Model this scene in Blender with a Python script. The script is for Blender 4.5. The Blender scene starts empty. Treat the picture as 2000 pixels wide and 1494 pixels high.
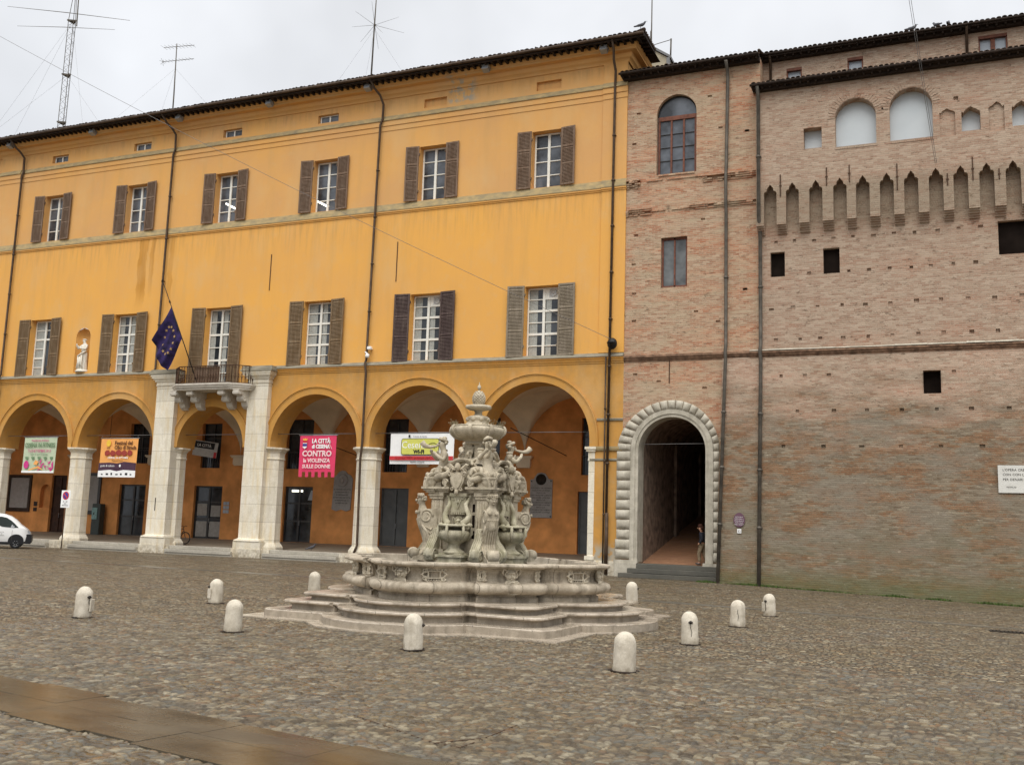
import bpy, bmesh, math, random
import numpy as np
from mathutils import Vector, Matrix
random.seed(7); rng=np.random.RandomState(5)
PI=math.pi
SC=bpy.context.scene; COL=SC.collection
D=43.6                       # facade plane
def R(a): return math.radians(a)
def zg(x,y): return -0.027*max(0.0,x+8)*min(1.0,max(0.0,(y-20)/22.0))
# ------------------------------------------------------------------ node helpers
class NT:
    def __init__(s,name,rough=.8,spec=.3):
        s.m=bpy.data.materials.new(name); s.m.use_nodes=True; s.t=s.m.node_tree; s.b=s.t.nodes['Principled BSDF']
        s.b.inputs['Roughness'].default_value=rough; s.b.inputs['Specular IOR Level'].default_value=spec
        g=s.n('ShaderNodeNewGeometry'); s.pos=g.outputs['Position']
    def n(s,t,**k):
        x=s.t.nodes.new(t)
        for a,v in k.items(): setattr(x,a,v)
        return x
    def l(s,a,b): s.t.links.new(a,b)
    def put(s,sock,v):
        if hasattr(v,'is_linked') or hasattr(v,'links'): s.l(v,sock)
        else: sock.default_value=(tuple(v)+(1,)) if isinstance(v,(tuple,list)) and len(v)==3 and sock.type=='RGBA' else v
    def map(s,scale=(1,1,1),src=None,loc=(0,0,0),rot=(0,0,0)):
        x=s.n('ShaderNodeMapping'); x.inputs['Scale'].default_value=scale; x.inputs['Location'].default_value=loc; x.inputs['Rotation'].default_value=rot
        s.l(src or s.pos,x.inputs['Vector']); return x.outputs[0]
    def noise(s,scale,detail=4,rough=.55,vec=None,dist=0):
        x=s.n('ShaderNodeTexNoise'); x.inputs['Scale'].default_value=scale; x.inputs['Detail'].default_value=detail; x.inputs['Roughness'].default_value=rough
        x.inputs['Distortion'].default_value=dist
        s.l(vec or s.pos,x.inputs['Vector']); return x.outputs['Fac']
    def ramp(s,f,*st,ease=False):
        x=s.n('ShaderNodeValToRGB'); e=x.color_ramp.elements
        while len(e)<len(st): e.new(.5)
        for i,(p,c) in enumerate(st):
            e[i].position=p; e[i].color=(c,c,c,1) if not isinstance(c,(tuple,list)) else tuple(c)+(1,)
        if ease: x.color_ramp.interpolation='EASE'
        s.put(x.inputs[0],f); return x.outputs[0]
    def mix(s,f,a,b,mode='MIX'):
        x=s.n('ShaderNodeMix',data_type='RGBA',blend_type=mode)
        s.put(x.inputs[0],f); s.put(x.inputs[6],a); s.put(x.inputs[7],b); return x.outputs[2]
    def math(s,op,a,b=0.0,c=None,clamp=False):
        x=s.n('ShaderNodeMath',operation=op); x.use_clamp=clamp; s.put(x.inputs[0],a); s.put(x.inputs[1],b)
        if c is not None: s.put(x.inputs[2],c)
        return x.outputs[0]
    def xyz(s,v=None):
        x=s.n('ShaderNodeSeparateXYZ'); s.l(v or s.pos,x.inputs[0]); return x.outputs
    def sstep(s,v,lo,hi,a=0.0,b=1.0):
        x=s.n('ShaderNodeMapRange',interpolation_type='SMOOTHSTEP'); s.put(x.inputs[0],v)
        for i,q in zip((1,2,3,4),(lo,hi,a,b)): x.inputs[i].default_value=q
        return x.outputs[0]
    def col(s,c): s.put(s.b.inputs['Base Color'],c)
    def rough(s,c): s.put(s.b.inputs['Roughness'],c)
    def bump(s,h,strength=.3,dist=.02):
        x=s.n('ShaderNodeBump'); x.inputs['Strength'].default_value=strength; x.inputs['Distance'].default_value=dist
        s.put(x.inputs['Height'],h); s.l(x.outputs[0],s.b.inputs['Normal'])
M={}
def simple(name,c,rough=.7,var=.12,scale=6,metal=0,spec=.3,bump=0):
    t=NT(name,rough,spec); f=t.noise(scale,3)
    lo=tuple(max(0,x*(1-var*1.6)) for x in c); hi=tuple(min(1,x*(1+var)) for x in c)
    t.col(t.ramp(f,(.3,lo),(.7,hi))); t.b.inputs['Metallic'].default_value=metal
    if bump: t.bump(f,bump,.02)
    M[name]=t.m; return t.m
def plaster():
    t=NT('ochre_plaster',.9,.12); x,y,z=t.xyz()
    n1=t.noise(.33,5,.6); n2=t.noise(2.2,5,.65)
    st=t.noise(1.0,5,.6,t.map((1.6,1.6,.12))); st2=t.noise(1.0,4,.6,t.map((5,5,.35),loc=(3,1,7)))
    base=t.mix(t.ramp(n1,(.35,0.),(.68,1.)),(.77,.40,.095),(.72,.38,.11))
    up=t.mix(t.ramp(n1,(.35,0.),(.65,1.)),(.71,.38,.12),(.64,.355,.14))
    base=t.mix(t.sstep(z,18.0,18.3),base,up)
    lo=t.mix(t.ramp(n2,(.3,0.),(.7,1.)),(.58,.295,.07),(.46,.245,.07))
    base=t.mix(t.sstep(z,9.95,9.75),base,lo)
    base=t.mix(t.math('MULTIPLY',t.ramp(st,(.5,0.),(.72,1.)),.26),base,(.50,.31,.12))
    base=t.mix(t.math('MULTIPLY',t.ramp(st2,(.6,0.),(.8,1.)),.12),base,(.33,.22,.11))
    base=t.mix(t.math('MULTIPLY',t.ramp(n2,(.55,0.),(.75,1.)),.22),base,(.62,.44,.24))
    # run-off stains under the second window from the left
    def band(x0,x1,z0,z1,col,k,base):
        wob=t.math('MULTIPLY',t.math('SUBTRACT',t.noise(1.3,3,.5,t.map((.4,.4,1))),.5),.35)
        xx=t.math('ADD',x,wob)
        f=t.math('MULTIPLY',t.sstep(xx,x0,x0+.08),t.sstep(xx,x1,x1-.08))
        f=t.math('MULTIPLY',f,t.math('MULTIPLY',t.sstep(z,z0,z0+1.8),t.sstep(z,z1,z1-.08)))
        f=t.math('MULTIPLY',f,t.ramp(st2,(.25,.45),(.6,1.)))
        return t.mix(t.math('MULTIPLY',f,k),base,col)
    base=band(-42.45,-41.75,13.6,18.1,(.45,.2,.03),.75,base)
    base=band(-41.6,-41.2,14.2,18.1,(.45,.2,.03),.6,base)
    base=band(-40.15,-39.75,13.0,18.1,(.45,.2,.03),.5,base)
    base=band(-41.2,-40.2,6.4,9.75,(.30,.17,.06),.6,base)
    # bare grey render where the paint has come off
    g=t.math('MULTIPLY',t.math('MULTIPLY',t.sstep(x,-22.6,-22.2),t.sstep(x,-20.6,-21.2)),t.math('MULTIPLY',t.sstep(z,23.6,23.8),t.sstep(z,25.3,24.6)))
    g=t.math('MULTIPLY',g,t.ramp(t.noise(2.5,4,.6),(.48,0.),(.54,1.)))
    base=t.mix(g,base,(.36,.33,.27))
    g2=t.math('MULTIPLY',t.math('MULTIPLY',t.sstep(x,-14.1,-14.0),t.sstep(z,1.6,1.0)),t.ramp(t.noise(3,4,.6),(.42,0.),(.5,1.)))
    base=t.mix(g2,base,(.40,.36,.28))
    fade=t.noise(1,5,.6,t.map((.5,.5,.28),loc=(8,2,5))); base=t.mix(t.math('MULTIPLY',t.ramp(fade,(.50,0.),(.68,1.)),.38),base,(.66,.43,.20))
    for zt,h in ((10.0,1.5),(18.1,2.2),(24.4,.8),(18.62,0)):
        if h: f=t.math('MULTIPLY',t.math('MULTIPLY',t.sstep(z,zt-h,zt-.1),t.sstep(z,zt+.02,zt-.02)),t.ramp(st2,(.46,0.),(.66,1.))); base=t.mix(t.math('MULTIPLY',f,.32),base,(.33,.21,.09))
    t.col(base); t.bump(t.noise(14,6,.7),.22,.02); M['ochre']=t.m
def ledge():
    t=NT('weathered_ledge',.9,.15); n=t.noise(2.0,6,.65,t.map((1,1,2.5)))
    t.col(t.ramp(n,(.3,(.24,.20,.13)),(.5,(.36,.28,.15)),(.7,(.50,.36,.17)))); t.bump(n,.3,.02); M['ledge']=t.m
    t=NT('grey_ledge',.9,.15); n=t.noise(2.6,6,.65,t.map((.6,1,2.5)))
    t.col(t.ramp(n,(.3,(.17,.155,.12)),(.55,(.27,.245,.185)),(.75,(.36,.32,.23)))); t.bump(n,.3,.02); M['greyledge']=t.m
def stone(name,c1,c2,dark,moss=0,scale=2.5,streak=.5,warm=None,joints=None):
    t=NT(name,.75,.25); x,y,z=t.xyz()
    n=t.noise(scale,6,.62); fine=t.noise(scale*9,5,.7)
    st=t.noise(1.0,5,.65,t.map((3.0,3.0,.45)))
    b=t.mix(t.ramp(n,(.35,0.),(.65,1.)),c1,c2)
    b=t.mix(t.math('MULTIPLY',t.ramp(fine,(.42,0.),(.75,1.)),.4),b,dark)
    b=t.mix(t.math('MULTIPLY',t.ramp(st,(.52,0.),(.72,1.)),streak),b,dark)
    if warm: b=t.mix(t.math('MULTIPLY',t.ramp(t.noise(1.0,5,.6,t.map((4,4,.5),loc=(9,2,1))),(.5,0.),(.66,1.)),.55),b,warm)
    if moss: b=t.mix(t.math('MULTIPLY',t.ramp(t.noise(3.2,5,.65,t.map((1,1,.8),loc=(4,4,2))),(.5,0.),(.64,1.)),moss),b,(.23,.225,.105))
    if name in('basin_stone',):
        ax=t.math('FRACT',t.math('MULTIPLY',t.math('ADD',x,t.math('MULTIPLY',y,1.0)),.78)); sm=t.math('MULTIPLY',t.math('LESS_THAN',ax,.012),.75); b=t.mix(sm,b,(.05,.04,.03))
    if joints:
        br=t.n('ShaderNodeTexBrick'); br.inputs['Scale'].default_value=1; br.inputs['Brick Width'].default_value=9; br.inputs['Row Height'].default_value=joints; br.inputs['Mortar Size'].default_value=.008
        br.inputs['Color1'].default_value=(1,1,1,1); br.inputs['Color2'].default_value=(.90,.90,.90,1); br.inputs['Mortar'].default_value=(.45,.42,.38,1); br.offset=.5
        t.l(t.map((1,1,1),rot=(R(90),0,0)),br.inputs['Vector']); b=t.mix(1.0,b,br.outputs[0],'MULTIPLY')
    if name in ('bollard_stone','travertine'):
        hgt=.16 if name=='bollard_stone' else .9
        b=t.mix(t.math('MULTIPLY',t.math('MULTIPLY',t.sstep(z,hgt,-.02),t.ramp(t.noise(7,5,.7),(.34,0.),(.60,1.))),.75),b,(.19,.145,.085))
    t.col(b); t.bump(t.math('ADD',t.math('MULTIPLY',fine,.6),n),.45,.03); M[name]=t.m
def brick(name,kind):
    t=NT(name,.92,.12); x,y,z=t.xyz()
    wob=t.math('MULTIPLY',t.math('SUBTRACT',t.noise(.8,3),.5),.05)
    cx=t.n('ShaderNodeCombineXYZ'); t.l(t.math('ADD',x,y),cx.inputs[0]); t.l(t.math('ADD',z,wob),cx.inputs[1])
    def br(c1,c2,mo,off):
        b=t.n('ShaderNodeTexBrick'); b.inputs['Scale'].default_value=1; b.inputs['Brick Width'].default_value=.30; b.inputs['Row Height'].default_value=.088
        b.inputs['Mortar Size'].default_value=.010; b.inputs['Mortar Smooth'].default_value=.3; b.inputs['Bias'].default_value=off
        for k,c in (('Color1',c1),('Color2',c2),('Mortar',mo)): b.inputs[k].default_value=tuple(c)+(1,)
        t.l(cx.outputs[0],b.inputs['Vector']); return b
    mv=t.map((.9,.9,4.0)); mv2=t.map((.35,.35,1.3),loc=(7,3,1)); mv3=t.map((2.6,2.6,11),loc=(1,8,4))
    nA=t.noise(1,5,.6,mv); nB=t.noise(1,5,.6,mv2); nC=t.noise(1,4,.7,mv3)
    if kind=='gate':
        P=br((.37,.215,.135),(.54,.40,.275),(.47,.39,.285),-.1); Q=br((.42,.165,.085),(.55,.33,.205),(.46,.36,.26),0)
        b=t.mix(t.ramp(nB,(.42,0.),(.6,1.)),P.outputs[0],Q.outputs[0])
        b=t.mix(t.math('MULTIPLY',t.ramp(nA,(.46,0.),(.68,1.)),.8),b,(.47,.37,.25))
        b=t.mix(t.math('MULTIPLY',t.ramp(nC,(.58,0.),(.72,1.)),.5),b,(.24,.17,.12))
        b=t.mix(t.math('MULTIPLY',t.ramp(nC,(.30,1.),(.42,0.)),.45),b,(.62,.50,.37))
        low=t.sstep(z,4.5,1.0); b=t.mix(t.math('MULTIPLY',low,.35),b,(.24,.22,.15))
    else:
        P=br((.36,.235,.165),(.49,.375,.28),(.43,.345,.265),-.05); Q=br((.38,.20,.13),(.48,.325,.235),(.42,.33,.25),0)
        b=t.mix(t.ramp(nB,(.50,0.),(.66,.85)),P.outputs[0],Q.outputs[0])
        b=t.mix(t.math('MULTIPLY',t.ramp(nA,(.5,0.),(.72,1.)),.6),b,(.44,.345,.255))
        b=t.mix(t.math('MULTIPLY',t.ramp(nC,(.60,0.),(.74,1.)),.45),b,(.21,.155,.1))
        b=t.mix(t.math('MULTIPLY',t.ramp(nC,(.28,1.),(.40,0.)),.4),b,(.58,.48,.35))
        L1=br((.16,.12,.08),(.27,.22,.155),(.245,.205,.15),0); L2=br((.19,.095,.05),(.26,.155,.09),(.23,.175,.11),0)
        lo=t.mix(t.ramp(t.noise(1,6,.68,t.map((.7,.7,2.6),loc=(3,3,9))),(.46,0.),(.54,1.)),L1.outputs[0],L2.outputs[0])
        lo=t.mix(t.math('MULTIPLY',t.ramp(nC,(.52,0.),(.64,1.)),.55),lo,(.10,.075,.05))
        lo=t.mix(t.math('MULTIPLY',t.ramp(t.noise(1,5,.6,t.map((.5,.5,.8),loc=(2,2,2))),(.46,0.),(.6,1.)),.6),lo,(.225,.195,.15))
        f=t.math('ADD',z,t.math('MULTIPLY',t.math('SUBTRACT',nB,.5),9))
        b=t.mix(t.sstep(f,10.2,5.4),b,lo)
        b=t.mix(t.math('MULTIPLY',t.math('MULTIPLY',t.sstep(f,3.6,.8),t.ramp(nA,(.4,.3),(.6,1.))),.45),b,(.14,.13,.08))
        b=t.mix(t.math('MULTIPLY',t.sstep(z,.9,.0),.5),b,(.09,.105,.035))
        # darker brown band across the wall at corbel height
        b=t.mix(t.math('MULTIPLY',t.math('MULTIPLY',t.sstep(z,15.2,15.9),t.sstep(z,17.6,16.9)),.5),b,(.24,.20,.14))
    pit=t.noise(1,5,.8,t.map((3.2,3.2,9),loc=(6,1,3))); b=t.mix(t.ramp(pit,(.56,0.),(.66,.8)),b,(.12,.08,.05)); b=t.mix(t.ramp(pit,(.28,.55),(.38,0.)),b,(.60,.52,.40))
    t.col(b)
    h=t.math('ADD',t.math('MULTIPLY',P.outputs['Fac'],-.8),t.math('ADD',t.math('MULTIPLY',nC,.9),t.math('MULTIPLY',t.noise(20,4,.7),.4)))
    t.bump(h,.7,.03); M[name]=t.m
def cobble(name,attr):
    t=NT(name,.5,.38)
    if attr:
        a=t.n('ShaderNodeAttribute',attribute_name='stone'); s=t.n('ShaderNodeSeparateColor'); t.l(a.outputs['Color'],s.inputs[0])
        rnd,rnd2,edge=s.outputs[0],s.outputs[1],s.outputs[2]
    else:
        mv=t.map((10,10,0)); 
        w=t.n('ShaderNodeTexNoise'); w.inputs['Scale'].default_value=1.3; t.l(mv,w.inputs['Vector'])
        ad=t.n('ShaderNodeVectorMath',operation='MULTIPLY_ADD'); t.l(w.outputs['Color'],ad.inputs[0]); ad.inputs[1].default_value=(.5,.5,0); t.l(mv,ad.inputs[2])
        v=t.n('ShaderNodeTexVoronoi',feature='F1'); v.inputs['Scale'].default_value=1; t.l(ad.outputs[0],v.inputs['Vector'])
        e=t.n('ShaderNodeTexVoronoi',feature='DISTANCE_TO_EDGE'); e.inputs['Scale'].default_value=1; t.l(ad.outputs[0],e.inputs['Vector'])
        s=t.n('ShaderNodeSeparateColor'); t.l(v.outputs['Color'],s.inputs[0]); rnd,rnd2=s.outputs[0],s.outputs[1]
        edge=t.sstep(e.outputs['Distance'],.0,.16)
    c=t.ramp(rnd,(0.,(.03,.021,.013)),(.18,(.085,.056,.03)),(.36,(.16,.12,.068)),(.50,(.10,.104,.095)),(.62,(.20,.157,.09)),(.74,(.135,.062,.022)),(.86,(.235,.195,.125)),(1.,(.31,.27,.19)))
    c=t.mix(t.ramp(t.noise(26,5,.75),(.42,0.),(.66,.6)),c,(.095,.07,.04)); c=t.mix(t.ramp(t.noise(17,4,.7,t.map((1,1,1),loc=(3,7,1))),(.56,0.),(.74,.35)),c,(.25,.22,.155))
    big=t.noise(.35,4,.6); c=t.mix(t.ramp(big,(.35,.0),(.7,.42)),c,(.125,.095,.045))
    c=t.mix(t.ramp(t.noise(1.1,5,.65,t.map((.5,1.2,1))),(.5,0.),(.7,.35)),c,(.14,.13,.11))
    md=t.noise(2.6,6,.72,t.map((.8,1.3,1),loc=(4,4,0))); c=t.mix(1.0,c,t.ramp(md,(.30,.55),(.5,.90),(.70,1.25)) if attr else t.ramp(md,(.30,.85),(.5,1.35),(.70,1.9)),'MULTIPLY')
    c=t.mix(t.math('MULTIPLY',t.math('SUBTRACT',1.0,edge),.85),c,(.045,.034,.02))
    gr=t.math('MULTIPLY',t.ramp(t.noise(.9,5,.6,t.map((1,1,1),loc=(5,9,0))),(.62,0.),(.70,1.)),t.math('SUBTRACT',1.0,t.math('MULTIPLY',edge,.8)))
    c=t.mix(t.math('MULTIPLY',gr,.55),c,(.075,.085,.03))
    t.col(c)
    wet=t.noise(.5,5,.6,t.map((.45,1.4,1),loc=(2,6,0)))
    r=t.math('ADD',(t.ramp(wet,(.42,.22),(.56,.52)) if attr else t.ramp(wet,(.38,.24),(.52,.62))),t.math('MULTIPLY',rnd2,.14)); t.rough(r)
    h=t.math('ADD',edge,t.math('MULTIPLY',t.noise(22,4,.6),.35))
    h=t.math('ADD',h,t.math('MULTIPLY',rnd2,.7))
    t.bump(h,.7 if attr else .9,.014 if attr else .035); M[name]=t.m
def slab(name,c1,c2,rough0,scale=1.0):
    t=NT(name,.3,.5); n=t.noise(.9*scale,6,.65,t.map((.7,1.6,1))); f=t.noise(12,5,.7)
    c=t.ramp(n,(.3,c1),(.7,c2)); c=t.mix(t.math('MULTIPLY',t.ramp(f,(.4,0.),(.7,1.)),.35),c,(.06,.05,.035))
    w=t.noise(.8,5,.6,t.map((.4,1.5,1),loc=(1,3,0)))
    if name=='wet_steps':
        x,y,z=t.xyz(); ax=t.math('FRACT',t.math('MULTIPLY',t.math('ADD',x,y),.83)); c=t.mix(t.math('MULTIPLY',t.math('LESS_THAN',ax,.012),.8),c,(.05,.04,.03))
        st=t.noise(1,5,.65,t.map((3,3,1))); c=t.mix(t.math('MULTIPLY',t.ramp(st,(.5,0.),(.68,1.)),.6),c,(.13,.10,.07))
    t.col(c); t.rough(t.ramp(w,(.38,rough0),(.62,rough0+.3))); t.bump(f,.25,.01); M[name]=t.m
def louver(name,c,wear):
    t=NT(name,.75,.2); st=t.noise(1,5,.6,t.map((9,9,1.2)))
    t.col(t.mix(t.ramp(st,(.42,0.),(.68,1.)),c,wear)); M[name]=t.m
def tiles():
    t=NT('roof_tiles',.95,.1); n=t.noise(3,5,.7); n2=t.noise(.9,4,.6)
    c=t.ramp(n,(.3,(.03,.022,.018)),(.55,(.065,.042,.03)),(.75,(.11,.07,.045)))
    c=t.mix(t.ramp(n2,(.5,0.),(.68,.5)),c,(.045,.042,.025)); t.col(c); t.bump(n,.4,.02); M['tile']=t.m
def glass(name,c,rough=.06,spec=.5):
    t=NT(name,rough,spec); n=t.noise(.9,3,.6); lo=tuple(v*.35 for v in c); hi=tuple(v*1.7 for v in c)
    t.col(t.ramp(n,(.35,lo),(.5,c),(.66,hi))); M[name]=t.m  # noise in the base colour imitates uneven reflections
plaster(); ledge(); brick('brick_gate','gate'); brick('brick_fort','fort'); cobble('cobble_far',False); cobble('cobble_near',True); tiles()
stone('travertine',(.86,.80,.67),(.77,.705,.56),(.40,.33,.22),0,2.0,.42,(.70,.55,.31),joints=.93)
stone('balcony_stone',(.66,.62,.54),(.52,.47,.39),(.27,.23,.17),0,3,.5)
stone('gate_stone',(.57,.525,.43),(.41,.375,.30),(.20,.175,.13),.08,3,.6); stone('relief_stone',(.66,.59,.46),(.46,.40,.30),(.13,.105,.07),.0,5,.6); stone('riser_stone',(.42,.36,.28),(.31,.26,.20),(.12,.10,.07),.0,4,.6)
stone('fountain_stone',(.60,.525,.395),(.38,.325,.235),(.085,.066,.042),.10,4.6,.75)
stone('fountain_mossy',(.57,.52,.385),(.35,.315,.22),(.095,.08,.045),.34,4.6,.7)
stone('basin_stone',(.54,.47,.365),(.35,.295,.22),(.10,.08,.055),.0,3.4,.8)
stone('bollard_stone',(.68,.62,.51),(.50,.445,.35),(.25,.21,.15),0,5,.6)
stone('statue_marble',(.82,.78,.68),(.70,.66,.56),(.42,.37,.28),0,5,.35)
stone('plaque_marble',(.70,.69,.64),(.62,.61,.56),(.5,.48,.42),0,3,.15)
stone('plaque_grey',(.36,.34,.32),(.30,.285,.265),(.12,.105,.09),0,4,.2)
slab('wet_steps',(.34,.285,.215),(.56,.48,.38),.08,2.6)
slab('portico_step',(.36,.33,.27),(.5,.46,.38),.4)
slab('wet_flag',(.042,.035,.025),(.10,.083,.056),.04,1.5)
slab('gutter_slab',(.085,.078,.062),(.14,.13,.105),.16)
slab('portico_floor',(.19,.155,.115),(.25,.21,.155),.5)
slab('dark_step',(.07,.068,.055),(.125,.115,.09),.4)
slab('ramp_brick',(.24,.11,.055),(.36,.19,.10),.6,3)
simple('portico_orange',(.66,.285,.09),.9,.16,1.2); simple('belt_brick',(.20,.12,.075),.95,.35,5,bump=.5); simple('vault_plaster',(.68,.57,.42),.95,.1,.8)
simple('door_dark',(.030,.027,.024),.35,.3,3,spec=.5); simple('door_grey',(.085,.09,.088),.4,.15,2,spec=.5); simple('door_brown',(.05,.022,.012),.6,.3,4)
louver('shutter_brown',(.165,.105,.068),(.225,.16,.115)); louver('shutter_olive',(.17,.108,.055),(.235,.17,.105)); louver('shutter_grey',(.21,.17,.12),(.29,.24,.18)); louver('shutter_dark',(.075,.05,.045),(.13,.095,.08))
simple('white_frame',(.80,.78,.70),.5,.05,5); simple('iron',(.035,.028,.022),.6,.3,12,.4); simple('rusty_iron',(.085,.045,.026),.85,.3,20)
simple('pipe_brown',(.085,.055,.035),.6,.25,3,.3); simple('pipe_grey',(.12,.105,.085),.6,.25,3,.3); simple('lamp_grey',(.32,.33,.34),.4,.1,4,.3)
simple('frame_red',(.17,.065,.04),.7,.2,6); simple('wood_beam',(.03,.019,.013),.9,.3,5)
glass('pane_dark',(.035,.04,.045)); glass('pane_mid',(.10,.105,.105),.1); glass('pane_slate',(.075,.083,.095),.18); simple('curtain',(.36,.37,.34),.95,.12,9)
t=NT('painted_sky_pane',.35,.5); t.col(t.ramp(t.noise(.8,3),(.3,(.50,.545,.565)),(.7,(.57,.61,.625)))); M['pane_sky']=t.m  # pale base colour paints in the sky mirrored by the glass
simple('pane_blue',(.36,.40,.44),.3,.06,1); simple('void',(.014,.010,.008),.95,.2,2,spec=.05); simple('passage_brick',(.24,.17,.125),.95,.35,2.5)
simple('black',(.012,.012,.013),.5,.1,5); simple('van_white',(.78,.78,.76),.25,.02,3,spec=.5); simple('rubber',(.018,.018,.019),.8,.2,9); simple('alloy',(.42,.43,.44),.35,.1,9,.6)
simple('van_glass',(.02,.028,.024),.25,.2,1,spec=.25)
simple('skin',(.5,.27,.17),.6,.05); simple('jacket',(.018,.02,.028),.85,.2,9); simple('khaki',(.23,.175,.11),.9,.15,9); simple('hair',(.05,.016,.008),.8,.3,30); simple('shoe',(.12,.1,.09),.7,.1)
simple('flag_blue',(.026,.016,.075),.85,.45,3); simple('gold',(.42,.27,.11),.6,.1)
simple('grass',(.075,.125,.025),.9,.35,9); simple('pigeon',(.085,.085,.095),.8,.3,20); simple('dry_plant',(.20,.17,.10),.9,.2,20)
simple('steel_wire',(.16,.155,.15),.5,.1,5,.5); simple('hut_wall',(.42,.37,.27),.95,.12,2); simple('hut_edge',(.2,.2,.2),.8)
simple('kiosk_dark',(.045,.055,.05),.4,.1); simple('kiosk_teal',(.18,.30,.28),.3,.15,8)
simple('b_green',(.52,.60,.42),.7,.08,1.5); simple('b_orange',(.86,.40,.115),.7,.05,2); simple('b_plum',(.075,.035,.06),.7,.1); simple('b_white',(.86,.86,.84),.6,.03); simple('b_pink',(.70,.05,.13),.7,.05,2)
simple('b_magenta',(.62,.05,.25),.7,.1); simple('b_leaf',(.16,.26,.14),.7,.1); simple('b_red',(.55,.045,.05),.7,.05); simple('b_lime',(.62,.62,.13),.6,.05); simple('b_palepink',(.86,.62,.62),.7,.03)
simple('b_meat',(.36,.055,.04),.7,.3,25); simple('b_yellow',(.85,.55,.06),.7,.05); simple('b_ink',(.02,.02,.02),.7,.1); simple('b_brown',(.14,.055,.02),.7,.1); simple('b_grey',(.5,.5,.48),.7,.1)
simple('sign_blue',(.05,.045,.26),.5,.05); simple('plum_plaque',(.14,.07,.10),.45,.1); simple('tile_text',(.30,.28,.25),.8)
t=NT('tube_light'); t.b.inputs['Emission Color'].default_value=(1,.93,.75,1); t.b.inputs['Emission Strength'].default_value=2.2; M['tube_light']=t.m
SKYK=10.8; SUNE=1.5; EXPO=0.38
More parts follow.
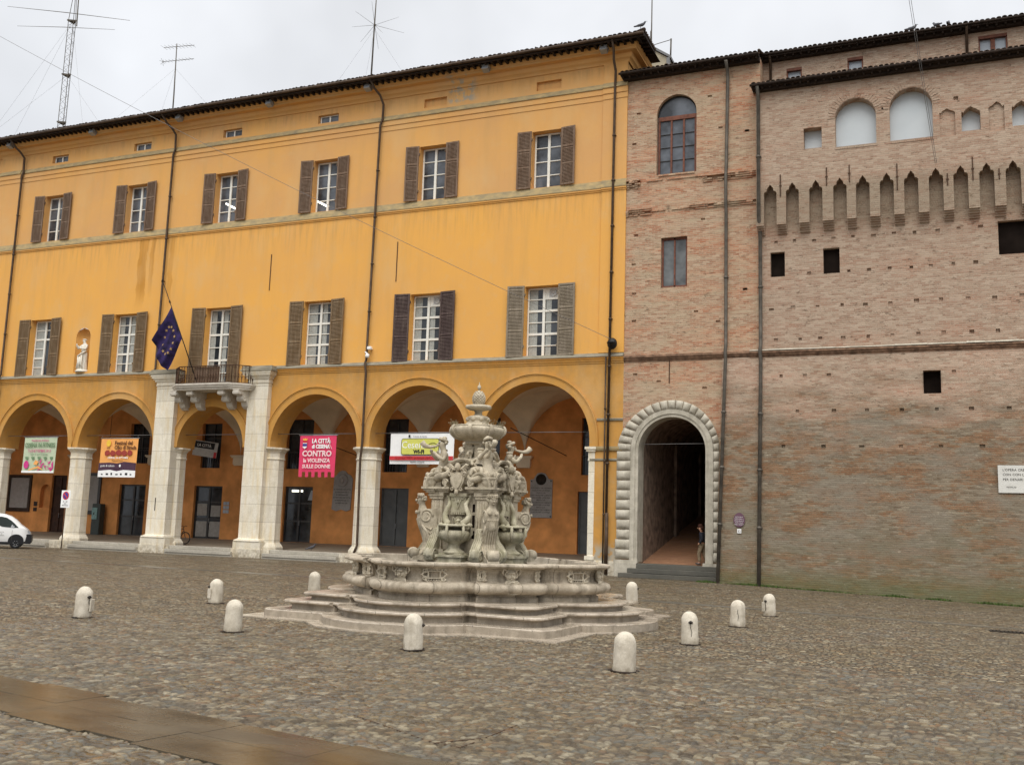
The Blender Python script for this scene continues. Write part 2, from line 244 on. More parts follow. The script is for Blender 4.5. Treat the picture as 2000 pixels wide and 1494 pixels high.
# ------------------------------------------------------------------ mesh helpers
class MB:
    def __init__(s): s.v=[];s.f=[];s.sm=[];s.mi=[];s.k=0
    def add(s,vs,fs,smooth=False):
        o=len(s.v); s.v+=[tuple(v) for v in vs]; s.f+=[tuple(i+o for i in f) for f in fs]; s.sm+=[smooth]*len(fs); s.mi+=[s.k]*len(fs); return s
    def quad(s,a,b,c,d): return s.add([a,b,c,d],[(0,1,2,3)])
    def box(s,x0,x1,y0,y1,z0,z1,M=None,tap=0):
        v=[(x0,y0,z0),(x1,y0,z0),(x1,y1,z0),(x0,y1,z0),(x0+tap,y0+tap,z1),(x1-tap,y0+tap,z1),(x1-tap,y1-tap,z1),(x0+tap,y1-tap,z1)]
        if M: v=[M@Vector(p) for p in v]
        return s.add(v,[(0,3,2,1),(4,5,6,7),(0,1,5,4),(1,2,6,5),(2,3,7,6),(3,0,4,7)])
    def bbox(s,x0,x1,y0,y1,z0,z1,b=.01,M=None):      # box with chamfered long edges
        vs=[];
        for z,i in ((z0,b),(z0+b,0),(z1-b,0),(z1,b)):
            for (x,y) in ((x0+b+i,y0+i),(x1-b-i,y0+i),(x1-i,y0+b+i),(x1-i,y1-b-i),(x1-b-i,y1-i),(x0+b+i,y1-i),(x0+i,y1-b-i),(x0+i,y0+b+i)):
                vs.append((x,y,z))
        if M: vs=[M@Vector(p) for p in vs]
        fs=[tuple(range(7,-1,-1)),tuple(range(24,32))]
        for k in range(3):
            for i in range(8): j=(i+1)%8; fs.append((k*8+i,k*8+j,k*8+8+j,k*8+8+i))
        return s.add(vs,fs)
    def prism(s,poly,axis,a,b,M=None,smooth=False):      # polygon in the two other axes, extruded along axis from a to b
        def mk(p,t): return {'x':(t,p[0],p[1]),'y':(p[0],t,p[1]),'z':(p[0],p[1],t)}[axis]
        n=len(poly); v=[mk(p,a) for p in poly]+[mk(p,b) for p in poly]
        if M: v=[M@Vector(p) for p in v]
        s.add(v,[tuple(range(n-1,-1,-1)),tuple(range(n,2*n))]); o=len(s.v)-2*n
        s.f+=[(o+i,o+(i+1)%n,o+n+(i+1)%n,o+n+i) for i in range(n)]; s.sm+=[smooth]*n; s.mi+=[s.k]*n; return s
    def tube(s,pts,r,n=8,cap=True,flat=1.0):
        pts=[Vector(p) for p in pts]; rs=r if isinstance(r,(list,tuple)) else [r]*len(pts); vs=[];fs=[]
        up=Vector((0,0,1)); prev=None
        for i,p in enumerate(pts):
            t=(pts[min(i+1,len(pts)-1)]-pts[max(i-1,0)]).normalized()
            if prev is None: a=t.cross(up); a=a if a.length>.05 else t.cross(Vector((1,0,0)))
            else: a=prev-t*prev.dot(t)
            a.normalize(); b=t.cross(a); prev=a
            for k in range(n): an=2*PI*k/n; vs.append(p+a*math.cos(an)*rs[i]+b*math.sin(an)*rs[i]*flat)
        for i in range(len(pts)-1):
            for k in range(n): fs.append((i*n+k,i*n+(k+1)%n,(i+1)*n+(k+1)%n,(i+1)*n+k))
        if cap: fs+=[tuple(range(n-1,-1,-1)),tuple(range(len(vs)-n,len(vs)))]
        return s.add(vs,fs,n>5)
    def lathe(s,prof,c=(0,0,0),n=24,mod=None,smooth=True,sx=1,sy=1,cap=True):   # prof [(r,z)], mod(angle,i)->radius factor
        vs=[];fs=[]
        for i,(r,z) in enumerate(prof):
            for k in range(n):
                a=2*PI*k/n; q=r*(mod(a,i) if mod else 1); vs.append((c[0]+q*math.cos(a)*sx,c[1]+q*math.sin(a)*sy,c[2]+z))
        for i in range(len(prof)-1):
            for k in range(n): fs.append((i*n+k,i*n+(k+1)%n,(i+1)*n+(k+1)%n,(i+1)*n+k))
        if cap: fs+=[tuple(range(n-1,-1,-1)),tuple(range(len(vs)-n,len(vs)))]
        return s.add(vs,fs,smooth)
    def ball(s,c,r,M=None,n=10,m=6):
        rx,ry,rz=(r,r,r) if not isinstance(r,(tuple,list)) else r; vs=[(0,0,-rz)];fs=[]
        for i in range(1,m):
            t=PI*i/m
            for k in range(n): a=2*PI*k/n; vs.append((rx*math.sin(t)*math.cos(a),ry*math.sin(t)*math.sin(a),-rz*math.cos(t)))
        vs.append((0,0,rz)); L=len(vs)-1
        for k in range(n): fs.append((0,1+(k+1)%n,1+k)); fs.append((L,L-n+k,L-n+(k+1)%n))
        for i in range(m-2):
            for k in range(n): fs.append((1+i*n+k,1+i*n+(k+1)%n,1+(i+1)*n+(k+1)%n,1+(i+1)*n+k))
        vs=[(M@Vector(v) if M else Vector(v))+Vector(c) for v in vs]; return s.add(vs,fs,True)
    def grid(s,fn,nu,nv,smooth=True,close=False):
        vs=[fn(i/nu,j/nv) for j in range(nv+1) for i in range(nu+1)]
        fs=[(j*(nu+1)+i,j*(nu+1)+i+1,(j+1)*(nu+1)+i+1,(j+1)*(nu+1)+i) for j in range(nv) for i in range(nu)]
        return s.add(vs,fs,smooth)
    def profx(s,prof,x0,x1,smooth=False):   # moulding: (y,z) profile swept along x with ends closed
        n=len(prof); v=[(x0,)+tuple(p) for p in prof]+[(x1,)+tuple(p) for p in prof]
        s.add(v,[tuple(range(n)),tuple(range(2*n-1,n-1,-1))]+[(i,i+n,(i+1)%n+n,(i+1)%n) for i in range(n)],smooth); return s
    def xf(s,Mx,start=0):
        for i in range(start,len(s.v)): s.v[i]=tuple(Mx@Vector(s.v[i]))
        return s
    def build(s,name,mats,parent=None,loc=None):
        me=bpy.data.meshes.new(name); org=Vector(loc) if loc else (parent['_o'] if parent else None)
        org=Vector(org) if org is not None else Vector((0,0,0))
        me.from_pydata([tuple(Vector(v)-org) for v in s.v],[],s.f)
        for m in (mats if isinstance(mats,(list,tuple)) else [mats]): me.materials.append(M[m])
        me.polygons.foreach_set('use_smooth',s.sm); me.polygons.foreach_set('material_index',s.mi); me.update()
        return link(name,me,parent,org)
def link(name,me,parent,org):
    o=bpy.data.objects.new(name,me); COL.objects.link(o); o['_o']=tuple(org)
    if parent: o.parent=parent; o.location=Vector(org)-Vector(parent['_o'])
    else: o.location=org
    return o
def tag(o,label=None,cat=None,group=None,kind=None):
    for k,v in (('label',label),('category',cat),('group',group),('kind',kind)):
        if v: o[k]=v
    return o
def thing(name,label,cat,loc,group=None):
    o=bpy.data.objects.new(name,None); COL.objects.link(o); o.location=loc; o['_o']=tuple(loc); o.empty_display_size=.2
    return tag(o,label,cat,group)
def copytree(o,parent=None):
    c=o.copy(); COL.objects.link(c); c.parent=parent
    for ch in [q for q in ALLCH(o)]: copytree(ch,c)
    return c
def ALLCH(o): return [q for q in bpy.data.objects if q.parent==o and q.name in COL.objects]
def text(body,size,M4,mat,name,parent,align='CENTER',ext=.004,bold=0,sx=1):
    cu=bpy.data.curves.new('t','FONT'); cu.body=body; cu.size=size; cu.align_x=align; cu.extrude=ext; cu.offset=bold; cu.resolution_u=2
    to=bpy.data.objects.new('t',cu); COL.objects.link(to); dg=bpy.context.evaluated_depsgraph_get(); dg.update()
    me=bpy.data.meshes.new_from_object(to.evaluated_get(dg)); bpy.data.objects.remove(to); bpy.data.curves.remove(cu)
    me.transform(Matrix.Translation((0,0,0))@M4@Matrix.Diagonal((sx,1,1,1))); me.materials.clear(); me.materials.append(M[mat]); me.name=name
    org=Vector(parent['_o']); me.transform(Matrix.Translation(-org)); return link(name,me,parent,org)
def FX(x,y,z): return Matrix.Translation((x,y,z))@Matrix.Rotation(PI/2,4,'X')     # text standing up, facing -Y
def skin(joints,edges,sub=2,smooth=True):
    me=bpy.data.meshes.new('s'); me.from_pydata([j[:3] for j in joints],edges,[]); o=bpy.data.objects.new('s',me); COL.objects.link(o)
    md=o.modifiers.new('k','SKIN'); 
    for i,j in enumerate(joints):
        r=j[3]; me.skin_vertices[0].data[i].radius=(r,r) if not isinstance(r,(tuple,list)) else r; me.skin_vertices[0].data[i].use_root=(i==0)
    md.use_smooth_shade=smooth; sd=o.modifiers.new('d','SUBSURF'); sd.levels=sub; sd.render_levels=sub
    dg=bpy.context.evaluated_depsgraph_get(); dg.update(); m2=bpy.data.meshes.new_from_object(o.evaluated_get(dg)); bpy.data.objects.remove(o)
    vs=[tuple(v.co) for v in m2.vertices]; fs=[tuple(p.vertices) for p in m2.polygons]; bpy.data.meshes.remove(m2); return vs,fs
def chain(n,o=0): return [(i+o,i+o+1) for i in range(n-1)]
# wall of vertical slices with holes; hole=(x0,x1,bottom,top or fn(x)->top,depth)
def wall(mb,x0,x1,z0,z1,Y,holes=(),depth=.4,seg=.14,top=None,yfn=None,reveal=True,back=False):
    yf=yfn or (lambda z:Y)
    cuts={x0,x1}
    for h in holes:
        cuts|={max(x0,h[0]),min(x1,h[1])}
        if callable(h[3]):
            n=max(10,int((h[1]-h[0])/seg)); n+=n%2; cuts|={h[0]+(h[1]-h[0])*.5*(1-math.cos(PI*i/n)) for i in range(1,n)}
    xs=sorted(c for c in cuts if x0-1e-6<=c<=x1+1e-6); xs=[x for i,x in enumerate(xs) if i==0 or x-xs[i-1]>1e-5]
    T=top or (lambda x:z1)
    zs=[z0]
    for a,b in zip(xs,xs[1:]):
        mid=(a+b)/2; hs=sorted([h for h in holes if h[0]<mid<h[1]],key=lambda h:h[2]); lo=(z0,z0)
        def tp(h,x): return h[3](min(max(x,h[0]+1e-6),h[1]-1e-6)) if callable(h[3]) else h[3]
        for h in hs+[None]:
            hi=(h[2],h[2]) if h else (T(a),T(b))
            if hi[0]-lo[0]>1e-4 or hi[1]-lo[1]>1e-4:
                mb.quad((a,yf(lo[0]),lo[0]),(b,yf(lo[1]),lo[1]),(b,yf(hi[1]),hi[1]),(a,yf(hi[0]),hi[0]))
            if h: lo=(tp(h,a),tp(h,b))
    if reveal:
        for h in holes:
            d=h[4] if len(h)>4 else depth; y=yf(h[2]); y1=y+d; a,b=h[0],h[1]
            ta=h[3](a+1e-6) if callable(h[3]) else h[3]; tb=h[3](b-1e-6) if callable(h[3]) else h[3]
            mb.quad((a,y,h[2]),(a,y,ta),(a,y1,ta),(a,y1,h[2])); mb.quad((b,y,tb),(b,y,h[2]),(b,y1,h[2]),(b,y1,tb))
            if h[2]>z0+1e-4: mb.quad((a,y,h[2]),(a,y1,h[2]),(b,y1,h[2]),(b,y,h[2]))
            hx=[a]+[x for x in xs if a+1e-5<x<b-1e-5]+[b] if callable(h[3]) else [a,b]
            for p,q in zip(hx,hx[1:]):
                zp=h[3](min(max(p,a+1e-6),b-1e-6)) if callable(h[3]) else h[3]; zq=h[3](min(max(q,a+1e-6),b-1e-6)) if callable(h[3]) else h[3]
                mb.quad((p,y,zp),(q,y,zq),(q,y1,zq),(p,y1,zp))
            if back or (len(h)>5 and h[5]):
                for p,q in zip(hx,hx[1:]):
                    zp=h[3](min(max(p,a+1e-6),b-1e-6)) if callable(h[3]) else h[3]; zq=h[3](min(max(q,a+1e-6),b-1e-6)) if callable(h[3]) else h[3]
                    mb.quad((p,y1,h[2]),(q,y1,h[2]),(q,y1,zq),(p,y1,zp))
    return mb
def arch(c,r,zs): return lambda x: zs+math.sqrt(max(0,r*r-(x-c)**2))
def rooftiles(mb,x0,x1,ye,ze,run,rise,per=.24,amp=.06,step=.42,thick=.05,jit=.03,hip=False):
    # barrel tiles: corrugated courses climbing from the eave, each course with ragged ends
    n=int((x1-x0)/per); courses=max(1,int(run/step)); rr=random.Random(int(abs(x0)*10))
    for c in range(min(courses,4)):
        for i in range(n):
            xc=x0+(i+.5)*per
            if hip and xc>x1-c*step-.05: continue
            j=rr.uniform(-jit,jit); dz=rr.uniform(-.012,.012); y0=ye+c*step+j; z0=ze+(c*step)*rise/run+dz+.02*c; w=per*.47
            y1=y0+step*1.15; z1=z0+step*1.15*rise/run-.02
            vs=[];m=6
            for k in range(m+1):
                a=PI*k/m; vs.append((xc-w*math.cos(a),y0,z0+amp*1.35*math.sin(a)))
            for k in range(m+1):
                a=PI*k/m; vs.append((xc-w*.85*math.cos(a),y1,z1+amp*1.15*math.sin(a)))
            for k in range(m+1):
                a=PI*k/m; vs.append((xc-w*.8*math.cos(a),y0,z0+amp*1.0*math.sin(a)-.006))
            fs=[(k,k+1,m+2+k,m+1+k) for k in range(m)]+[(k,2*m+2+k,2*m+3+k,k+1) for k in range(m)]
            mb.add(vs,fs,False)
    mb.quad((x0,ye+.03,ze-.01),(x1,ye+.03,ze-.01),(x1-(run if hip else 0),ye+run,ze+rise-.01),(x0,ye+run,ze+rise-.01))
    mb.box(x0,x1,ye+.03,ye+.12,ze-thick-.04,ze-.012)
# ================================================================== THE YELLOW PALACE
PAL=thing('arcaded_palace','long ochre town hall with a stone arcade, shuttered windows and a dark tiled roof','building',(-32,D,0))
AR=[(-56.2,2.75,8.6),(-49.33,2.8,8.67),(-42.95,2.8,8.63),(-36.19,2.24,8.06),(-29.5,2.67,8.60),(-23.36,2.72,8.91),(-17.1,2.77,8.92)]   # centre, radius, crown
ZS=5.82; XL=-62.0; XR=-12.75
WL=[-49.65,-42.98,-36.27,-29.72,-23.25,-16.93]; WU=[-49.6,-42.95,-36.37,-29.75,-23.2,-16.88]
AT=[-49.46,-42.85,-36.23,-29.77,-23.18,-16.84]
holes=[]
def stilt(c,r,cr): return arch(c,r,cr-r)
for c,r,cr in AR: holes.append((c-r,c+r,ZS,stilt(c,r,cr),1.4))
for w in WL: holes.append((w-.86,w+.86,10.17 if abs(w+36.27)>.1 else 9.25,13.64,.58))
for w in WU: holes.append((w-.77,w+.77,18.6,21.53,.55))
for i,w in enumerate(AT): holes.append((w-.66,w+.66,23.66,24.13,.35 if i<4 else .16,i>3))
nic=(-46.15,.56); holes.append((nic[0]-nic[1],nic[0]+nic[1],10.28,arch(nic[0],nic[1],12.4),.02))
mb=MB(); wall(mb,XL,XR,ZS,24.5,D,holes); 
mb.quad((XR,D,ZS),(XR,D+7,ZS),(XR,D+7,24.5),(XR,D,24.5))
# inner side of the arcade wall
wall(mb,XL,XR,ZS,10.0,D+1.4,[(c-r,c+r,ZS,stilt(c,r,cr)) for c,r,cr in AR],reveal=False)
mb.box(-14.08,XR,D,D+1.4,.0,ZS)          # right-hand pier, plastered
# niche bowl
def nb(u,v):
    a=PI*u; z=10.28+v*2.68; rr=nic[1]*(1 if z<12.4 else math.sqrt(max(0,1-((z-12.4)/nic[1])**2))); return (nic[0]-rr*math.cos(a),D+.02+rr*.9*math.sin(a),z)
mb.grid(nb,14,20); mb.add([(nic[0]-nic[1]*math.cos(PI*k/10),D+.02+.5*math.sin(PI*k/10),10.285) for k in range(11)],[tuple(range(11))])
for (px0,px1) in ((-13.97,XR),(-54.4,-52.62)):   # flat corner strips
    mb.box(px0,px1,D-.07,D-.002,10.2,18.1); mb.box(px0,px1,D-.07,D-.002,18.58,22.67); mb.box(px0,px1,D-.07,D-.002,23.5,24.47)
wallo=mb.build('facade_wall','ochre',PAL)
mb=MB()     # archivolts
for c,r,cr in AR:
    zc=cr-r; n=28; z0=ZS
    for r0,r1,y0,y1 in ((r+.001,r+.30,D-.06,D+.02),(r+.30,r+.37,D-.075,D+.02),(r+.37,r+.42,D-.12,D+.02)):
        pr=[]
        for k in range(n+1):
            a=PI*k/n; pr.append([(c-q*math.cos(a),y,zc+q*math.sin(a)) for q,y in ((r0,y1),(r0,y0),(r1,y0),(r1,y1))])
        if zc>ZS+.02:
            pr=[[(c-q,y,ZS) for q,y in ((r0,y1),(r0,y0),(r1,y0),(r1,y1))]]+pr+[[(c+q,y,ZS) for q,y in ((r0,y1),(r0,y0),(r1,y0),(r1,y1))]]
        vs=[p for s_ in pr for p in s_]; fs=[(4*i+j,4*i+j+1,4*i+5+j,4*i+4+j) for i in range(len(pr)-1) for j in range(3)]
        mb.add(vs,fs,False)
mb.build('archivolt','ochre',PAL)
def zz(o,z): return (D-o,z)
mb=MB()     # string course at first floor: mouldings in plaster, sloping weathered top
segs=[(XL,-38.75),(-33.1,XR)]
for a,b in segs: mb.profx([zz(-.02,9.72),zz(.03,9.72),zz(.03,9.80),zz(.07,9.82),zz(.07,9.88),zz(.12,9.92),zz(.12,9.97),zz(.17,10.0),zz(-.02,10.0)],a,b)
mb.build('string_course','ochre',PAL)
mb=MB()
for a,b in segs: mb.profx([zz(-.02,10.0),zz(.185,10.0),zz(.185,10.045),zz(.02,10.20),zz(-.02,10.20)],a,b)
mb.build('string_course','greyledge',PAL)
mb=MB()
for a,b,o in ((XL,-54.4,0),(-52.62,-13.97,0),(-13.97,XR+.02,.07),(-54.4,-52.62,.07)):
    mb.profx([zz(-.02,18.04),zz(.035+o,18.04),zz(.035+o,18.10),zz(.08+o,18.12),zz(.08+o,18.2),zz(-.02,18.2)],a,b)
    for z0,z1,pj in ((22.66,22.94,.03),(22.94,23.22,.07)): mb.profx([zz(-.02,z0),zz(pj+o,z0),zz(pj+o,z1-.001),zz(-.02,z1-.001)],a,b)
mb.build('string_course','ochre',PAL)
mb=MB()
for a,b,o in ((XL,-54.4,0),(-52.62,-13.97,0),(-13.97,XR+.02,.07),(-54.4,-52.62,.07)):
    mb.profx([zz(-.02,18.2),zz(.10+o,18.2),zz(.10+o,18.25),zz(.01+o,18.58),zz(-.02,18.58)],a,b)
    mb.profx([zz(-.02,23.22),zz(.12+o,23.22),zz(.12+o,23.27),zz(.01+o,23.5),zz(-.02,23.5)],a,b)
mb.build('string_course','ledge',PAL)
mb=MB()     # main cornice with a return round the right corner
cp=[(0,24.46),(.06,24.46),(.06,24.54),(.10,24.60),(.18,24.66),(.22,24.78),(.24,24.86),(.50,24.88),(.50,24.99),(.54,25.02),(.60,25.14),(.60,25.2),(0,25.2)]
path=[(XL,D,(0,-1)),(XR,D,(1,-1)),(XR,D+2.6,(1,0))]
vs=[];n=len(cp)
for (x,y,d) in path:
    for o,z in cp: vs.append((x+(o+.001)*d[0],y+(o+.001)*d[1],z))
fs=[]
for k in range(2):
    for i in range(n-1): fs.append((k*n+i,(k+1)*n+i,(k+1)*n+i+1,k*n+i+1))
fs.append(tuple(range(2*n,3*n))); mb.add(vs,fs); 
mb.quad((XR,D,24.4),(XR,D+7,24.4),(XR,D+7,25.4),(XR,D,25.4))
mb.build('cornice','ochre',PAL)
mb=MB(); XE=XR+1.05; rooftiles(mb,XL,XE,D-1.12,25.34,6.5,2.3,.25,.06,.45,.05,.04,True)
# short hipped return over the right-hand corner
for i in range(9):
    y=D-.98+i*.24; l=min(.9,.12+i*.24); mb.tube([(XE+.03,y,25.37),(XE-l,y,25.37+l*.354)],.10,6)
mb.add([(XE,D-1.1,25.32),(XE,D+1.1,25.32),(XE-2.2,D+1.1,26.09)],[(0,1,2)])
mb.tube([(XE+.02,D-1.12,25.40),(XE-2.2,D+1.1,26.17)],.10,8)
# moss and dirt lumps caught on the tiles
rr=random.Random(3)
for i in range(240): mb.ball((rr.uniform(XL,XE-.5),D-1.1+rr.uniform(0,.15),25.41+rr.uniform(-.01,.05)),(rr.uniform(.02,.06),.04,rr.uniform(.02,.05)),n=5,m=4)
mb.build('roof','tile',PAL)
mb=MB()
mb.quad((XL,D-1.0,25.28),(XE-.03,D-1.0,25.28),(XE-.03,D+2.2,25.32),(XL,D+2.2,25.32))
x=XL+.3
while x<XE-.1: mb.box(x-.06,x+.06,D-1.04,D-.5,25.06,25.28); x+=.36
for i in range(5): mb.box(XE-1.0,XE-.06,D-.75+i*.42,D-.65+i*.42,25.14,25.28)
mb.box(XL,XE,D-1.09,D-1.0,25.1,25.3); mb.box(XE-.09,XE,D-1.0,D+1.1,25.2,25.3)
mb.build('eave_rafters','wood_beam',PAL)
mb=MB(); mb.tube([(XL,D-1.17,25.24),(XE,D-1.17,25.24)],.075,8); mb.build('gutter','pipe_brown',PAL)
# ---- windows
def win(x,z0,z1,w,kind,shut,open_leaf=False,rows=4,parent=PAL,light=None,blue=False,fan=False,label=None):
    y=D+.44; h=z1-z0; mb=MB(); fw=.075
    mb.box(x-w,x-w+fw,y-.05,y+.04,z0,z1); mb.box(x+w-fw,x+w,y-.05,y+.04,z0,z1); mb.box(x-w+fw,x+w-fw,y-.05,y+.04,z1-fw,z1); mb.box(x-w+fw,x+w-fw,y-.05,y+.04,z0,z0+fw)
    mb.box(x-.065,x+.065,y-.07,y+.04,z0+fw,z1-fw)
    for k in range(1,rows):
        zz_=z0+h*k/rows; t=.022 if (kind=='u' or k not in (2,4)) else .055
        mb.box(x-w+fw,x-.065,y-.045,y+.03,zz_-t,zz_+t)
        if open_leaf and k<4: continue
        mb.box(x+.065,x+w-fw,y-.045,y+.03,zz_-t,zz_+t)
    if fan:
        zf=z0+h*(rows-1)/rows+.03; mb.box(x+.065,x+w-fw,y-.035,y+.01,zf,z1-fw)
        mb2=MB(); mb2.lathe([(.17,0),(.17,.03),(.14,.03),(.13,.01),(.03,.01),(.03,.03),(.0,.03)],(0,0,0),20)
        mb2.xf(Matrix.Translation((x+w*.55,y-.038,zf+.26))@Matrix.Rotation(PI/2,4,'X'))
        mb2.box(x+w*.55-.21,x+w*.55+.21,y-.04,y-.036,zf+.05,zf+.47)
    f=mb.build('window','white_frame',parent)
    if fan: mb2.build('vent_fan','b_grey',f)
    if label: f['label']=label
    g=MB(); g.box(x-w+.02,x+w-.02,y,y+.012,z0+.02,z1-.02); g.build('pane','pane_dark' if kind=='l' else 'pane_slate',f)
    if light: 
        g=MB(); dx,dz,an=light; g.box(-.42,.42,-.02,.02,-.05,.05); g.xf(Matrix.Translation((x+dx,y-.012,z0+dz))@Matrix.Rotation(an,4,'Y')); g.build('ceiling_light','tube_light',f)
    if kind=='l':
        c=MB(); 
        for a,b in ((-w+.1,-w+.42+.2*((x*7)%1)),(.1,.38)) if not open_leaf else ((-w+.1,-.1),):
            def cf(u,v,a=a,b=b): xx=x+a+(b-a)*u; return (xx,y-.006-.004*math.sin(u*26),z0+.1+(h-.2)*v)
            c.grid(cf,24,1)
        c.build('curtain','curtain',f)
    sw=w if kind=='u' else w*1.03
    for sgn in (-1,1):
        s=MB(); a=-R(2+5*abs(math.sin(x*3.3+z0*1.7+sgn)))*sgn; b0,b1=z0-.02,z1+.05; W=sw*.98
        st=.085; s.box(0,st,-.045,0,b0,b1); s.box(W-st,W,-.045,0,b0,b1)
        rails=[b0,b0+(b1-b0)*.355,b0+(b1-b0)*.655,b1-.09]
        for r_ in rails: s.box(st,W-st,-.042,-.003,r_,r_+.09)
        zc=b0+.1
        while zc<b1-.1:
            if not any(r_-.03<zc<r_+.1 for r_ in rails): s.add([(st,-.042,zc-.02),(W-st,-.042,zc-.02),(W-st,-.004,zc+.03),(st,-.004,zc+.03),(st,-.036,zc-.032),(W-st,-.036,zc-.032),(W-st,.0,zc+.018),(st,.0,zc+.018)],[(0,1,2,3),(4,7,6,5),(0,4,5,1),(3,2,6,7)])
            zc+=.07
        s.box(st,W-st,-.012,-.006,b0+.02,b1-.02)
        Mx=Matrix.Translation((x+sgn*(w+.03),D-.03,0))@Matrix.Rotation(a,4,'Z')
        if sgn<0: Mx=Mx@Matrix.Diagonal((-1,1,1,1))
        s.xf(Mx)
        if sgn<0: s.f=[tuple(reversed(q)) for q in s.f]
        for zc in (b0+.45,b1-.5): s.box(x+sgn*(w+.0)-.015,x+sgn*(w+.0)+.015,D-.1,D,zc,zc+.12)
        s.build('shutter',shut,f)
    return f
sh=['shutter_olive','shutter_olive','shutter_olive','shutter_olive','shutter_dark','shutter_grey']
for i,w in enumerate(WL): win(w,10.18 if i!=2 else 9.27,13.62,.85,'l',sh[i],i in (0,),6,fan=(i>3),label={4:'first floor window with the darkest shutters and a round vent fan',5:'first floor window with grey shutters and a round vent fan',0:'first floor window standing part open at the left end'}.get(i))
for i,w in enumerate(WU): win(w,18.62,21.51,.76,'u','shutter_brown',False,4,light={2:(.05,1.05,R(28)),3:(-.32,.55,R(28))}.get(i))
for i,w in enumerate(AT[:4]):
    mb=MB(); y=D+.22; mb.box(w-.62,w-.55,y-.04,y+.03,23.68,24.11); mb.box(w+.55,w+.62,y-.04,y+.03,23.68,24.11); mb.box(w-.04,w+.04,y-.05,y+.03,23.72,24.07); mb.box(w-.55,w+.55,y-.04,y+.03,24.07,24.11); mb.box(w-.55,w+.55,y-.04,y+.03,23.68,23.72)
    f=mb.build('attic_window','white_frame',PAL); g=MB(); g.box(w-.6,w+.6,y,y+.01,23.7,24.1); g.build('pane','pane_slate',f)
# ---- pipes
def pipe(pts,r,mat,parent,coll=2.2):
    mb=MB(); mb.tube(pts,r,10)
    acc=0
    for a,b in zip(pts,pts[1:]):
        a,b=Vector(a),Vector(b); L=(b-a).length
        if L>2.5:
            k=int(L/coll)
            for i in range(1,k): 
                p=a.lerp(b,i/k); d=(b-a).normalized()*.05; mb.tube([p-d,p+d],r*1.28,10)
                mb.box(p.x-r*1.5,p.x+r*1.5,p.y,p.y+.1,p.z-.015,p.z+.015)
    return mb.build('downpipe',mat,parent)
for X in (-52.45,-40.3):
    pipe([(X-.25,D-1.1,25.2),(X-.2,D-.72,24.8),(X+.05,D-.5,24.5),(X+.12,D-.22,24.2),(X+.12,D-.18,23.3),(X,D-.17,23.0),(X,D-.17,10.3),(X,D-.28,10.1),(X,D-.28,9.8)],.065,'pipe_brown',PAL)
pipe([(-52.55,D-.28,9.8),(-52.55,D-.1,9.3),(-52.55,D-.1,.4)],.06,'pipe_brown',PAL)
X=-26.35
pipe([(X-.2,D-1.1,25.2),(X-.15,D-.75,24.85),(X+.1,D-.5,24.5),(X+.15,D-.2,24.1),(X+.12,D-.17,23.3),(X,D-.17,23.0),(X-.1,D-.17,10.3),(X-.1,D-.28,10.1),(X-.05,D-.22,9.6),(X-.05,D-.22,6.0),(X-.1,D-.24,5.2),(X-.1,D-.12,.85),(X-.15,D-.3,.5)],.062,'pipe_brown',PAL)
pipe([(-13.25,D-1.1,25.2),(-13.28,D-.72,24.8),(-13.3,D-.62,24.4),(-13.32,D-.2,24.0),(-13.35,D-.17,23.0),(-13.42,D-.17,2.8)],.062,'pipe_brown',PAL)
pipe([(-13.40,D-.17,2.8),(-13.40,D-.17,.05)],.085,'pipe_brown',PAL)
pipe([(-13.58,D-.14,10.0),(-13.56,D-.14,.3)],.035,'pipe_brown',PAL)
for i,X in enumerate([-53.8,-46.84,-40.12,-33.69,-27.26,-20.28,-13.96]):
    zc=24.93; X=X*.987
    mb=MB(); Mx=Matrix.Translation((X,D-.70,zc))@Matrix.Rotation(R(-18),4,'X'); mb.box(-.17,.17,-.16,.16,-.12,.10,Mx,tap=0); mb.box(-.19,.19,-.19,.15,.10,.13,Mx); mb.tube([(X,D-.5,zc-.05),(X,D-.68,zc)],.025,6)
    mb.build('floodlight','lamp_grey',PAL)
# iron tie anchors and cracks
for x,z0,z1 in ((-32.93,14.42,16.45),(-25.02,14.38,16.5)): mb=MB(); mb.box(x-.02,x+.02,D-.03,D,z0,z1); mb.build('wall_anchor','rusty_iron',PAL)
# small cameras by the third pipe and a black sounder at the right-hand corner
mb=MB(); mb.bbox(-26.36,-26.14,D-.32,D-.14,10.82,10.98,.02); mb.box(-26.3,-26.2,D-.16,D,10.86,10.92); mb.build('security_camera','b_white',PAL)
mb=MB(); mb.lathe([(.0,-.1),(.09,-.08),(.11,0),(.1,.08),(.04,.12)],(-26.32,D-.3,10.48),12); mb.tube([(-26.5,D-.05,10.65),(-26.45,D-.3,10.68),(-26.32,D-.3,10.6)],.035,8); mb.build('security_camera','b_white',PAL)
mb=MB(); mb.ball((-13.2,D-.42,10.55),(.24,.2,.27),n=14,m=8); mb.lathe([(.08,0),(.2,.14),(.21,.16)],(-13.2,D-.6,10.42),12); mb.tube([(-13.2,D-.05,10.6),(-13.2,D-.3,10.6)],.05,8); mb.build('alarm_sounder','black',PAL)
mb=MB(); mb.profx([zz(-.002,7.02),zz(.05,7.02),zz(.07,7.1),zz(.02,7.14),zz(-.002,7.14)],-14.0,XR)
mb.profx([(D-.02,5.16),(D-.05,5.2),(D-.05,5.26),(D-.0,5.28)],-14.3,XR); mb.build('moulding','greyledge',PAL)
mb=MB(); mb.profx([(D,5.62),(D-.08,5.64),(D-.12,5.74),(D-.12,5.83),(D,5.83)],-14.33,XR); mb.build('impost','ledge',PAL)
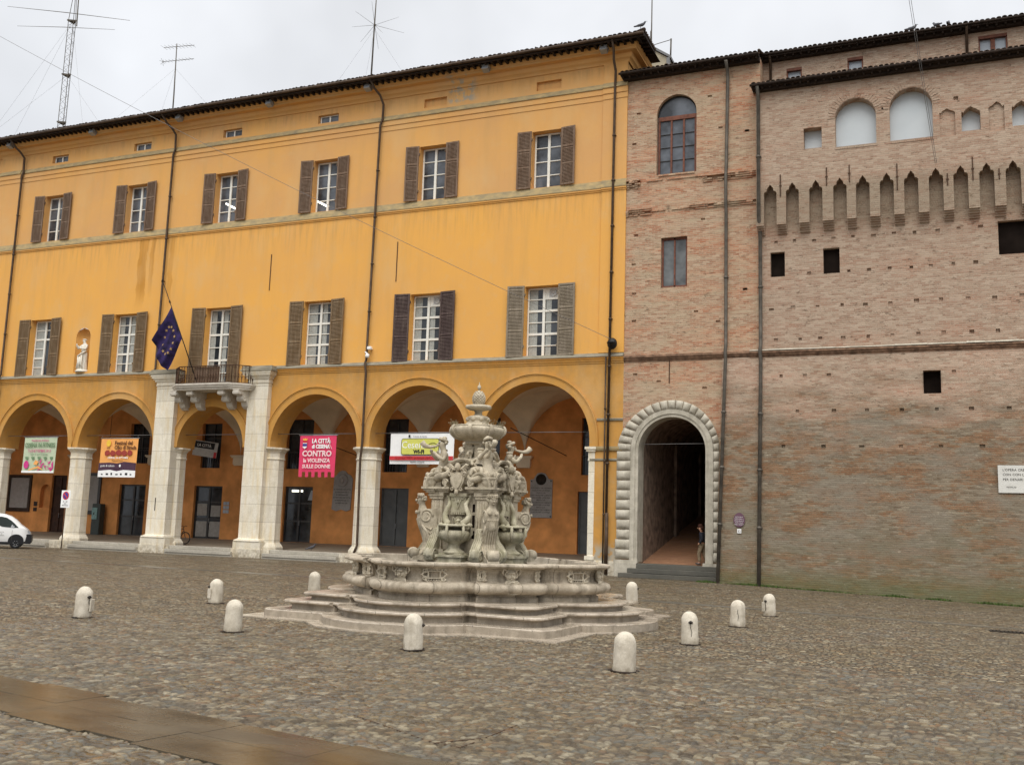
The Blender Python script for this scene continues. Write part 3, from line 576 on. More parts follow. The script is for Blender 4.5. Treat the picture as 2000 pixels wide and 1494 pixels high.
# ---- arcade columns: octagonal shafts with moulded bases and capitals
def octa(h): k=h*math.tan(PI/8); return [(-k,-h),(k,-h),(h,-k),(h,k),(k,h),(-k,h),(-h,k),(-h,-k)]
def octstack(mb,prof,cx,cy,ax=1):
    vs=[];n=8
    for h,z in prof: vs+=[(cx+x*ax,cy+y,z) for x,y in octa(h)]
    fs=[tuple(range(7,-1,-1)),tuple(range(len(vs)-8,len(vs)))]
    for i in range(len(prof)-1): fs+=[(i*n+k,i*n+(k+1)%n,(i+1)*n+(k+1)%n,(i+1)*n+k) for k in range(n)]
    return mb.add(vs,fs)
CY=D+.62
def column(cx,half=None):
    mb=MB()
    octstack(mb,[(.77,.44),(.77,.56),(.74,.63),(.70,.68),(.66,.74),(.61,.80),(.60,.86),(.58,5.17)],cx,CY)
    c=mb.build('column','travertine',PAL)
    mb=MB(); octstack(mb,[(.58,5.17),(.62,5.18),(.63,5.22),(.605,5.25),(.59,5.27),(.59,5.52),(.63,5.55),(.64,5.60),(.70,5.66),(.76,5.70),(.79,5.74),(.79,5.815)],cx,CY)
    mb.build('capital','travertine',c)
    mb=MB(); mb.box(cx-.86,cx+.86,D-.38,D+1.5,-.3,.44); mb.build('plinth','travertine',c)
    return c
for cx in (-52.7,-46.06,-39.07,-32.42,-26.45,-20.25): column(cx)
mb=MB()     # half column built against the right-hand pier
mb.box(-14.36,-14.07,D-.012,D+1.35,.84,5.17); mb.box(-14.46,-14.0,D-.09,D+1.35,.66,.84); mb.box(-14.39,-14.05,D-.03,D+1.36,5.17,5.24); mb.box(-14.38,-14.06,D-.02,D+1.36,5.24,5.6); mb.box(-14.46,-14.02,D-.10,D+1.4,5.6,5.7); mb.box(-14.52,-13.98,D-.15,D+1.42,5.7,5.815)
mb.box(-14.6,-12.75,D-.06,D+1.5,-.3,.60); mb.box(-14.45,-12.75,D-.04,D+1.2,.60,.66)
mb.build('half_column','travertine',PAL)
# giant pilasters framing the balcony bay
for xc in (-39.27,-32.98):
    mb=MB(); y0=D-.31
    mb.box(xc-.65,xc+.65,y0,D+.3,.98,9.25)
    p=mb.build('giant_pilaster','travertine',PAL)
    mb=MB(); mb.box(xc-.93,xc+.93,y0-.18,D+.3,-.3,.45); mb.box(xc-.87,xc+.87,y0-.13,D+.3,.45,.82); 
    mb.add(*(lambda P:(P,[(0,1,2,3),(4,5,6,7)][0:0]+[(i*4+j,i*4+(j+1)%4,(i+1)*4+(j+1)%4,(i+1)*4+j) for i in range(4) for j in range(4)]+[(16,17,18,19)]))([(xc+sx*(.65+o),(y0-o) if sy<0 else D+.3,z) for o,z in ((.15,.82),(.17,.86),(.15,.91),(.07,.95),(.0,.99)) for sx,sy in ((-1,-1),(1,-1),(1,1),(-1,1))]))
    mb.build('base','travertine',p)
    mb=MB(); 
    for a,z0,z1 in ((.02,9.10,9.14),(.05,9.25,9.30),(.03,9.30,9.48),(.10,9.48,9.58),(.17,9.58,9.66),(.24,9.66,9.76),(.28,9.76,9.86)): mb.box(xc-.65-a,xc+.65+a,y0-a,D+.3,z0+.001,z1)
    mb.build('capital','travertine',p)
    mb=MB(); mb.box(xc-1.02,xc+1.02,y0-.32,D+.2,9.861,9.95); mb.box(xc-1.0,xc+1.0,y0-.28,D+.1,9.95,10.15,tap=.05); mb.build('coping','greyledge',p)
mb=MB(); mb.box(-39.4,-39.36,D-.33,D-.31,2.3,3.0); mb.build('slot','void',PAL)
# steps between the plinths
edges=[-58.8,-52.7,-46.06,-39.2,-32.8,-26.45,-20.25,-13.7]
for a,b in zip(edges,edges[1:]):
    x0=a+(.86 if a not in(-39.2,-32.8) else 1.0); x1=b-(.86 if b not in (-39.2,-32.8) else 1.0)
    mb=MB(); mb.bbox(x0,x1,D-.30,D+.35,.28,.452,.012); mb.bbox(x0,x1,D-.66,D-.20,.10,.275,.012); mb.box(x0-.05,x1+.05,D-.60,D+.3,-.4,.10); mb.build('step','portico_step',PAL)
mb=MB(); mb.box(-60,-13.7,D+.3,D+1.6,-.3,.44); mb.quad((-60,D+1.5,.44),(-13.0,D+1.5,.44),(-13.0,50.5,.70),(-60,50.5,.70)); mb.build('floor','portico_floor',PAL)
# ---- inside the arcade
BW=50.4
W3=[(-48.38,-46.74,5.35,7.97),(-42.47,-40.95,5.09,7.91),(-36.0,-34.1,5.07,8.1),(-29.22,-27.6,4.94,8.05),(-23.4,-21.8,5.0,8.05),(-17.02,-15.6,4.88,7.96)]
DR=[(-54.98,-53.6,.66,4.51,'door_brown'),(-48.93,-46.74,.66,3.97,'door_dark'),(-42.79,-40.60,.66,3.96,'door_dark'),(-35.97,-33.92,.70,4.02,'door_dark'),(-29.29,-27.41,.70,4.02,'door_grey'),(-17.18,-15.6,.70,4.0,'door_grey')]
hs=[(a,b,c,d,.35,True) for a,b,c,d in W3]+[(a,b,c,d,.4,True) for a,b,c,d,_ in DR]+[(-55.93,-54.95,2.31,arch(-55.44,.49,3.4),.3,True)]
mb=MB(); wall(mb,-62,-12.9,.40,10.0,BW,hs); mb.box(-12.95,-12.75,D+1.2,BW,.3,10); mb.box(-60.5,-60.3,D+1.45,BW,-.3,10); mb.build('portico_back_wall','portico_orange',PAL)
BC=[-60.3,-52.9,-46.2,-39.4,-32.95,-26.5,-20.3,-13.9]   # bay boundaries at the columns
mb=MB()
for a,b in zip(BC,BC[1:]):
    c=(a+b)/2; rx=(b-a)/2; ry=(BW-D-1.4)/2; cy=(BW+D+1.4)/2; z0=5.85; rise=3.25
    def vf(u,v):
        x=a+(b-a)*u; y=D+1.4+(BW-D-1.4)*v
        hx=math.sqrt(max(0,1-((x-c)/rx)**2)); hy=math.sqrt(max(0,1-((y-cy)/ry)**2)); return (x,y,z0+rise*max(hx,hy))
    us=[.5*(1-math.cos(PI*i/36)) for i in range(37)]
    mb.grid(lambda u,v:vf(us[min(36,int(round(u*36)))],us[min(36,int(round(v*36)))]),36,36)
mb.build('vault','vault_plaster',PAL)
mb=MB()
for x in BC[1:-1]: 
    mb.box(x-.40,x+.40,BW-.20,BW,5.32,5.72); mb.box(x-.48,x+.48,BW-.28,BW,5.72,5.80); mb.box(x-.53,x+.53,BW-.33,BW,5.80,5.88); mb.box(x-.36,x+.36,BW-.15,BW,5.24,5.32)
mb.build('corbel','vault_plaster',PAL)
for k,(a,b,c,d) in enumerate(W3):
    mb=MB(); m=(a+b)/2
    for x in (a+.04,m,b-.04): mb.box(x-.04,x+.04,BW+.24,BW+.30,c,d)
    for t_ in (0.,.34,.67,1.): z=c+(d-c)*t_; mb.box(a,b,BW+.25,BW+.29,z-.03,z+.03)
    for i in range(9): x=a+.1+(b-a-.2)*i/8; mb.box(x-.015,x+.015,BW+.08,BW+.11,c,c+1.0+.0*i)
    mb.box(a,b,BW+.07,BW+.12,c+1.0,c+1.04)
    f=mb.build('portico_window','door_dark',PAL); g=MB(); g.box(a,b,BW+.31,BW+.33,c,d); g.build('pane','pane_dark',f)
for k,(a,b,c,d,mt) in enumerate(DR):
    mb=MB(); m=(a+b)/2; y=BW+.18
    mb.box(a,a+.10,y,y+.1,c,d); mb.box(b-.10,b,y,y+.1,c,d); mb.box(a+.1,b-.1,y,y+.1,d-.1,d); mb.box(m-.07,m+.07,y-.02,y+.1,c,d-.1)
    for z in (c+.05,c+1.25,d-1.0): mb.box(a+.1,m-.07,y,y+.08,z-.05,z+.05); mb.box(m+.07,b-.1,y,y+.08,z-.05,z+.05)
    f=mb.build('door',mt,PAL); g=MB(); g.box(a+.1,b-.1,y+.05,y+.06,c,d-.1); g.build('pane','pane_dark' if mt=='door_dark' else mt,f)
    g=MB(); g.tube([(m+.12,y-.08,c+1.0),(m+.12,y-.08,c+1.3)],.015,6); g.build('handle','lamp_grey',f)
    if k==3: 
        g=MB(); g.box(a+.45,a+1.2,y-.01,y+.04,d-.32,d-.2); g.build('lit_tube','tube_light',f)
        g=MB(); g.add([(b-.45,y+.02,d-.8),(b-.08,y+.02,d-.8),(b-.08,y+.02,d-.22),(b-.25,y+.02,d-.22)],[(0,1,2,3)]); g.build('notice','pane_blue',f)
    if k==2:
        g=MB(); g.box(a+.15,m-.1,y+.02,y+.03,c+.15,c+1.1); g.box(a+.18,m-.15,y+.02,y+.03,c+1.45,c+2.2); g.box(m+.15,b-.2,y+.02,y+.03,c+1.4,c+2.1); g.box(m+.1,b-.15,y+.02,y+.03,c+.15,c+1.1); g.build('notice','tile_text',f)
# tie rods
for c,r,cr in AR: mb=MB(); mb.tube([(c-r-.3,D+.5,6.56),(c+r+.3,D+.5,6.56)],.018,6); mb.build('tie_rod','steel_wire',PAL)
for x in (-32.1,-19.0): mb=MB(); mb.tube([(x,D+1.6,6.9),(x+1.2,BW-.2,5.9)],.022,6); mb.build('tie_rod','iron',PAL)
# ---- balcony
bx0,bx1=-38.35,-33.3; by=D-1.32
def bpoly(g): return [(bx0-g,D-.02),(bx0-g,by+.62),(bx0+.75,by-g),(bx1-.75,by-g),(bx1+g,by+.62),(bx1+g,D-.02)]
mb=MB()
for g,z0,z1 in ((.0,8.82,8.90),(.05,8.90,8.96),(.10,8.96,9.06),(.16,9.06,9.15)): mb.prism(bpoly(g),'z',z0,z1)
BA=mb.build('balcony','balcony_stone',PAL)
for x in (-37.95,-36.85,-34.75,-33.75):
    mb=MB(); pr=[(D,8.80),(D-1.16,8.80),(D-1.22,8.70),(D-1.20,8.58),(D-1.08,8.52),(D-.96,8.55),(D-.92,8.62),(D-.84,8.50),(D-.86,8.36),(D-.78,8.24),(D-.62,8.20),(D-.50,8.28),(D-.46,8.18),(D-.36,7.98),(D-.18,7.86),(D,7.84)]
    mb.prism([(y,z) for y,z in pr],'x',x-.19,x+.19)
    for (yy,zz_,r) in ((D-1.12,8.64,.085),(D-.70,8.33,.12)):
        mb.lathe([(r,-.215),(r*.9,-.235),(r*.5,-.225),(r*.5,.225),(r*.9,.235),(r,.215)],(0,0,0),14); mb.xf(Matrix.Translation((x,yy,zz_))@Matrix.Rotation(PI/2,4,'Y'),len(mb.v)-84)
    mb.box(x-.24,x+.24,D-1.2,D,8.78,8.83)
    mb.build('bracket','balcony_stone',BA)
mb=MB(); P=bpoly(-.06); zb,zt=9.20,10.12
for (a,b) in zip(P,P[1:]):
    a=Vector((*a,0));b=Vector((*b,0)); L=(b-a).length; n=max(3,int(L/.17))
    for z,r in ((zt,.028),(zb,.016),(zt-.12,.012),(zb+.32,.01)): mb.tube([a+Vector((0,0,z)),b+Vector((0,0,z))],r,6)
    for i in range(n+1):
        p=a.lerp(b,i/n)
        if i in (0,n): mb.tube([p+Vector((0,0,9.14)),p+Vector((0,0,zt))],.022,6)
        else:
            mb.tube([p+Vector((0,0,z)) for z in (zb,zb+.12,zb+.3,zb+.36,zb+.45,zb+.5,zb+.7,zt)],[.012,.016,.036,.016,.038,.016,.012,.012],6)
            mb.lathe([(.0,-.03),(.035,0),(.0,.03)],(p.x,p.y,zt-.06),5)
mb.build('railing','rusty_iron',BA)
for k in range(2):
    s=MB(); x0=-36.55+k*.83; s.box(x0,x0+.06,by+.09,by+.13,9.18,10.08); s.box(x0+.74,x0+.8,by+.09,by+.13,9.18,10.08)
    s.box(x0+.05,x0+.75,by+.11,by+.12,9.2,10.06)
    for z in (9.18,9.62,10.03): s.box(x0+.06,x0+.74,by+.09,by+.13,z,z+.05)
    zc=9.27
    while zc<10.02: s.add([(x0+.06,by+.09,zc-.02),(x0+.74,by+.09,zc-.02),(x0+.74,by+.13,zc+.02),(x0+.06,by+.13,zc+.02)],[(0,1,2,3)]); zc+=.055
    s.build('louver_panel','shutter_brown',BA)
# ================================================================== BRICK GATEHOUSE
GH=thing('brick_gatehouse','tall pinkish brick building with a rusticated stone gateway and an arched window','building',(-10,D,0))
GX0,GX1=-12.75,-6.5; gc,gr,gz=-10.47,1.54,5.63
holes=[(gc-gr,gc+gr,-.3,arch(gc,gr,gz),.9),(-11.31,-9.42,18.58,arch(-10.365,.945,21.52),.32),(-11.05,-9.82,13.15,15.52,.3)]
rr=random.Random(11)
for x,z in ((-12.4,12.9),(-12.45,14.3),(-12.35,15.7),(-12.4,11.6),(-11.2,8.75),(-9.5,11.9),(-8.5,11.4),(-9.2,16.2),(-8.4,20.5),(-12.3,21.7),(-12.5,20.2),(-8.9,22.1),(-9.1,8.4),(-7.2,20.2),(-7.3,12.8),(-12.3,9.1)):
    holes.append((x,x+.2,z,z+.1,.08,True))
mb=MB(); wall(mb,GX0,-8.1,-.3,23.7,D,holes); wall(mb,-8.1,GX1,9.9,23.7,D,[h for h in holes if h[0]>-8.1])
mb.quad((GX1,D,9.9),(GX1,D+3,9.9),(GX1,D+3,23.7),(GX1,D,23.7)); GW=mb.build('brick_wall','brick_gate',GH)
mb=MB(); rooftiles(mb,-13.0,GX1+.05,D-.55,23.72,5,1.7,.215,.055,.42,.05,.03)
mb.tube([(GX1+.02,D-.50,23.80),(GX1+.02,D+1.5,24.4)],.07,8); mb.build('roof','tile',GH)
mb=MB(); mb.box(-13.0,GX1,D-.52,D-.002,23.56,23.70); mb.box(-12.9,GX1,D-.30,D-.002,23.42,23.56); x=-12.9  # dark boards under the tiles also stand in for eave shadow
while x<GX1: mb.box(x-.04,x+.04,D-.48,D,23.46,23.56); x+=.35
mb.build('eave_rafters','wood_beam',GH)
mb=MB(); mb.tube([(-13.05,D-.6,23.62),(GX1,D-.6,23.62)],.06,8); mb.build('gutter','wood_beam',GH)
# eroded brick string courses
def course(x0,x1,z,n=3,seed=0):
    rr=random.Random(seed); mb=MB(); x=x0
    while x<x1:
        w=min(rr.uniform(.12,.3),x1-x)
        for k in range(n):
            if rr.random()<.85: mb.box(x,x+w-.006,D-.03-.045*k-rr.uniform(0,.03),D-.001,z+k*.085,z+k*.085+.078)
        x+=w
    return mb
for a,b,z,n in ((-12.72,-12.05,18.02,5),(-9.1,GX1+.02,18.0,4),(-12.74,-11.5,16.68,4),(-9.95,GX1+.02,16.75,3),(-11.5,-9.95,16.82,1),(-12.0,-9.1,18.3,1)): 
    course(a,b,z,n,int(a*7)).build('string_course','brick_gate',GH)
mb=MB()
def belt(a,b,off=0): return [(D-off+.02,9.72),(D-off-.03,9.72),(D-off-.03,9.79),(D-off-.08,9.81),(D-off-.08,9.88),(D-off-.13,9.9),(D-off-.13,9.97),(D-off-.03,10.05),(D-off+.02,10.05)]
mb.profx(belt(0,0),GX0+.01,-7.0); mb.build('string_course','belt_brick',GH)
# windows
mb=MB(); y=D+.22; c=-10.365; w=.90
for x in (c-w,c-.32,c+.27,c+w-.08): mb.box(x,x+.085,y-.04,y+.04,18.62,21.3)
mb.box(c-w,c+w,y-.06,y+.04,21.28,21.48); mb.box(c-w,c+w,y-.03,y+.04,18.6,18.68)
f=mb.build('arched_window','frame_red',GH)
mb=MB(); mb.add([(c-.93,y+.02,18.6),(c+.93,y+.02,18.6)]+[(c+.93*math.cos(PI*k/20),y+.02,21.5+.93*math.sin(PI*k/20)) for k in range(21)],[tuple(range(23))]); mb.build('pane','pane_slate',f)
mb=MB()
for z in (19.3,19.95,20.6): mb.box(c-w,c+w,y-.02,y+.01,z-.012,z+.012)
mb.tube([(c-.93*math.cos(PI*k/16),y-.01,21.5+.93*math.sin(PI*k/16)) for k in range(17)],.03,6)
mb.build('glazing_bar','iron',f)
mb=MB(); mb.box(-11.2,-9.5,D-.05,D+.2,18.5,18.58); mb.build('window_sill','brick_gate',GH)
mb=MB(); y=D+.18
for a,b in ((-11.03,-10.96),(-10.47,-10.40),(-9.91,-9.84)): mb.box(a,b,y-.04,y+.03,13.17,15.5)
mb.box(-10.96,-9.91,y-.04,y+.03,15.42,15.5); mb.box(-10.96,-9.91,y-.04,y+.03,13.17,13.25); f=mb.build('casement_window','frame_red',GH)
mb=MB(); mb.box(-11,-9.86,y+.01,y+.02,13.2,15.48); mb.build('pane','pane_mid',f)
mb=MB(); mb.box(-10.62,-10.58,D-.03,D,8.7,9.75); mb.build('wall_anchor','rusty_iron',GH)
# rusticated surround
mb=MB()
def pillow(fn,nu=6,nv=6,push=.09):        # fn(u,v)->(x,z) ; block with a swollen face
    def g(u,v):
        x,z=fn(u,v); b=(max(0,math.sin(PI*min(1,max(0,u))))**.45)*(max(0,math.sin(PI*v))**.45); return (x,D-.06-push*b,z)
    mb.grid(g,nu,nv)
    pts=[fn(u,v) for u,v in ((0,0),(1,0),(1,1),(0,1))]
    for (a,b) in zip(pts,pts[1:]+pts[:1]): mb.quad((a[0],D-.061,a[1]),(b[0],D-.061,b[1]),(b[0],D+.05,b[1]),(a[0],D+.05,a[1]))
n=11; z0=.78
rr=random.Random(2)
for sx in (-1,1):
    for k in range(n):
        za=z0+(gz-z0)*k/n+.015; zb_=z0+(gz-z0)*(k+1)/n-.015; xi=gc+sx*(gr+.34); xo=gc+sx*(gr+.98+rr.uniform(-.03,.03)) if sx<0 else gc+sx*(gr+.60)
        x0_,x1_=min(xi,xo),max(xi,xo); pillow(lambda u,v:(x0_+(x1_-x0_)*u,za+(zb_-za)*v),8,6,.12)
nv_=19
for k in range(nv_):
    a0=PI*(k+.04)/nv_; a1=PI*(k+.96)/nv_; ro=gr+.74
    pillow(lambda u,v:(gc-(gr+.34+(ro-gr-.34)*v)*math.cos(a0+(a1-a0)*u)*(1+.10*v*abs(math.cos((a0+a1)/2))*(1 if k<9 else -.6)),gz+(gr+.34+(ro-gr-.34)*v)*math.sin(a0+(a1-a0)*u)),6,7,.11)
mb.build('rusticated_surround','gate_stone',GH)
mb=MB()
for k in range(24):
    a0=PI*k/24;a1=PI*(k+1)/24
    for r0,r1,y0 in ((gr-.012,gr+.13,D-.04),(gr+.13,gr+.335,D-.085)):
        q=[(gc-r*math.cos(a),yy,gz+r*math.sin(a)) for a in (a0,a1) for r,yy in ((r0,D+.905 if r0<gr else D),(r0,y0),(r1,y0),(r1,D))]
        mb.add(q,[(0,1,5,4),(1,2,6,5),(2,3,7,6)])
for sx in (-1,1):
    for r0,r1,y0 in ((gr-.012,gr+.13,D-.04),(gr+.13,gr+.335,D-.085)):
        a,b=sorted((gc+sx*r0,gc+sx*r1)); mb.box(a,b,y0,D+(.9 if r0<gr else .0)+.01,.66,gz)
mb.build('jamb','gate_stone',GH)
mb=MB(); mb.box(gc-gr-1.05,gc-gr+.06,D-.16,D+.05,.62,.74); mb.box(gc-gr-1.0,gc-gr+.02,D-.2,D+.05,-.3,.62); mb.build('plinth','gate_stone',GH)
mb=MB(); mb.box(gc+gr-.1,gc+gr+.62,D-.14,D+.05,.60,.73)
mb.build('plinth','gate_stone',GH)
mb=MB()
for k,(z1,y0,x0) in enumerate(((.60,D-.18,-12.05),(.40,D-.58,-12.3),(.20,D-.98,-12.6))): mb.bbox(x0,-8.21,y0,D+.95 if k==0 else y0+.42,z1-.2,z1,.012); 
mb.box(-12.0,-8.3,D-.9,D+.9,-.4,.2); mb.build('doorstep','dark_step',GH)
# passage climbing away behind the gate
mb=MB(); y0=D+.9; y1=D+24; 
def zr(y): return .60+max(0,y-y0)*.193
mb.quad((gc-gr-.0,y0,0),(gc-gr-.0,y1,0),(gc-gr-.0,y1,14),(gc-gr-.0,y0,7.6)); mb.quad((gc+gr+.0,y1,0),(gc+gr+.0,y0,0),(gc+gr+.0,y0,7.6),(gc+gr+.0,y1,14))
mb.quad((gc-gr,y1,0),(gc+gr,y1,0),(gc+gr,y1,14),(gc-gr,y1,14)); mb.quad((gc-gr,y0,7.35),(gc-gr,y1,9),(gc+gr,y1,9),(gc+gr,y0,7.35))
mb.add([(gc-gr*math.cos(PI*k/12),y0+j*23,gz+.4+1.3*math.sin(PI*k/12)+j*.3) for j in (0,1) for k in range(13)],[(k,k+1,14+k,13+k) for k in range(12)])
for yy in (D+7,D+13): mb.box(gc+gr-.3,gc+gr,yy,yy+.5,0,9); mb.box(gc-gr,gc-gr+.14,yy,yy+.5,0,9)
mb.build('passage','passage_brick',GH)
mb=MB(); mb.quad((gc-gr,y0-.3,.605),(gc+gr,y0-.3,.605),(gc+gr,y0,.605),(gc-gr,y0,.605)); mb.quad((gc-gr,y0,.605),(gc+gr,y0,.605),(gc+gr,y1,zr(y1)),(gc-gr,y1,zr(y1))); mb.build('passage_ramp','ramp_brick',GH)
mb=MB(); mb.tube([(gc-gr,D+.3,5.95),(gc+gr,D+.3,5.98)],.012,5); mb.build('tie_rod','steel_wire',GH)
pipe([(-7.95,D-.62,23.5),(-7.95,D-.2,23.2),(-7.95,D-.12,22.8),(-8.02,D-.12,18.6),(-8.02,D-.22,18.2),(-8.02,D-.22,16.8),(-8.02,D-.14,16.5),(-8.03,D-.14,10.3),(-8.03,D-.3,10.0),(-8.03,D-.22,9.7),(-8.10,D-1.58,.0)],.075,'pipe_grey',GH)
# ================================================================== BRICK FORTRESS
FT=thing('brick_fortress','high brick fortress wall with pointed corbel arches, glazed arched openings and a leaning base','building',(0,D,0))
FX0,FX1=-6.62,11.0; FY=D-.02; UY=D-.50     # lower and corbelled-out upper face
def sc(z): return D-.04-1.42*max(0.,(9.75-z)/9.75)      # the leaning base
ph=[]
_rp=random.Random(21)
def put(lst,z,w=.17,h=.15): 
    for x in lst: w_=w*_rp.uniform(.75,1.25);h_=h*_rp.uniform(.7,1.2);zo=_rp.uniform(-.03,.03); ph.append((x-w_/2,x+w_/2,z-h_/2+zo,z+h_/2+zo,_rp.uniform(.04,.11),True))
put([-5.84,-5.05,-4.22,-3.41,-2.61,-1.78,-.96,-.15,.74,1.54,2.37,4.9,5.7,6.6],14.85); put([-4.45,-2.8,-1.99,-1.16,-.31,.44,1.3,2.14,5.0,5.9],13.35)
put([-6.06,-5.14,-4.11,-3.1,-2.16,-1.17,-.15,.79,1.81,2.79,3.78,4.8,5.8,6.8],11.87); put([-5.87,-4.85,-4.02,-3.08,-2.07,-1.12,-.11,.85,1.9,2.86,3.9,4.9],10.48)
dk=[(-6.09,-5.47,13.31,14.42,.6,True),(-3.85,-3.17,13.31,14.43,.6,True),(3.01,4.75,13.62,15.03,.6,True)]
mb=MB(); wall(mb,FX0,FX1,9.75,15.62,FY,ph+dk)
low=[]
def putl(lst,z): 
    for x in lst: w_=_rp.uniform(.06,.1);h_=_rp.uniform(.05,.08); low.append((x*.985-w_,x*.985+w_,z-h_,z+h_,_rp.uniform(.04,.1),True))
putl([-5.73,-4.72,-3.73,1.2],8.85); putl([-5.03,-3.52,-2.19,-.83,.51,1.8,3.17,4.6],7.29); putl([-5.6,-3.95,-2.42,-.89,.62,2.14,3.7],5.77)
low.append((.03,.69,7.95,8.9,.5,True))
# scarp: sliced in z as well so that the leaning face stays smooth
wall(mb,-8.2,FX1,-.6,9.75,0,low,yfn=sc)
mb.quad((-8.2,sc(-.6),-.6),(-8.2,D+.1,-.6),(-8.2,D+.1,9.75),(-8.2,sc(9.75),9.75))
# corbel zone: piers with pointed trefoil heads between
SL=[-6.02,-5.07,-4.08,-3.08,-2.15,-1.19,-.23,.73,1.67,2.64,3.61,4.58,5.55,6.5,7.5,8.4,9.4,10.3]
def trefoil(c,w,zb,ht):
    def f(x):
        t=abs(x-c)/w
        if t>.55: return zb+ht*.30*math.sqrt(max(0,1-((t-.62)/.40)**2)) if t<1.02 else zb
        q=t/.55; return zb+ht*(.36+.46*math.sqrt(max(0,1-q*q))+.18*max(0,1-q*2.2))
    return f
hs=[(c-.275,c+.275,15.2,trefoil(c,.275,16.95,.45),.47,) for c in SL]
def mtop(x): return 15.45
wall(mb,FX0,FX1,15.62,18.0,UY,[(a,b,15.62,f,d) for a,b,_,f,d in hs],seg=.021)
up=[(-4.56,-3.80,18.86,19.81,.45),(-3.23,-1.56,18.78,arch(-2.395,.835,20.08),.45),(-1.01,.68,18.78,arch(-.165,.845,20.22),.45)]
def serr(c,w,z0,h): return lambda x: z0+h*(1-int(abs(x-c)/w*3.999)/4.0)+.03*math.sin(x*60)
up+=[(1.78,2.49,18.86,serr(2.135,.36,19.62,.27),.45),(3.66,4.38,18.84,serr(4.02,.37,19.60,.27),.45),(.94,1.54,18.72,serr(1.24,.31,19.70,.26),.10,True),(2.80,3.38,18.71,serr(3.09,.3,19.70,.28),.10,True),(5.5,6.2,18.84,serr(5.85,.36,19.6,.27),.45)]
up+=[(1.5,1.68,20.25,20.42,.1,True)]
wall(mb,FX0,FX1,18.0,22.25,UY,up,seg=.07)
mb.quad((FX0,UY,15.62),(FX0,D,15.62),(FX0,D,22.25),(FX0,UY,22.25)); 
# back of the slots and the stepped feet of the piers
mb.quad((FX0,FY-.004,15.35),(FX1,FY-.004,15.35),(FX1,FY-.004,18.0),(FX0,FY-.004,18.0))
xs=[FX0]+[v for c in SL for v in (c-.275,c+.275)]+[FX1]
for a,b in zip(xs[::2],xs[1::2]):
    if b-a>.05: 
        for (y,z0_,z1_) in ((UY+.004,15.54,15.62),(UY+.10,15.46,15.54),(UY+.2,15.38,15.46),(UY+.3,15.30,15.38),(UY+.38,15.22,15.30)): mb.box(a+.002,b-.002,y,FY-.006,z0_,z1_)
FW=mb.build('fortress_wall','brick_fort',FT)
for c,r,z in ((-2.395,.835,20.08),(-.165,.845,20.22)):
    mb=MB()
    for k in range(26):
        a=PI*(k+.5)/26; m=Matrix.Translation((c-math.cos(a)*(r+.17),UY-.004,z+math.sin(a)*(r+.17)))@Matrix.Rotation(-(PI/2-a),4,'Y'); mb.box(-.045,.045,-.02+.012*(k%2),.01,-.15,.15,m)
    mb.build('brick_hood','brick_fort',FT); mb=MB(); x=c-r
    while x<c+r: mb.box(x,x+.06,UY-.02,UY+.3,18.66,18.78); x+=.072
    mb.build('brick_sill','brick_fort',FT)
mb=MB()
for a,b,c,d in ((-4.56,-3.80,18.86,19.81),(-3.23,-1.56,18.78,20.95),(-1.01,.68,18.78,21.1),(1.78,2.49,18.86,19.92),(3.66,4.38,18.84,19.9),(5.5,6.2,18.8,19.9)):
    mb=MB(); mb.box(a-.1,b+.1,UY+.45,UY+.47,c-.1,d+.1); mb.build('glazed_opening','pane_sky',FT)
for a,b,c,d in ((-6.09,-5.47,13.31,14.42),(-3.85,-3.17,13.31,14.43),(3.01,4.75,13.62,15.03)): mb=MB(); mb.box(a+.004,b-.004,FY+.25,FY+.28,c+.004,d-.004); mb.build('dark_opening','void',FT)
mb=MB(); mb.box(.03,.69,sc(8.4)+.3,sc(8.4)+.34,7.9,8.95); mb.build('dark_opening','void',FT)
mb=MB(); mb.profx(belt(0,0,.03),-7.0,FX1); mb.build('string_course','belt_brick',FT)
rr=random.Random(31); mb=MB(); x=-7.0
while x<FX1:
    w=rr.uniform(.25,.7)
    k=rr.uniform(0,.03)*(rr.random()<.8); mb.profx([(D-.05,10.052),(D-.15-k,10.001),(D-.155-k,10.015),(D-.05,10.07+k)],x,x+w-.004)
    x+=w
mb.build('string_course','gate_stone',FT)
mb=MB(); rooftiles(mb,FX0-.15,FX1,UY-.42,22.02,3.2,1.1,.215,.055,.42,.05,.03); mb.build('roof','tile',FT)
mb=MB(); mb.box(FX0-.15,FX1,UY-.4,UY-.002,21.86,22.0); mb.box(FX0-.05,FX1,UY-.22,UY-.002,21.74,21.86); x=FX0  # solid dark boards here thicken the shadow band below the roof
while x<FX1: mb.box(x-.04,x+.04,UY-.37,UY,21.78,21.86); x+=.33
mb.add([(FX0-.16,UY-.4,21.95),(FX0-.16,UY-.4,22.08),(FX0-.16,UY+.7,22.4),(FX0-.16,UY+.7,21.9)],[(0,1,2,3)])
mb.build('eave_rafters','wood_beam',FT)
mb=MB(); mb.tube([(FX0-.2,UY-.47,21.94),(FX1,UY-.47,21.94)],.06,8); mb.build('gutter','wood_beam',FT)
pipe([(-6.5,UY-.45,21.9),(-6.5,UY-.12,21.5),(-6.5,UY-.12,15.9),(-6.5,D-.2,15.4),(-6.5,D-.2,10.3),(-6.52,D-.32,9.95),(-6.5,D-.22,9.6),(-6.42,D-1.58,-.1)],.08,'pipe_grey',FT)
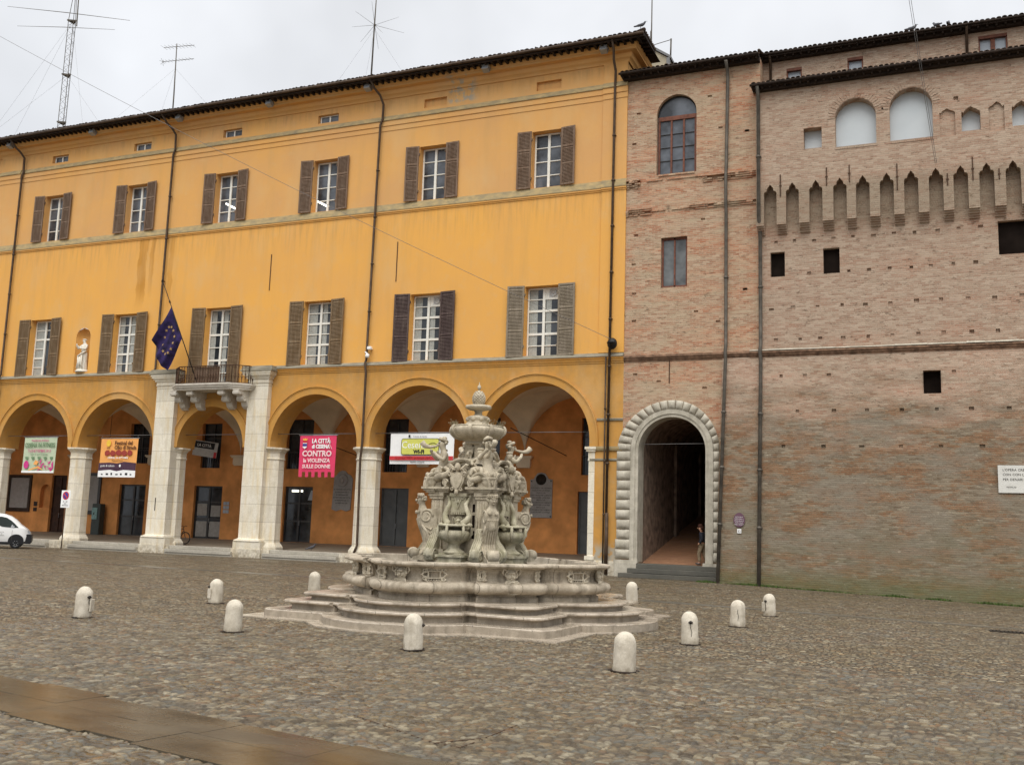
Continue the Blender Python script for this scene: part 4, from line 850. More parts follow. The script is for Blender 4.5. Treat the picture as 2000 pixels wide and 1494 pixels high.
for x,z0,z1 in ((-5.57,16.8,17.8),(-3.62,17.1,17.9),(-2.68,17.15,17.92),(-.77,16.6,17.75),(1.17,16.6,17.1),(2.13,16.7,17.7),(3.1,16.65,17.1)): mb=MB(); mb.box(x-.022,x+.022,UY-.04,UY,z0,z1); mb.box(x-.05,x+.05,UY-.045,UY-.0,(z0+z1)/2-.02,(z0+z1)/2+.02); mb.build('wall_anchor','rusty_iron',FT)
# attic storey standing behind the fortress roof
RY=D+.95; mb=MB(); s=RY/D
wins=[(-5.33,-4.66,22.26,22.95),(-2.71,-2.05,22.32,23.04),(2.55,3.65,22.38,23.16),(6.2,6.9,22.4,23.1)]
def zs_(z): return 2.1+(z-2.1)*s
wh=[(a*s,b*s,zs_(c)-.5,zs_(d),.25) for a,b,c,d in wins]
wall(mb,-6.5,FX1,21.5,24.1,RY,wh); mb.build('attic_wall','brick_fort',FT)
for k,(a,b,c,d,_) in enumerate(wh):
    mb=MB(); y=RY+.16; mb.box(a,b,y-.16,y+.05,d-.13,d); mb.box(a,a+.06,y-.1,y+.05,c,d-.13); mb.box(b-.06,b,y-.1,y+.05,c,d-.13)
    if b-a>1: mb.box((a+b)/2-.09,(a+b)/2+.09,y-.06,y+.05,c,d-.13)
    f=mb.build('attic_window','frame_red',FT); g=MB(); g.box(a+.05,b-.05,y+.02,y+.03,c,d-.1); g.build('pane','pane_blue',f)  # pale blue pane colour stands in for reflected sky
mb=MB(); rooftiles(mb,-6.6,FX1,RY-.5,zs_(23.74)-.12,5,1.7,.215,.055,.42,.05,.03); mb.build('roof','tile',FT)
mb=MB(); mb.box(-6.6,FX1,RY-.45,RY-.002,23.92,24.06); mb.box(-6.5,FX1,RY-.25,RY-.002,23.80,23.92); x=-6.5  # dark boards again double as painted shade beneath the eave
while x<FX1: mb.box(x-.04,x+.04,RY-.42,RY,23.83,23.92); x+=.35
mb.build('eave_rafters','wood_beam',FT)
mb=MB(); mb.tube([(-6.7,RY-.55,24.0),(FX1,RY-.55,24.0)],.055,8); mb.build('gutter','wood_beam',FT)
pipe([(-6.15,RY-.5,23.95),(-6.15,RY-.1,23.7),(-6.15,RY-.1,22.2)],.06,'pipe_brown',FT); pipe([(2.15,RY-.5,23.95),(2.15,RY-.1,23.7),(2.15,RY-.1,22.2)],.06,'pipe_brown',FT)
# ================================================================== FOUNTAIN
FO=thing('fountain','carved stone fountain with tritons, tiered bowls and a pine cone finial on lobed steps','fountain',(-9.8,21.3,0)); FO.rotation_euler=(0,0,R(-3)); FO['_o']=(0,0,0)
def outline(f,lob,hw,ch,j=.1,n=18,o=0):
    f+=o;lob+=o;hw+=o*.35;ch+=o*.4; side=[]
    h=lob-(f+j); r=(hw*hw+h*h)/(2*h); a=math.asin(min(1,hw/r))
    if ch>.5: side+= [(-f+ch,-f),(-f+ch+.16,-f+.0)]
    else: side+=[(-f+ch*.5,-f+ch*.13),(-f+ch,-f)]
    rc=.13 if ch>.5 else (.10 if f<3.3 else 0.0); side+=[(-hw-.30,-f),(-hw-.28,-f+rc),(-hw-.05,-f+rc),(-hw-.03,-f-j)]
    for i in range(n+1): t=-a+2*a*i/n; side.append((r*math.sin(t),-(lob-r)-r*math.cos(t)))
    side+=[(-x,y) for x,y in reversed(side[:6])]
    out=[]
    for k in range(4):
        c,s=math.cos(k*PI/2),math.sin(k*PI/2); out+=[(x*c-y*s,x*s+y*c) for x,y in side]
    return out
def sweep(mb,prof,args,cap=True,smooth=False):
    rings=[[(x,y,z) for x,y in outline(*args,o=o)] for o,z in prof]; n=len(rings[0])
    vs=[p for r in rings for p in r]; fs=[(i*n+k,i*n+(k+1)%n,(i+1)*n+(k+1)%n,(i+1)*n+k) for i in range(len(rings)-1) for k in range(n)]
    if cap: fs.append(tuple(range(len(vs)-n,len(vs))))
    mb.add(vs,fs,smooth)
# paving apron, three moulded steps, basin
mb=MB(); a=3.74
mb.prism([(-a,-a),(-1.95,-a),(-1.8,-a-.1),(-1.2,-4.35),(-.5,-4.5),(.5,-4.5),(1.2,-4.35),(1.8,-a-.1),(1.95,-a),(a,-a),(a,-1.7),(4.1,-1.2),(4.3,-.5),(4.3,.5),(4.1,1.2),(a,1.7),(a,a-.2),(a-.3,a),(-a,a),(-a,1.9),(-4.35,1.2),(-4.5,0),(-4.35,-1.2),(-a,-1.9)],'z',-.05,.022); mb.build('apron','wet_steps',FO)
for args,z0,z1 in (((3.42,4.40,1.65,.36),0,.17),((3.10,4.08,1.45,.34),.15,.36),((2.80,3.72,1.25,.32),.34,.52)):
    mb=MB()
    if z0==0: sweep(mb,[(0,-.05),(0,z1-.03)],args,False); mb.k=1; sweep(mb,[(0,z1-.03),(0,z1-.012),(-.015,z1)],args)
    else: sweep(mb,[(-.11,z0),(-.11,z1-.095),(-.07,z1-.085),(-.055,z1-.065),(0,z1-.06)],args,False); mb.k=1; sweep(mb,[(0,z1-.06),(.03,z1-.04),(.025,z1-.012),(.0,z1)],args)
    mb.build('step',['riser_stone','wet_steps'],FO)
BAS=(2.36,3.16,1.02,.86,.12)
mb=MB(); sweep(mb,[(-.10,.50),(-.10,.60),(-.16,.62),(-.16,.66),(-.05,.67),(.06,.69),(.14,.735),(.175,.80),(.15,.87),(.08,.905),(-.02,.915),(-.06,.92)],BAS,False,True); 
BN=mb.build('basin','basin_stone',FO)
mb=MB(); sweep(mb,[(-.06,.92),(-.07,.935),(-.10,.94),(-.115,1.0),(-.11,1.08),(-.08,1.14),(-.03,1.185),(-.03,1.20)],BAS,False); mb.build('parapet','basin_stone',BN)
mb=MB(); sweep(mb,[(-.03,1.20),(.06,1.205),(.10,1.225),(.145,1.235),(.16,1.26),(.15,1.29),(.11,1.305),(-.10,1.31),(-.12,1.30),(-.14,1.2),(-.2,1.0),(-.2,.9)],BAS,False,False)
mb.build('rim','basin_stone',BN)
mb=MB(); sweep(mb,[(-.19,1.02)],BAS); mb.build('water','pane_dark',FO)
# joints cut across the rim and steps, as thin dark seams
def wallpt(u_side,k,o=0,z=1.05):
    pass
# relief work -------------------------------------------------------------
def curl(mb,c,r,turns,w,Mx,sgn=1,y=0,n=26,r0=.02):
    pts=[];rs=[]
    for i in range(n):
        t=i/(n-1); a=sgn*t*turns*2*PI; q=r*(1-t)+r0*t; pts.append(Mx@Vector((c[0]+q*math.cos(a),y-.012*t*0,c[1]+q*math.sin(a)))); rs.append(w*(1-.55*t))
    mb.tube(pts,rs,6)
def mask(Mx,s,seed=0,beard=True):
    mb=MB(); rr=random.Random(seed); T=lambda x,y,z:(Mx@Vector((x*s,y*s,z*s)))
    mr_=Mx.to_3x3().to_4x4()
    mb.ball(T(0,-.02,0),(.20*s,.13*s,.27*s),mr_,12,8)
    mb.ball(T(0,-.16,-.02),(.035*s,.06*s,.075*s),mr_,8,5); mb.ball(T(0,-.15,.10),(.15*s,.05*s,.035*s),mr_,8,5)
    for q in (-1,1): mb.ball(T(q*.09,-.12,-.06),(.055*s,.045*s,.05*s),mr_,8,5); mb.ball(T(q*.07,-.125,.045),(.03*s,.02*s,.02*s),mr_,6,4)
    mb.ball(T(0,-.135,-.125),(.06*s,.03*s,.022*s),mr_,8,4)
    for i in range(16):
        a=PI*(i/15)*1.25-PI*.125; mb.ball(T(.22*math.cos(a)+rr.uniform(-.02,.02),-.05+rr.uniform(-.04,.02),.05+.24*math.sin(a)),(.05*s,.05*s,.05*s),mr_,6,4)
    if beard:
        for i in range(9): x=(i-4)*.05; mb.tube([T(x,-.11,-.17),T(x*1.3,-.12,-.28-.05*rr.random()),T(x*1.5+.03*rr.uniform(-1,1),-.07,-.40+abs(x)*.6)],[.034*s,.03*s,.008*s],5)
    for q in (-1,1): mb.tube([T(q*.2,-.05,.2),T(q*.33,-.1,.28),T(q*.36,-.08,.12),T(q*.28,-.05,.02)],[.035*s,.045*s,.035*s,.01*s],5)
    return mb
def cart(Mx,w,h,seed=0):
    mb=MB(); T=lambda x,y,z:(Mx@Vector((x,y,z)))
    def rect(a,b,y0,y1,t): 
        for (x0,x1,z0,z1) in ((-a,a,b-t,b),(-a,a,-b,-b+t),(-a,-a+t,-b+t,b-t),(a-t,a,-b+t,b-t)): mb.box(x0,x1,y0,y1,z0,z1,Mx)
    rect(w*.5,h*.42,-.04,.02,.024)
    for q in (-1,1):
        for p in (-1,1):
            curl(mb,(q*w*.72,p*h*.42),h*.26,1.2,.022,Mx,q*p,-.025,14,.01); mb.tube([T(q*w*.5,-.015,p*h*.2),T(q*w*.62,-.03,p*h*.62),T(q*w*.4,-.02,p*h*.8)],[.018,.03,.01],5)
        mb.tube([T(q*w*.55,-.015,-h*.5),T(q*w*.95,-.03,0),T(q*w*.55,-.015,h*.5)],[.018,.032,.018],5)
    for i in range(5): mb.ball(T((i-2)*w*.2,-.02,h*.55+.02*math.cos(i*3)),.022,None,6,4); mb.ball(T((i-2)*w*.2,-.02,-h*.58),.02,None,6,4)
    return mb
def facing(u,v,z,ang): return Matrix.Translation((u,v,z))@Matrix.Rotation(ang,4,'Z')    # local -Y looks outward; ang turns it
hwB=BAS[2];fB,lB,jB=BAS[0],BAS[1],BAS[4]; hB=lB-(fB+jB); rB=(hwB*hwB+hB*hB)/(2*hB)
def lobept(t,o=-.11): r=rB+o*.9; return (r*math.sin(t),-(lB-rB)-r*math.cos(t),t)
modules=[]      # (object) made for one side, then copied round the other three
u_,v_,t_=lobept(0); modules.append(mask(facing(u_,v_-.05,1.06,0),.56,1).build('relief_mask','relief_stone',FO))
for t0 in (-.66,.66):
    u_,v_,t_=lobept(t0); modules.append(cart(facing(u_,v_-.02,1.06,t_),.27,.20).build('relief_cartouche','relief_stone',FO))
for q in (-1,1): modules.append(cart(facing(q*(1.42),-fB+.10,1.06,0),.09,.17).build('relief_cartouche','relief_stone',FO))
k=fB-.43-.08; modules.append(mask(facing(k+.05,-k-.05,1.06,PI/4),.55,5).build('relief_mask','relief_stone',FO))
mb=mask(facing(k+.12,-k-.12,.82,PI/4),.40,9,True); modules.append(mb.build('relief_mask','relief_stone',FO))
# ---- inner tower
S=.74
mb=MB(); mb.box(-S,S,-S,S,.9,2.80)
for q in range(4):
    m=Matrix.Rotation(q*PI/2,4,'Z')
    for s_ in (-1,1): mb.box(s_*.62-.26,s_*.62+.26,-S-.16,-S+.1,.9,1.52,m); mb.box(s_*.62-.29,s_*.62+.29,-S-.19,-S+.1,1.30,1.36,m)
mb.box(-S-.3,S+.3,-S-.3,S+.3,.9,1.22); mb.box(-S-.26,S+.26,-S-.26,S+.26,1.22,1.28)
mb.build('tower','fountain_stone',FO)
for s_ in (-1,1):
    mb=MB(); x=s_*.62
    mb.box(x-.15,x+.15,-S-.07,-S+.02,1.52,2.66); mb.box(x-.18,x+.18,-S-.11,-S+.02,2.66,2.72); mb.box(x-.20,x+.20,-S-.14,-S+.02,2.72,2.80)
    for i in range(4): xx=x-.11+i*.073; mb.tube([(xx,-S-.07,1.95),(xx,-S-.07,2.62)],.017,6)
    mb.box(x-.17,x+.17,-S-.09,-S,1.5,1.56)
    modules.append(mb.build('pilaster','fountain_stone',FO))
    # console scroll standing out from the foot of the pilaster
    mb=MB(); pr=[(-S-.05,2.02),(-S-.13,1.98),(-S-.17,1.86),(-S-.22,1.74),(-S-.33,1.62),(-S-.42,1.50),(-S-.44,1.38),(-S-.38,1.28),(-S-.28,1.25),(-S-.2,1.30),(-S-.05,1.26)]
    mb.prism(pr,'x',x-.115,x+.115); 
    for e_ in (-1,1): curl(mb,(0,0),.135,1.9,.022,Matrix.Translation((x+e_*.12,-S-.30,1.40))@Matrix.Rotation(PI/2,4,'Z'),1,0,30,.015)
    mb.ball((x,-S-.42,1.44),(.09,.05,.11),None,8,6)
    for i in range(4): mb.tube([(x-.08+.053*i,p[0]-.01,p[1]) for p in pr[1:7]],.014,5)
    modules.append(mb.build('console','fountain_mossy',FO))
    # small pierced windows beside the pilaster
    mb=MB(); x=s_*.36
    for z,h in ((2.46,.09),(2.16,.14),(1.86,.09)): mb.box(x-.035,x+.035,-S-.004,-S+.01,z-h,z+h)
    modules.append(mb.build('pierced_slot','void',FO))
    # ledge over the pilaster and broken, scrolled pediment
    mb=MB(); x0,x1=sorted((s_*.28,s_*.93))
    for y0,z0,z1,g in ((-S-.14,2.80,2.84,0),(-S-.19,2.84,2.88,.03),(-S-.24,2.88,2.93,.06)): mb.box(x0-g,x1+g,y0,-S+.1,z0,z1)
    modules.append(mb.build('cornice','fountain_stone',FO))
    mb=MB(); cx,cz,rad=s_*.60,2.93,.285
    n=18; vs=[];
    for i in range(n+1):
        a=PI*i/n; 
        for q,y in ((rad-.07,-S+.05),(rad-.07,-S-.20),(rad-.02,-S-.25),(rad+.02,-S-.25),(rad+.02,-S+.05)): vs.append((cx+q*math.cos(a),y,cz+q*1.12*math.sin(a)))
    mb.add(vs,[(5*i+j_,5*i+j_+1,5*i+6+j_,5*i+5+j_) for i in range(n) for j_ in range(4)]+[(0,1,2,3,4),tuple(range(5*n+4,5*n-1,-1))],False)
    mb.box(cx-.2,cx+.2,-S-.03,-S+.05,2.93,3.16); mb.box(cx-.09,cx+.09,-S-.12,-S-.03,2.93,3.15)
    curl(mb,(0,0),.085,1.8,.026,Matrix.Translation((s_*.345,-S-.22,3.03)),-s_,0,24,.01); mb.ball((s_*.345,-S-.16,3.03),(.075,.1,.075),None,10,6)
    modules.append(mb.build('scroll_pediment','fountain_stone',FO))
# upper block with segmental hood, shield and winged head
mb=MB(); mb.box(-.58,.58,-.58,.58,2.80,3.30); mb.box(-.42,.42,-.42,.42,3.3,3.62); mb.lathe([(.50,3.30),(.42,3.42),(.34,3.52),(.30,3.62)],(0,0,0),16); mb.build('upper_block','fountain_stone',FO)
mb=MB(); n=16; vs=[]
for i in range(n+1):
    a=PI*(.16+.68*i/n)
    for q,y in ((.52,-.5),(.52,-.76),(.57,-.80),(.60,-.80),(.60,-.5)): vs.append((q*math.cos(a),y,2.98+q*1.03*math.sin(a)))
mb.add(vs,[(5*i+j_,5*i+j_+1,5*i+6+j_,5*i+5+j_) for i in range(n) for j_ in range(4)]+[(0,1,2,3,4),tuple(range(5*n+4,5*n-1,-1))]); mb.box(-.44,.44,-.70,-.5,3.0,3.28)
modules.append(mb.build('segmental_hood','fountain_stone',FO))
mb=MB(); Mx=Matrix.Translation((0,-S-.22,3.10))
pts=[(0,-.28),(.09,-.22),(.17,-.08),(.20,.06),(.16,.16),(.08,.13),(0,.18),(-.08,.13),(-.16,.16),(-.20,.06),(-.17,-.08),(-.09,-.22)]
mb.prism(pts,'y',-.03,.06,Mx); mb.prism([(x*.8,z*.8) for x,z in pts],'y',-.06,-.03,Mx)
mb.ball((0,-S-.24,3.38),(.075,.08,.10),None,10,7); mb.ball((0,-S-.32,3.36),(.025,.04,.03),None,6,4)
for q in (-1,1):
    for i in range(4): mb.tube([(q*.06,-S-.2,3.32),(q*(.14+.03*i),-S-.22,3.34+.03*i),(q*(.2+.025*i),-S-.18,3.22+.07*i)],[.03,.035,.012],5)
    curl(mb,(q*.2,.12),.05,1.5,.02,Mx,q,-.04,14); curl(mb,(q*.12,-.22),.04,1.5,.016,Mx,-q,-.04,14)
mb.tube([(0,-S-.24,2.86),(0,-S-.27,2.78),(0,-S-.22,2.74)],[.05,.06,.02],6)
modules.append(mb.build('shield','fountain_stone',FO))
# panel with crest, dentils and mask over the small bowl
mb=MB(); mb.box(-.20,.20,-S-.13,-S,2.36,2.76); mb.box(-.23,.23,-S-.16,-S,2.72,2.79)
for i in range(8): mb.box(-.19+.05*i,-.165+.05*i,-S-.15,-S-.02,2.31,2.36)
mb.tube([(-.08,-S-.14,2.66),(0,-S-.16,2.44),(.08,-S-.14,2.66)],.02,5); mb.ball((0,-S-.14,2.6),(.05,.03,.05),None,8,5)
for q in (-1,1): curl(mb,(q*.13,2.68),.05,1.3,.014,Matrix.Translation((0,-S-.14,0)),q,0,14)
modules.append(mb.build('crest_panel','fountain_mossy',FO))
modules.append(mask(facing(0,-S-.05,2.12,0),.46,3).build('satyr_mask','fountain_mossy',FO))
for q in (-1,1):
    mb=MB(); pts=[(q*.26,-S-.10,2.64),(q*.22,-S-.16,2.54),(q*.27,-S-.2,2.42),(q*.33,-S-.16,2.30),(q*.30,-S-.2,2.18),(q*.20,-S-.24,2.12),(q*.24,-S-.3,2.04),(q*.36,-S-.26,2.02),(q*.42,-S-.2,2.08)]
    mb.tube(pts,[.035,.05,.055,.07,.08,.075,.075,.06,.02],9); mb.ball((q*.39,-S-.24,2.07),(.07,.07,.055),None,8,6)
    mb.tube([(q*.26,-S-.1,2.66),(q*.32,-S-.1,2.72),(q*.22,-S-.1,2.74)],[.03,.02,.005],5)
    modules.append(mb.build('dolphin','fountain_mossy',FO))
# small bowl on its pedestal
mb=MB(); c=(0,-S-.26,0)
mb.lathe([(.26,1.44),(.26,1.48),(.20,1.51),(.15,1.55),(.13,1.60),(.15,1.655),(.24,1.70),(.32,1.76),(.365,1.83),(.37,1.90),(.34,1.945),(.31,1.955)],c,28,lambda a,i:1+(.035*math.cos(12*a) if 5<=i<=9 else 0))
mb.lathe([(.33,2.03),(.40,2.04),(.41,2.07),(.38,2.09),(.30,2.09)],c,28)
for k in range(6):
    a=PI/6+k*PI/3; mb.tube([(c[0]+.38*math.cos(a),c[1]+.38*math.sin(a),2.06),(c[0]+.41*math.cos(a),c[1]+.41*math.sin(a),1.88),(c[0]+.30*math.cos(a),c[1]+.30*math.sin(a),1.72)],[.035,.04,.02],6)
modules.append(mb.build('shell_bowl','fountain_mossy',FO))
mb=MB(); mb.box(-.40,.40,c[1]-.30,c[1]+.3,.9,1.16); mb.box(-.36,.36,c[1]-.27,c[1]+.3,1.16,1.24); mb.box(-.31,.31,c[1]-.23,c[1]+.3,1.24,1.36); mb.box(-.36,.36,c[1]-.28,c[1]+.3,1.36,1.41); mb.box(-.29,.29,c[1]-.22,c[1]+.3,1.41,1.45); modules.append(mb.build('bowl_pedestal','fountain_mossy',FO))
# ---- corner herms: (radial, z) silhouette, then turned to the diagonal
MC=Matrix.Rotation(PI/4,4,'Z')      # outward -Y becomes the (+,-) corner
mb=MB(); q0=len(mb.v)
pr=[(.78,2.36),(.92,2.42),(1.06,2.43),(1.20,2.42),(1.33,2.38),(1.42,2.30),(1.43,2.20),(1.40,2.08),(1.34,1.94),(1.28,1.80),(1.24,1.66),(1.26,1.54),(1.33,1.44),(1.44,1.37),(1.56,1.33),(1.60,1.27),(.9,1.22),(.8,1.3)]
mb.prism([(-r,z) for r,z in pr],'x',-.145,.145)
for e_ in (-1,1):
    curl(mb,(0,0),.165,2.2,.028,Matrix.Translation((e_*.15,-1.28,2.25))@Matrix.Rotation(PI/2,4,'Z'),1,0,36,.012)
    curl(mb,(0,0),.10,1.8,.03,Matrix.Translation((e_*.10,-1.52,1.42))@Matrix.Rotation(PI/2,4,'Z'),-1,0,24,.01)
    mb.tube([(e_*.15,-1.38,2.05),(e_*.15,-1.25,1.9),(e_*.15,-1.18,1.72),(e_*.15,-1.2,1.55),(e_*.14,-1.38,1.38)],[.03,.035,.03,.03,.02],6)
    for i in range(5): mb.tube([(e_*.15,-1.30+.02*i,2.02-.09*i),(e_*.16,-1.16,1.95-.09*i),(e_*.15,-1.1,2.0-.09*i)],[.015,.025,.01],5)
mb.lathe([(.12,-.13),(.13,0),(.12,.13)],(0,0,0),16); mb.xf(Matrix.Translation((0,-1.52,1.42))@Matrix.Rotation(PI/2,4,'Y'),len(mb.v)-48)
for i in range(5): mb.tube([(-.11+.055*i,-r-.012,z) for r,z in pr[6:15]],.018,5)
# bust
Q0=len(mb.v); vs,fs=skin([(0,-1.13,1.95,(.13,.10)),(0,-1.12,2.15,(.17,.13)),(0,-1.10,2.30,(.20,.14)),(0,-1.14,2.44,(.17,.12)),(0,-1.15,2.53,.07),(0,-1.18,2.62,(.105,.11)),(0,-1.18,2.72,(.10,.11))],chain(7),2); mb.add(vs,fs,True)
for e_ in (-1,1): mb.ball((e_*.085,-1.27,2.37),(.05,.03,.045),None,8,6); mb.ball((e_*.10,-1.17,2.66),(.03,.03,.05),None,6,5)
mb.ball((0,-1.30,2.64),(.018,.03,.035),None,6,5); mb.ball((0,-1.275,2.58),(.035,.02,.012),None,6,4); mb.ball((0,-1.27,2.70),(.07,.02,.015),None,6,4)
rr=random.Random(4)
for i in range(22): a=PI*i/21; mb.ball((.115*math.cos(a),-1.16-.09*math.sin(a),2.76+.02*math.sin(i*2.1)),.03,None,6,4)
for i in range(14): a=PI+PI*i/13; mb.ball((.11*math.cos(a),-1.13-.06*math.sin(a),2.68+.03*math.sin(i*2)),.035,None,6,4)
mb.xf(Matrix.Translation((0,-.20,-.03)),Q0); mb.xf(MC); modules.append(mb.build('herm','fountain_stone',FO))
mb=MB(); mb.lathe([(.09,2.80),(.13,2.84),(.10,2.88),(.14,2.96),(.19,3.04),(.17,3.08),(.20,3.11),(.20,3.15),(.12,3.17)],(0,-1.12,0),16,lambda a,i:1+.05*math.cos(6*a))
for i in range(12): a=2*PI*i/12; mb.ball((.13*math.cos(a),-1.12+.13*math.sin(a),3.18+.03*(i%2)),.055,None,7,5)
mb.ball((0,-1.12,3.22),(.09,.09,.06),None,8,5); mb.tube([(0,-1.2,3.0),(0,-1.3,3.06),(0,-1.33,2.98)],[.03,.04,.01],5)
mb.xf(MC); modules.append(mb.build('fruit_basket','fountain_stone',FO))
# ---- triton blowing a conch, sitting above each corner
J=[(0,0,.16,.12),(0,-.02,.30,.105),(0,-.03,.44,.135),(0,-.035,.555,.075),(0,-.06,.63,.062),(0,-.075,.70,.088),(0,-.065,.77,.075),
(-.13,-.03,.50,.058),(-.21,-.12,.41,.045),(-.14,-.25,.52,.036),(-.07,-.30,.60,.036),
(.13,-.03,.50,.058),(.22,-.10,.38,.045),(.15,-.22,.47,.036),(.07,-.29,.55,.036),
(.06,-.13,.07,.115),(.17,-.22,.03,.095),(.30,-.18,.05,.08),(.38,-.04,.10,.065),(.33,.06,.22,.052),(.21,.03,.26,.042),(.17,-.06,.20,.032),(.24,-.1,.17,.02),
(-.1,-.13,.08,.10),(-.22,-.20,.02,.085),(-.33,-.12,-.02,.065),(-.38,.0,.04,.05),(-.30,.07,.12,.036),(-.22,.02,.1,.02)]
Eg=[(0,1),(1,2),(2,3),(3,4),(4,5),(5,6),(2,7),(7,8),(8,9),(9,10),(2,11),(11,12),(12,13),(13,14),(0,15)]+[(i,i+1) for i in range(15,22)]+[(0,23)]+[(i,i+1) for i in range(23,28)]
vs,fs=skin(J,Eg,2)
mb=MB(); mb.add(vs,fs,True)
mb.ball((0,-.17,.70),(.02,.035,.03),None,6,4); mb.ball((0,-.15,.745),(.055,.02,.015),None,6,4)
for i in range(20): a=2*PI*i/20; mb.ball((.075*math.cos(a),-.05+.075*math.sin(a),.79-.03*math.sin(a)),.034,None,6,4)
for i in range(10): a=PI*i/9; mb.ball((.085*math.cos(a),-.02+.03*math.sin(a),.73),.032,None,6,4)
mb.ball((0,-.03,.83),(.06,.06,.04),None,8,5)
for s_ in (-1,1):
    for i in range(3): mb.tube([(s_*.05,-.02,.2),(s_*(.13+.03*i),-.1-.02*i,.2-.03*i),(s_*(.1+.04*i),-.16,.1)],[.05,.035,.01],5)
mb.tube([(.24,-.1,.17),(.32,-.14,.22),(.22,-.2,.27)],[.02,.035,.004],5,flat=.4); mb.tube([(-.22,.02,.1),(-.26,-.02,.2),(-.18,-.1,.2)],[.02,.035,.004],5,flat=.4)
Z0=3.10; Mt=MC@Matrix.Translation((0,-.82,Z0))@Matrix.Scale(1.17,4)
mb.xf(Mt); tr=mb.build('triton','fountain_stone',FO); modules.append(tr)
mb=MB(); mb.tube([(0,-.15,.68),(0,-.24,.66),(0,-.34,.64),(.0,-.45,.66),(0,-.52,.73)],[.014,.024,.035,.05,.06],10); mb.xf(Mt); mb.build('conch_horn','fountain_stone',tr)
mb=MB(); rr=random.Random(12)
for i in range(9):
    a=-PI/2+(i-4)*.17; r=.52+rr.uniform(-.04,.08); z=3.30+rr.uniform(0,.16); p=(r*math.cos(a),r*math.sin(a),z)
    mb.ball(p,(.06,.06,.05+.03*rr.random()),None,7,5); mb.tube([p,(p[0]*1.12,p[1]*1.15,z-.08),(p[0]*1.2+rr.uniform(-.05,.05),p[1]*1.2,z-.2)],[.045,.04,.012],6)
for q_ in (-1,1):
    mb.tube([(q_*.2,-.52,3.42),(q_*.30,-.60,3.50),(q_*.42,-.62,3.44),(q_*.46,-.66,3.30),(q_*.38,-.72,3.22),(q_*.28,-.70,3.27)],[.05,.06,.065,.055,.04,.015],8)
modules.append(mb.build('garland','fountain_stone',FO))
# seated putto on each hood side
vs,fs=skin([(0,0,.06,.085),(0,-.01,.17,.085),(0,-.01,.25,.05),(0,-.03,.33,.07),(0,-.03,.38,.055),(-.08,-.02,.22,.035),(-.15,-.08,.16,.03),(-.1,-.14,.1,.026),(.08,-.02,.22,.035),(.17,-.02,.28,.03),(.22,-.05,.37,.024),(-.06,-.1,.03,.055),(-.08,-.2,.02,.042),(-.08,-.24,-.1,.03),(.06,-.1,.03,.055),(.12,-.19,.02,.04),(.14,-.22,-.1,.03)],[(0,1),(1,2),(2,3),(3,4),(1,5),(5,6),(6,7),(1,8),(8,9),(9,10),(0,11),(11,12),(12,13),(0,14),(14,15),(15,16)],2)
mb=MB(); mb.add(vs,fs,True)
for i in range(9): a=2*PI*i/9; mb.ball((.045*math.cos(a),-.02+.045*math.sin(a),.385),.025,None,6,4)
mb.xf(Matrix.Translation((.46,-.66,3.30))@Matrix.Scale(1.3,4)); modules.append(mb.build('putto','fountain_stone',FO))
mb=MB(); mb.tube([(-.52,-.80,3.28),(-.40,-.86,3.36),(-.30,-.84,3.30),(-.26,-.80,3.18),(-.34,-.82,3.10),(-.46,-.84,3.14)],[.03,.055,.06,.05,.04,.015],8); modules.append(mb.build('sea_serpent','fountain_stone',FO)); mb=MB(); mb.tube([(.50,-.82,3.22),(.40,-.9,3.32),(.28,-.86,3.28),(.28,-.84,3.16),(.38,-.86,3.12)],[.02,.045,.05,.04,.015],8)
modules.append(mb.build('sea_serpent','fountain_stone',FO))
BASIN_N={'relief_mask','relief_cartouche'}
for o in modules+[o for o in FO.children if o.name.split('.')[0] in ('tower','upper_block')]:
    if o.name.split('.')[0] not in BASIN_N: o.scale=(.945,.945,1)
for q in range(1,4):
    for o in modules:
        c=copytree(o,FO); c.rotation_euler=(0,0,q*PI/2)
# ---- stem, bowl, finial
mb=MB()
for k in range(4):
    a=PI/4+k*PI/2; x,y=.17*math.cos(a),.17*math.sin(a); mb.box(x-.085,x+.085,y-.085,y+.085,3.6,3.98); mb.box(x-.10,x+.10,y-.10,y+.10,3.60,3.66); mb.box(x-.10,x+.10,y-.10,y+.10,3.93,3.98)
    a=k*PI/2; m=Matrix.Rotation(a,4,'Z'); curl(mb,(0,0),.10,1.6,.03,m@Matrix.Translation((.38,0,3.68)),1,0,22); mb.tube([m@Vector(p) for p in ((.38,0,3.79),(.30,0,3.74),(.2,0,3.9))],[.04,.05,.03],7)
mb.box(-.12,.12,-.12,.12,3.6,3.98); mb.build('stem','fountain_stone',FO)
mb=MB(); g=lambda a,i:1+(.022*abs(math.cos(16*a)) if 3<=i<=9 else 0)
mb.lathe([(.28,3.96),(.30,3.99),(.27,4.02),(.34,4.05),(.46,4.09),(.55,4.14),(.62,4.20),(.65,4.26),(.66,4.31),(.635,4.35),(.61,4.365),(.63,4.38),(.625,4.40),(.57,4.40),(.3,4.36)],(0,0,0),96,g)
bo=mb.build('upper_bowl','fountain_stone',FO)
mb=MB()
for k in range(8):
    mb=MB(); a=k*PI/4+.2; c_,s_=math.cos(a),math.sin(a); mb.tube([(c_*r,s_*r,z) for r,z in ((.41,4.07),(.57,4.14),(.665,4.24),(.68,4.31),(.655,4.375),(.63,4.40))],[.03,.05,.06,.055,.05,.03],7,flat=.6); mb.build('strap','fountain_stone',bo)
mb=MB(); g2=lambda a,i:1+.06*math.cos(8*a) if i in (1,2,3,4) else 1
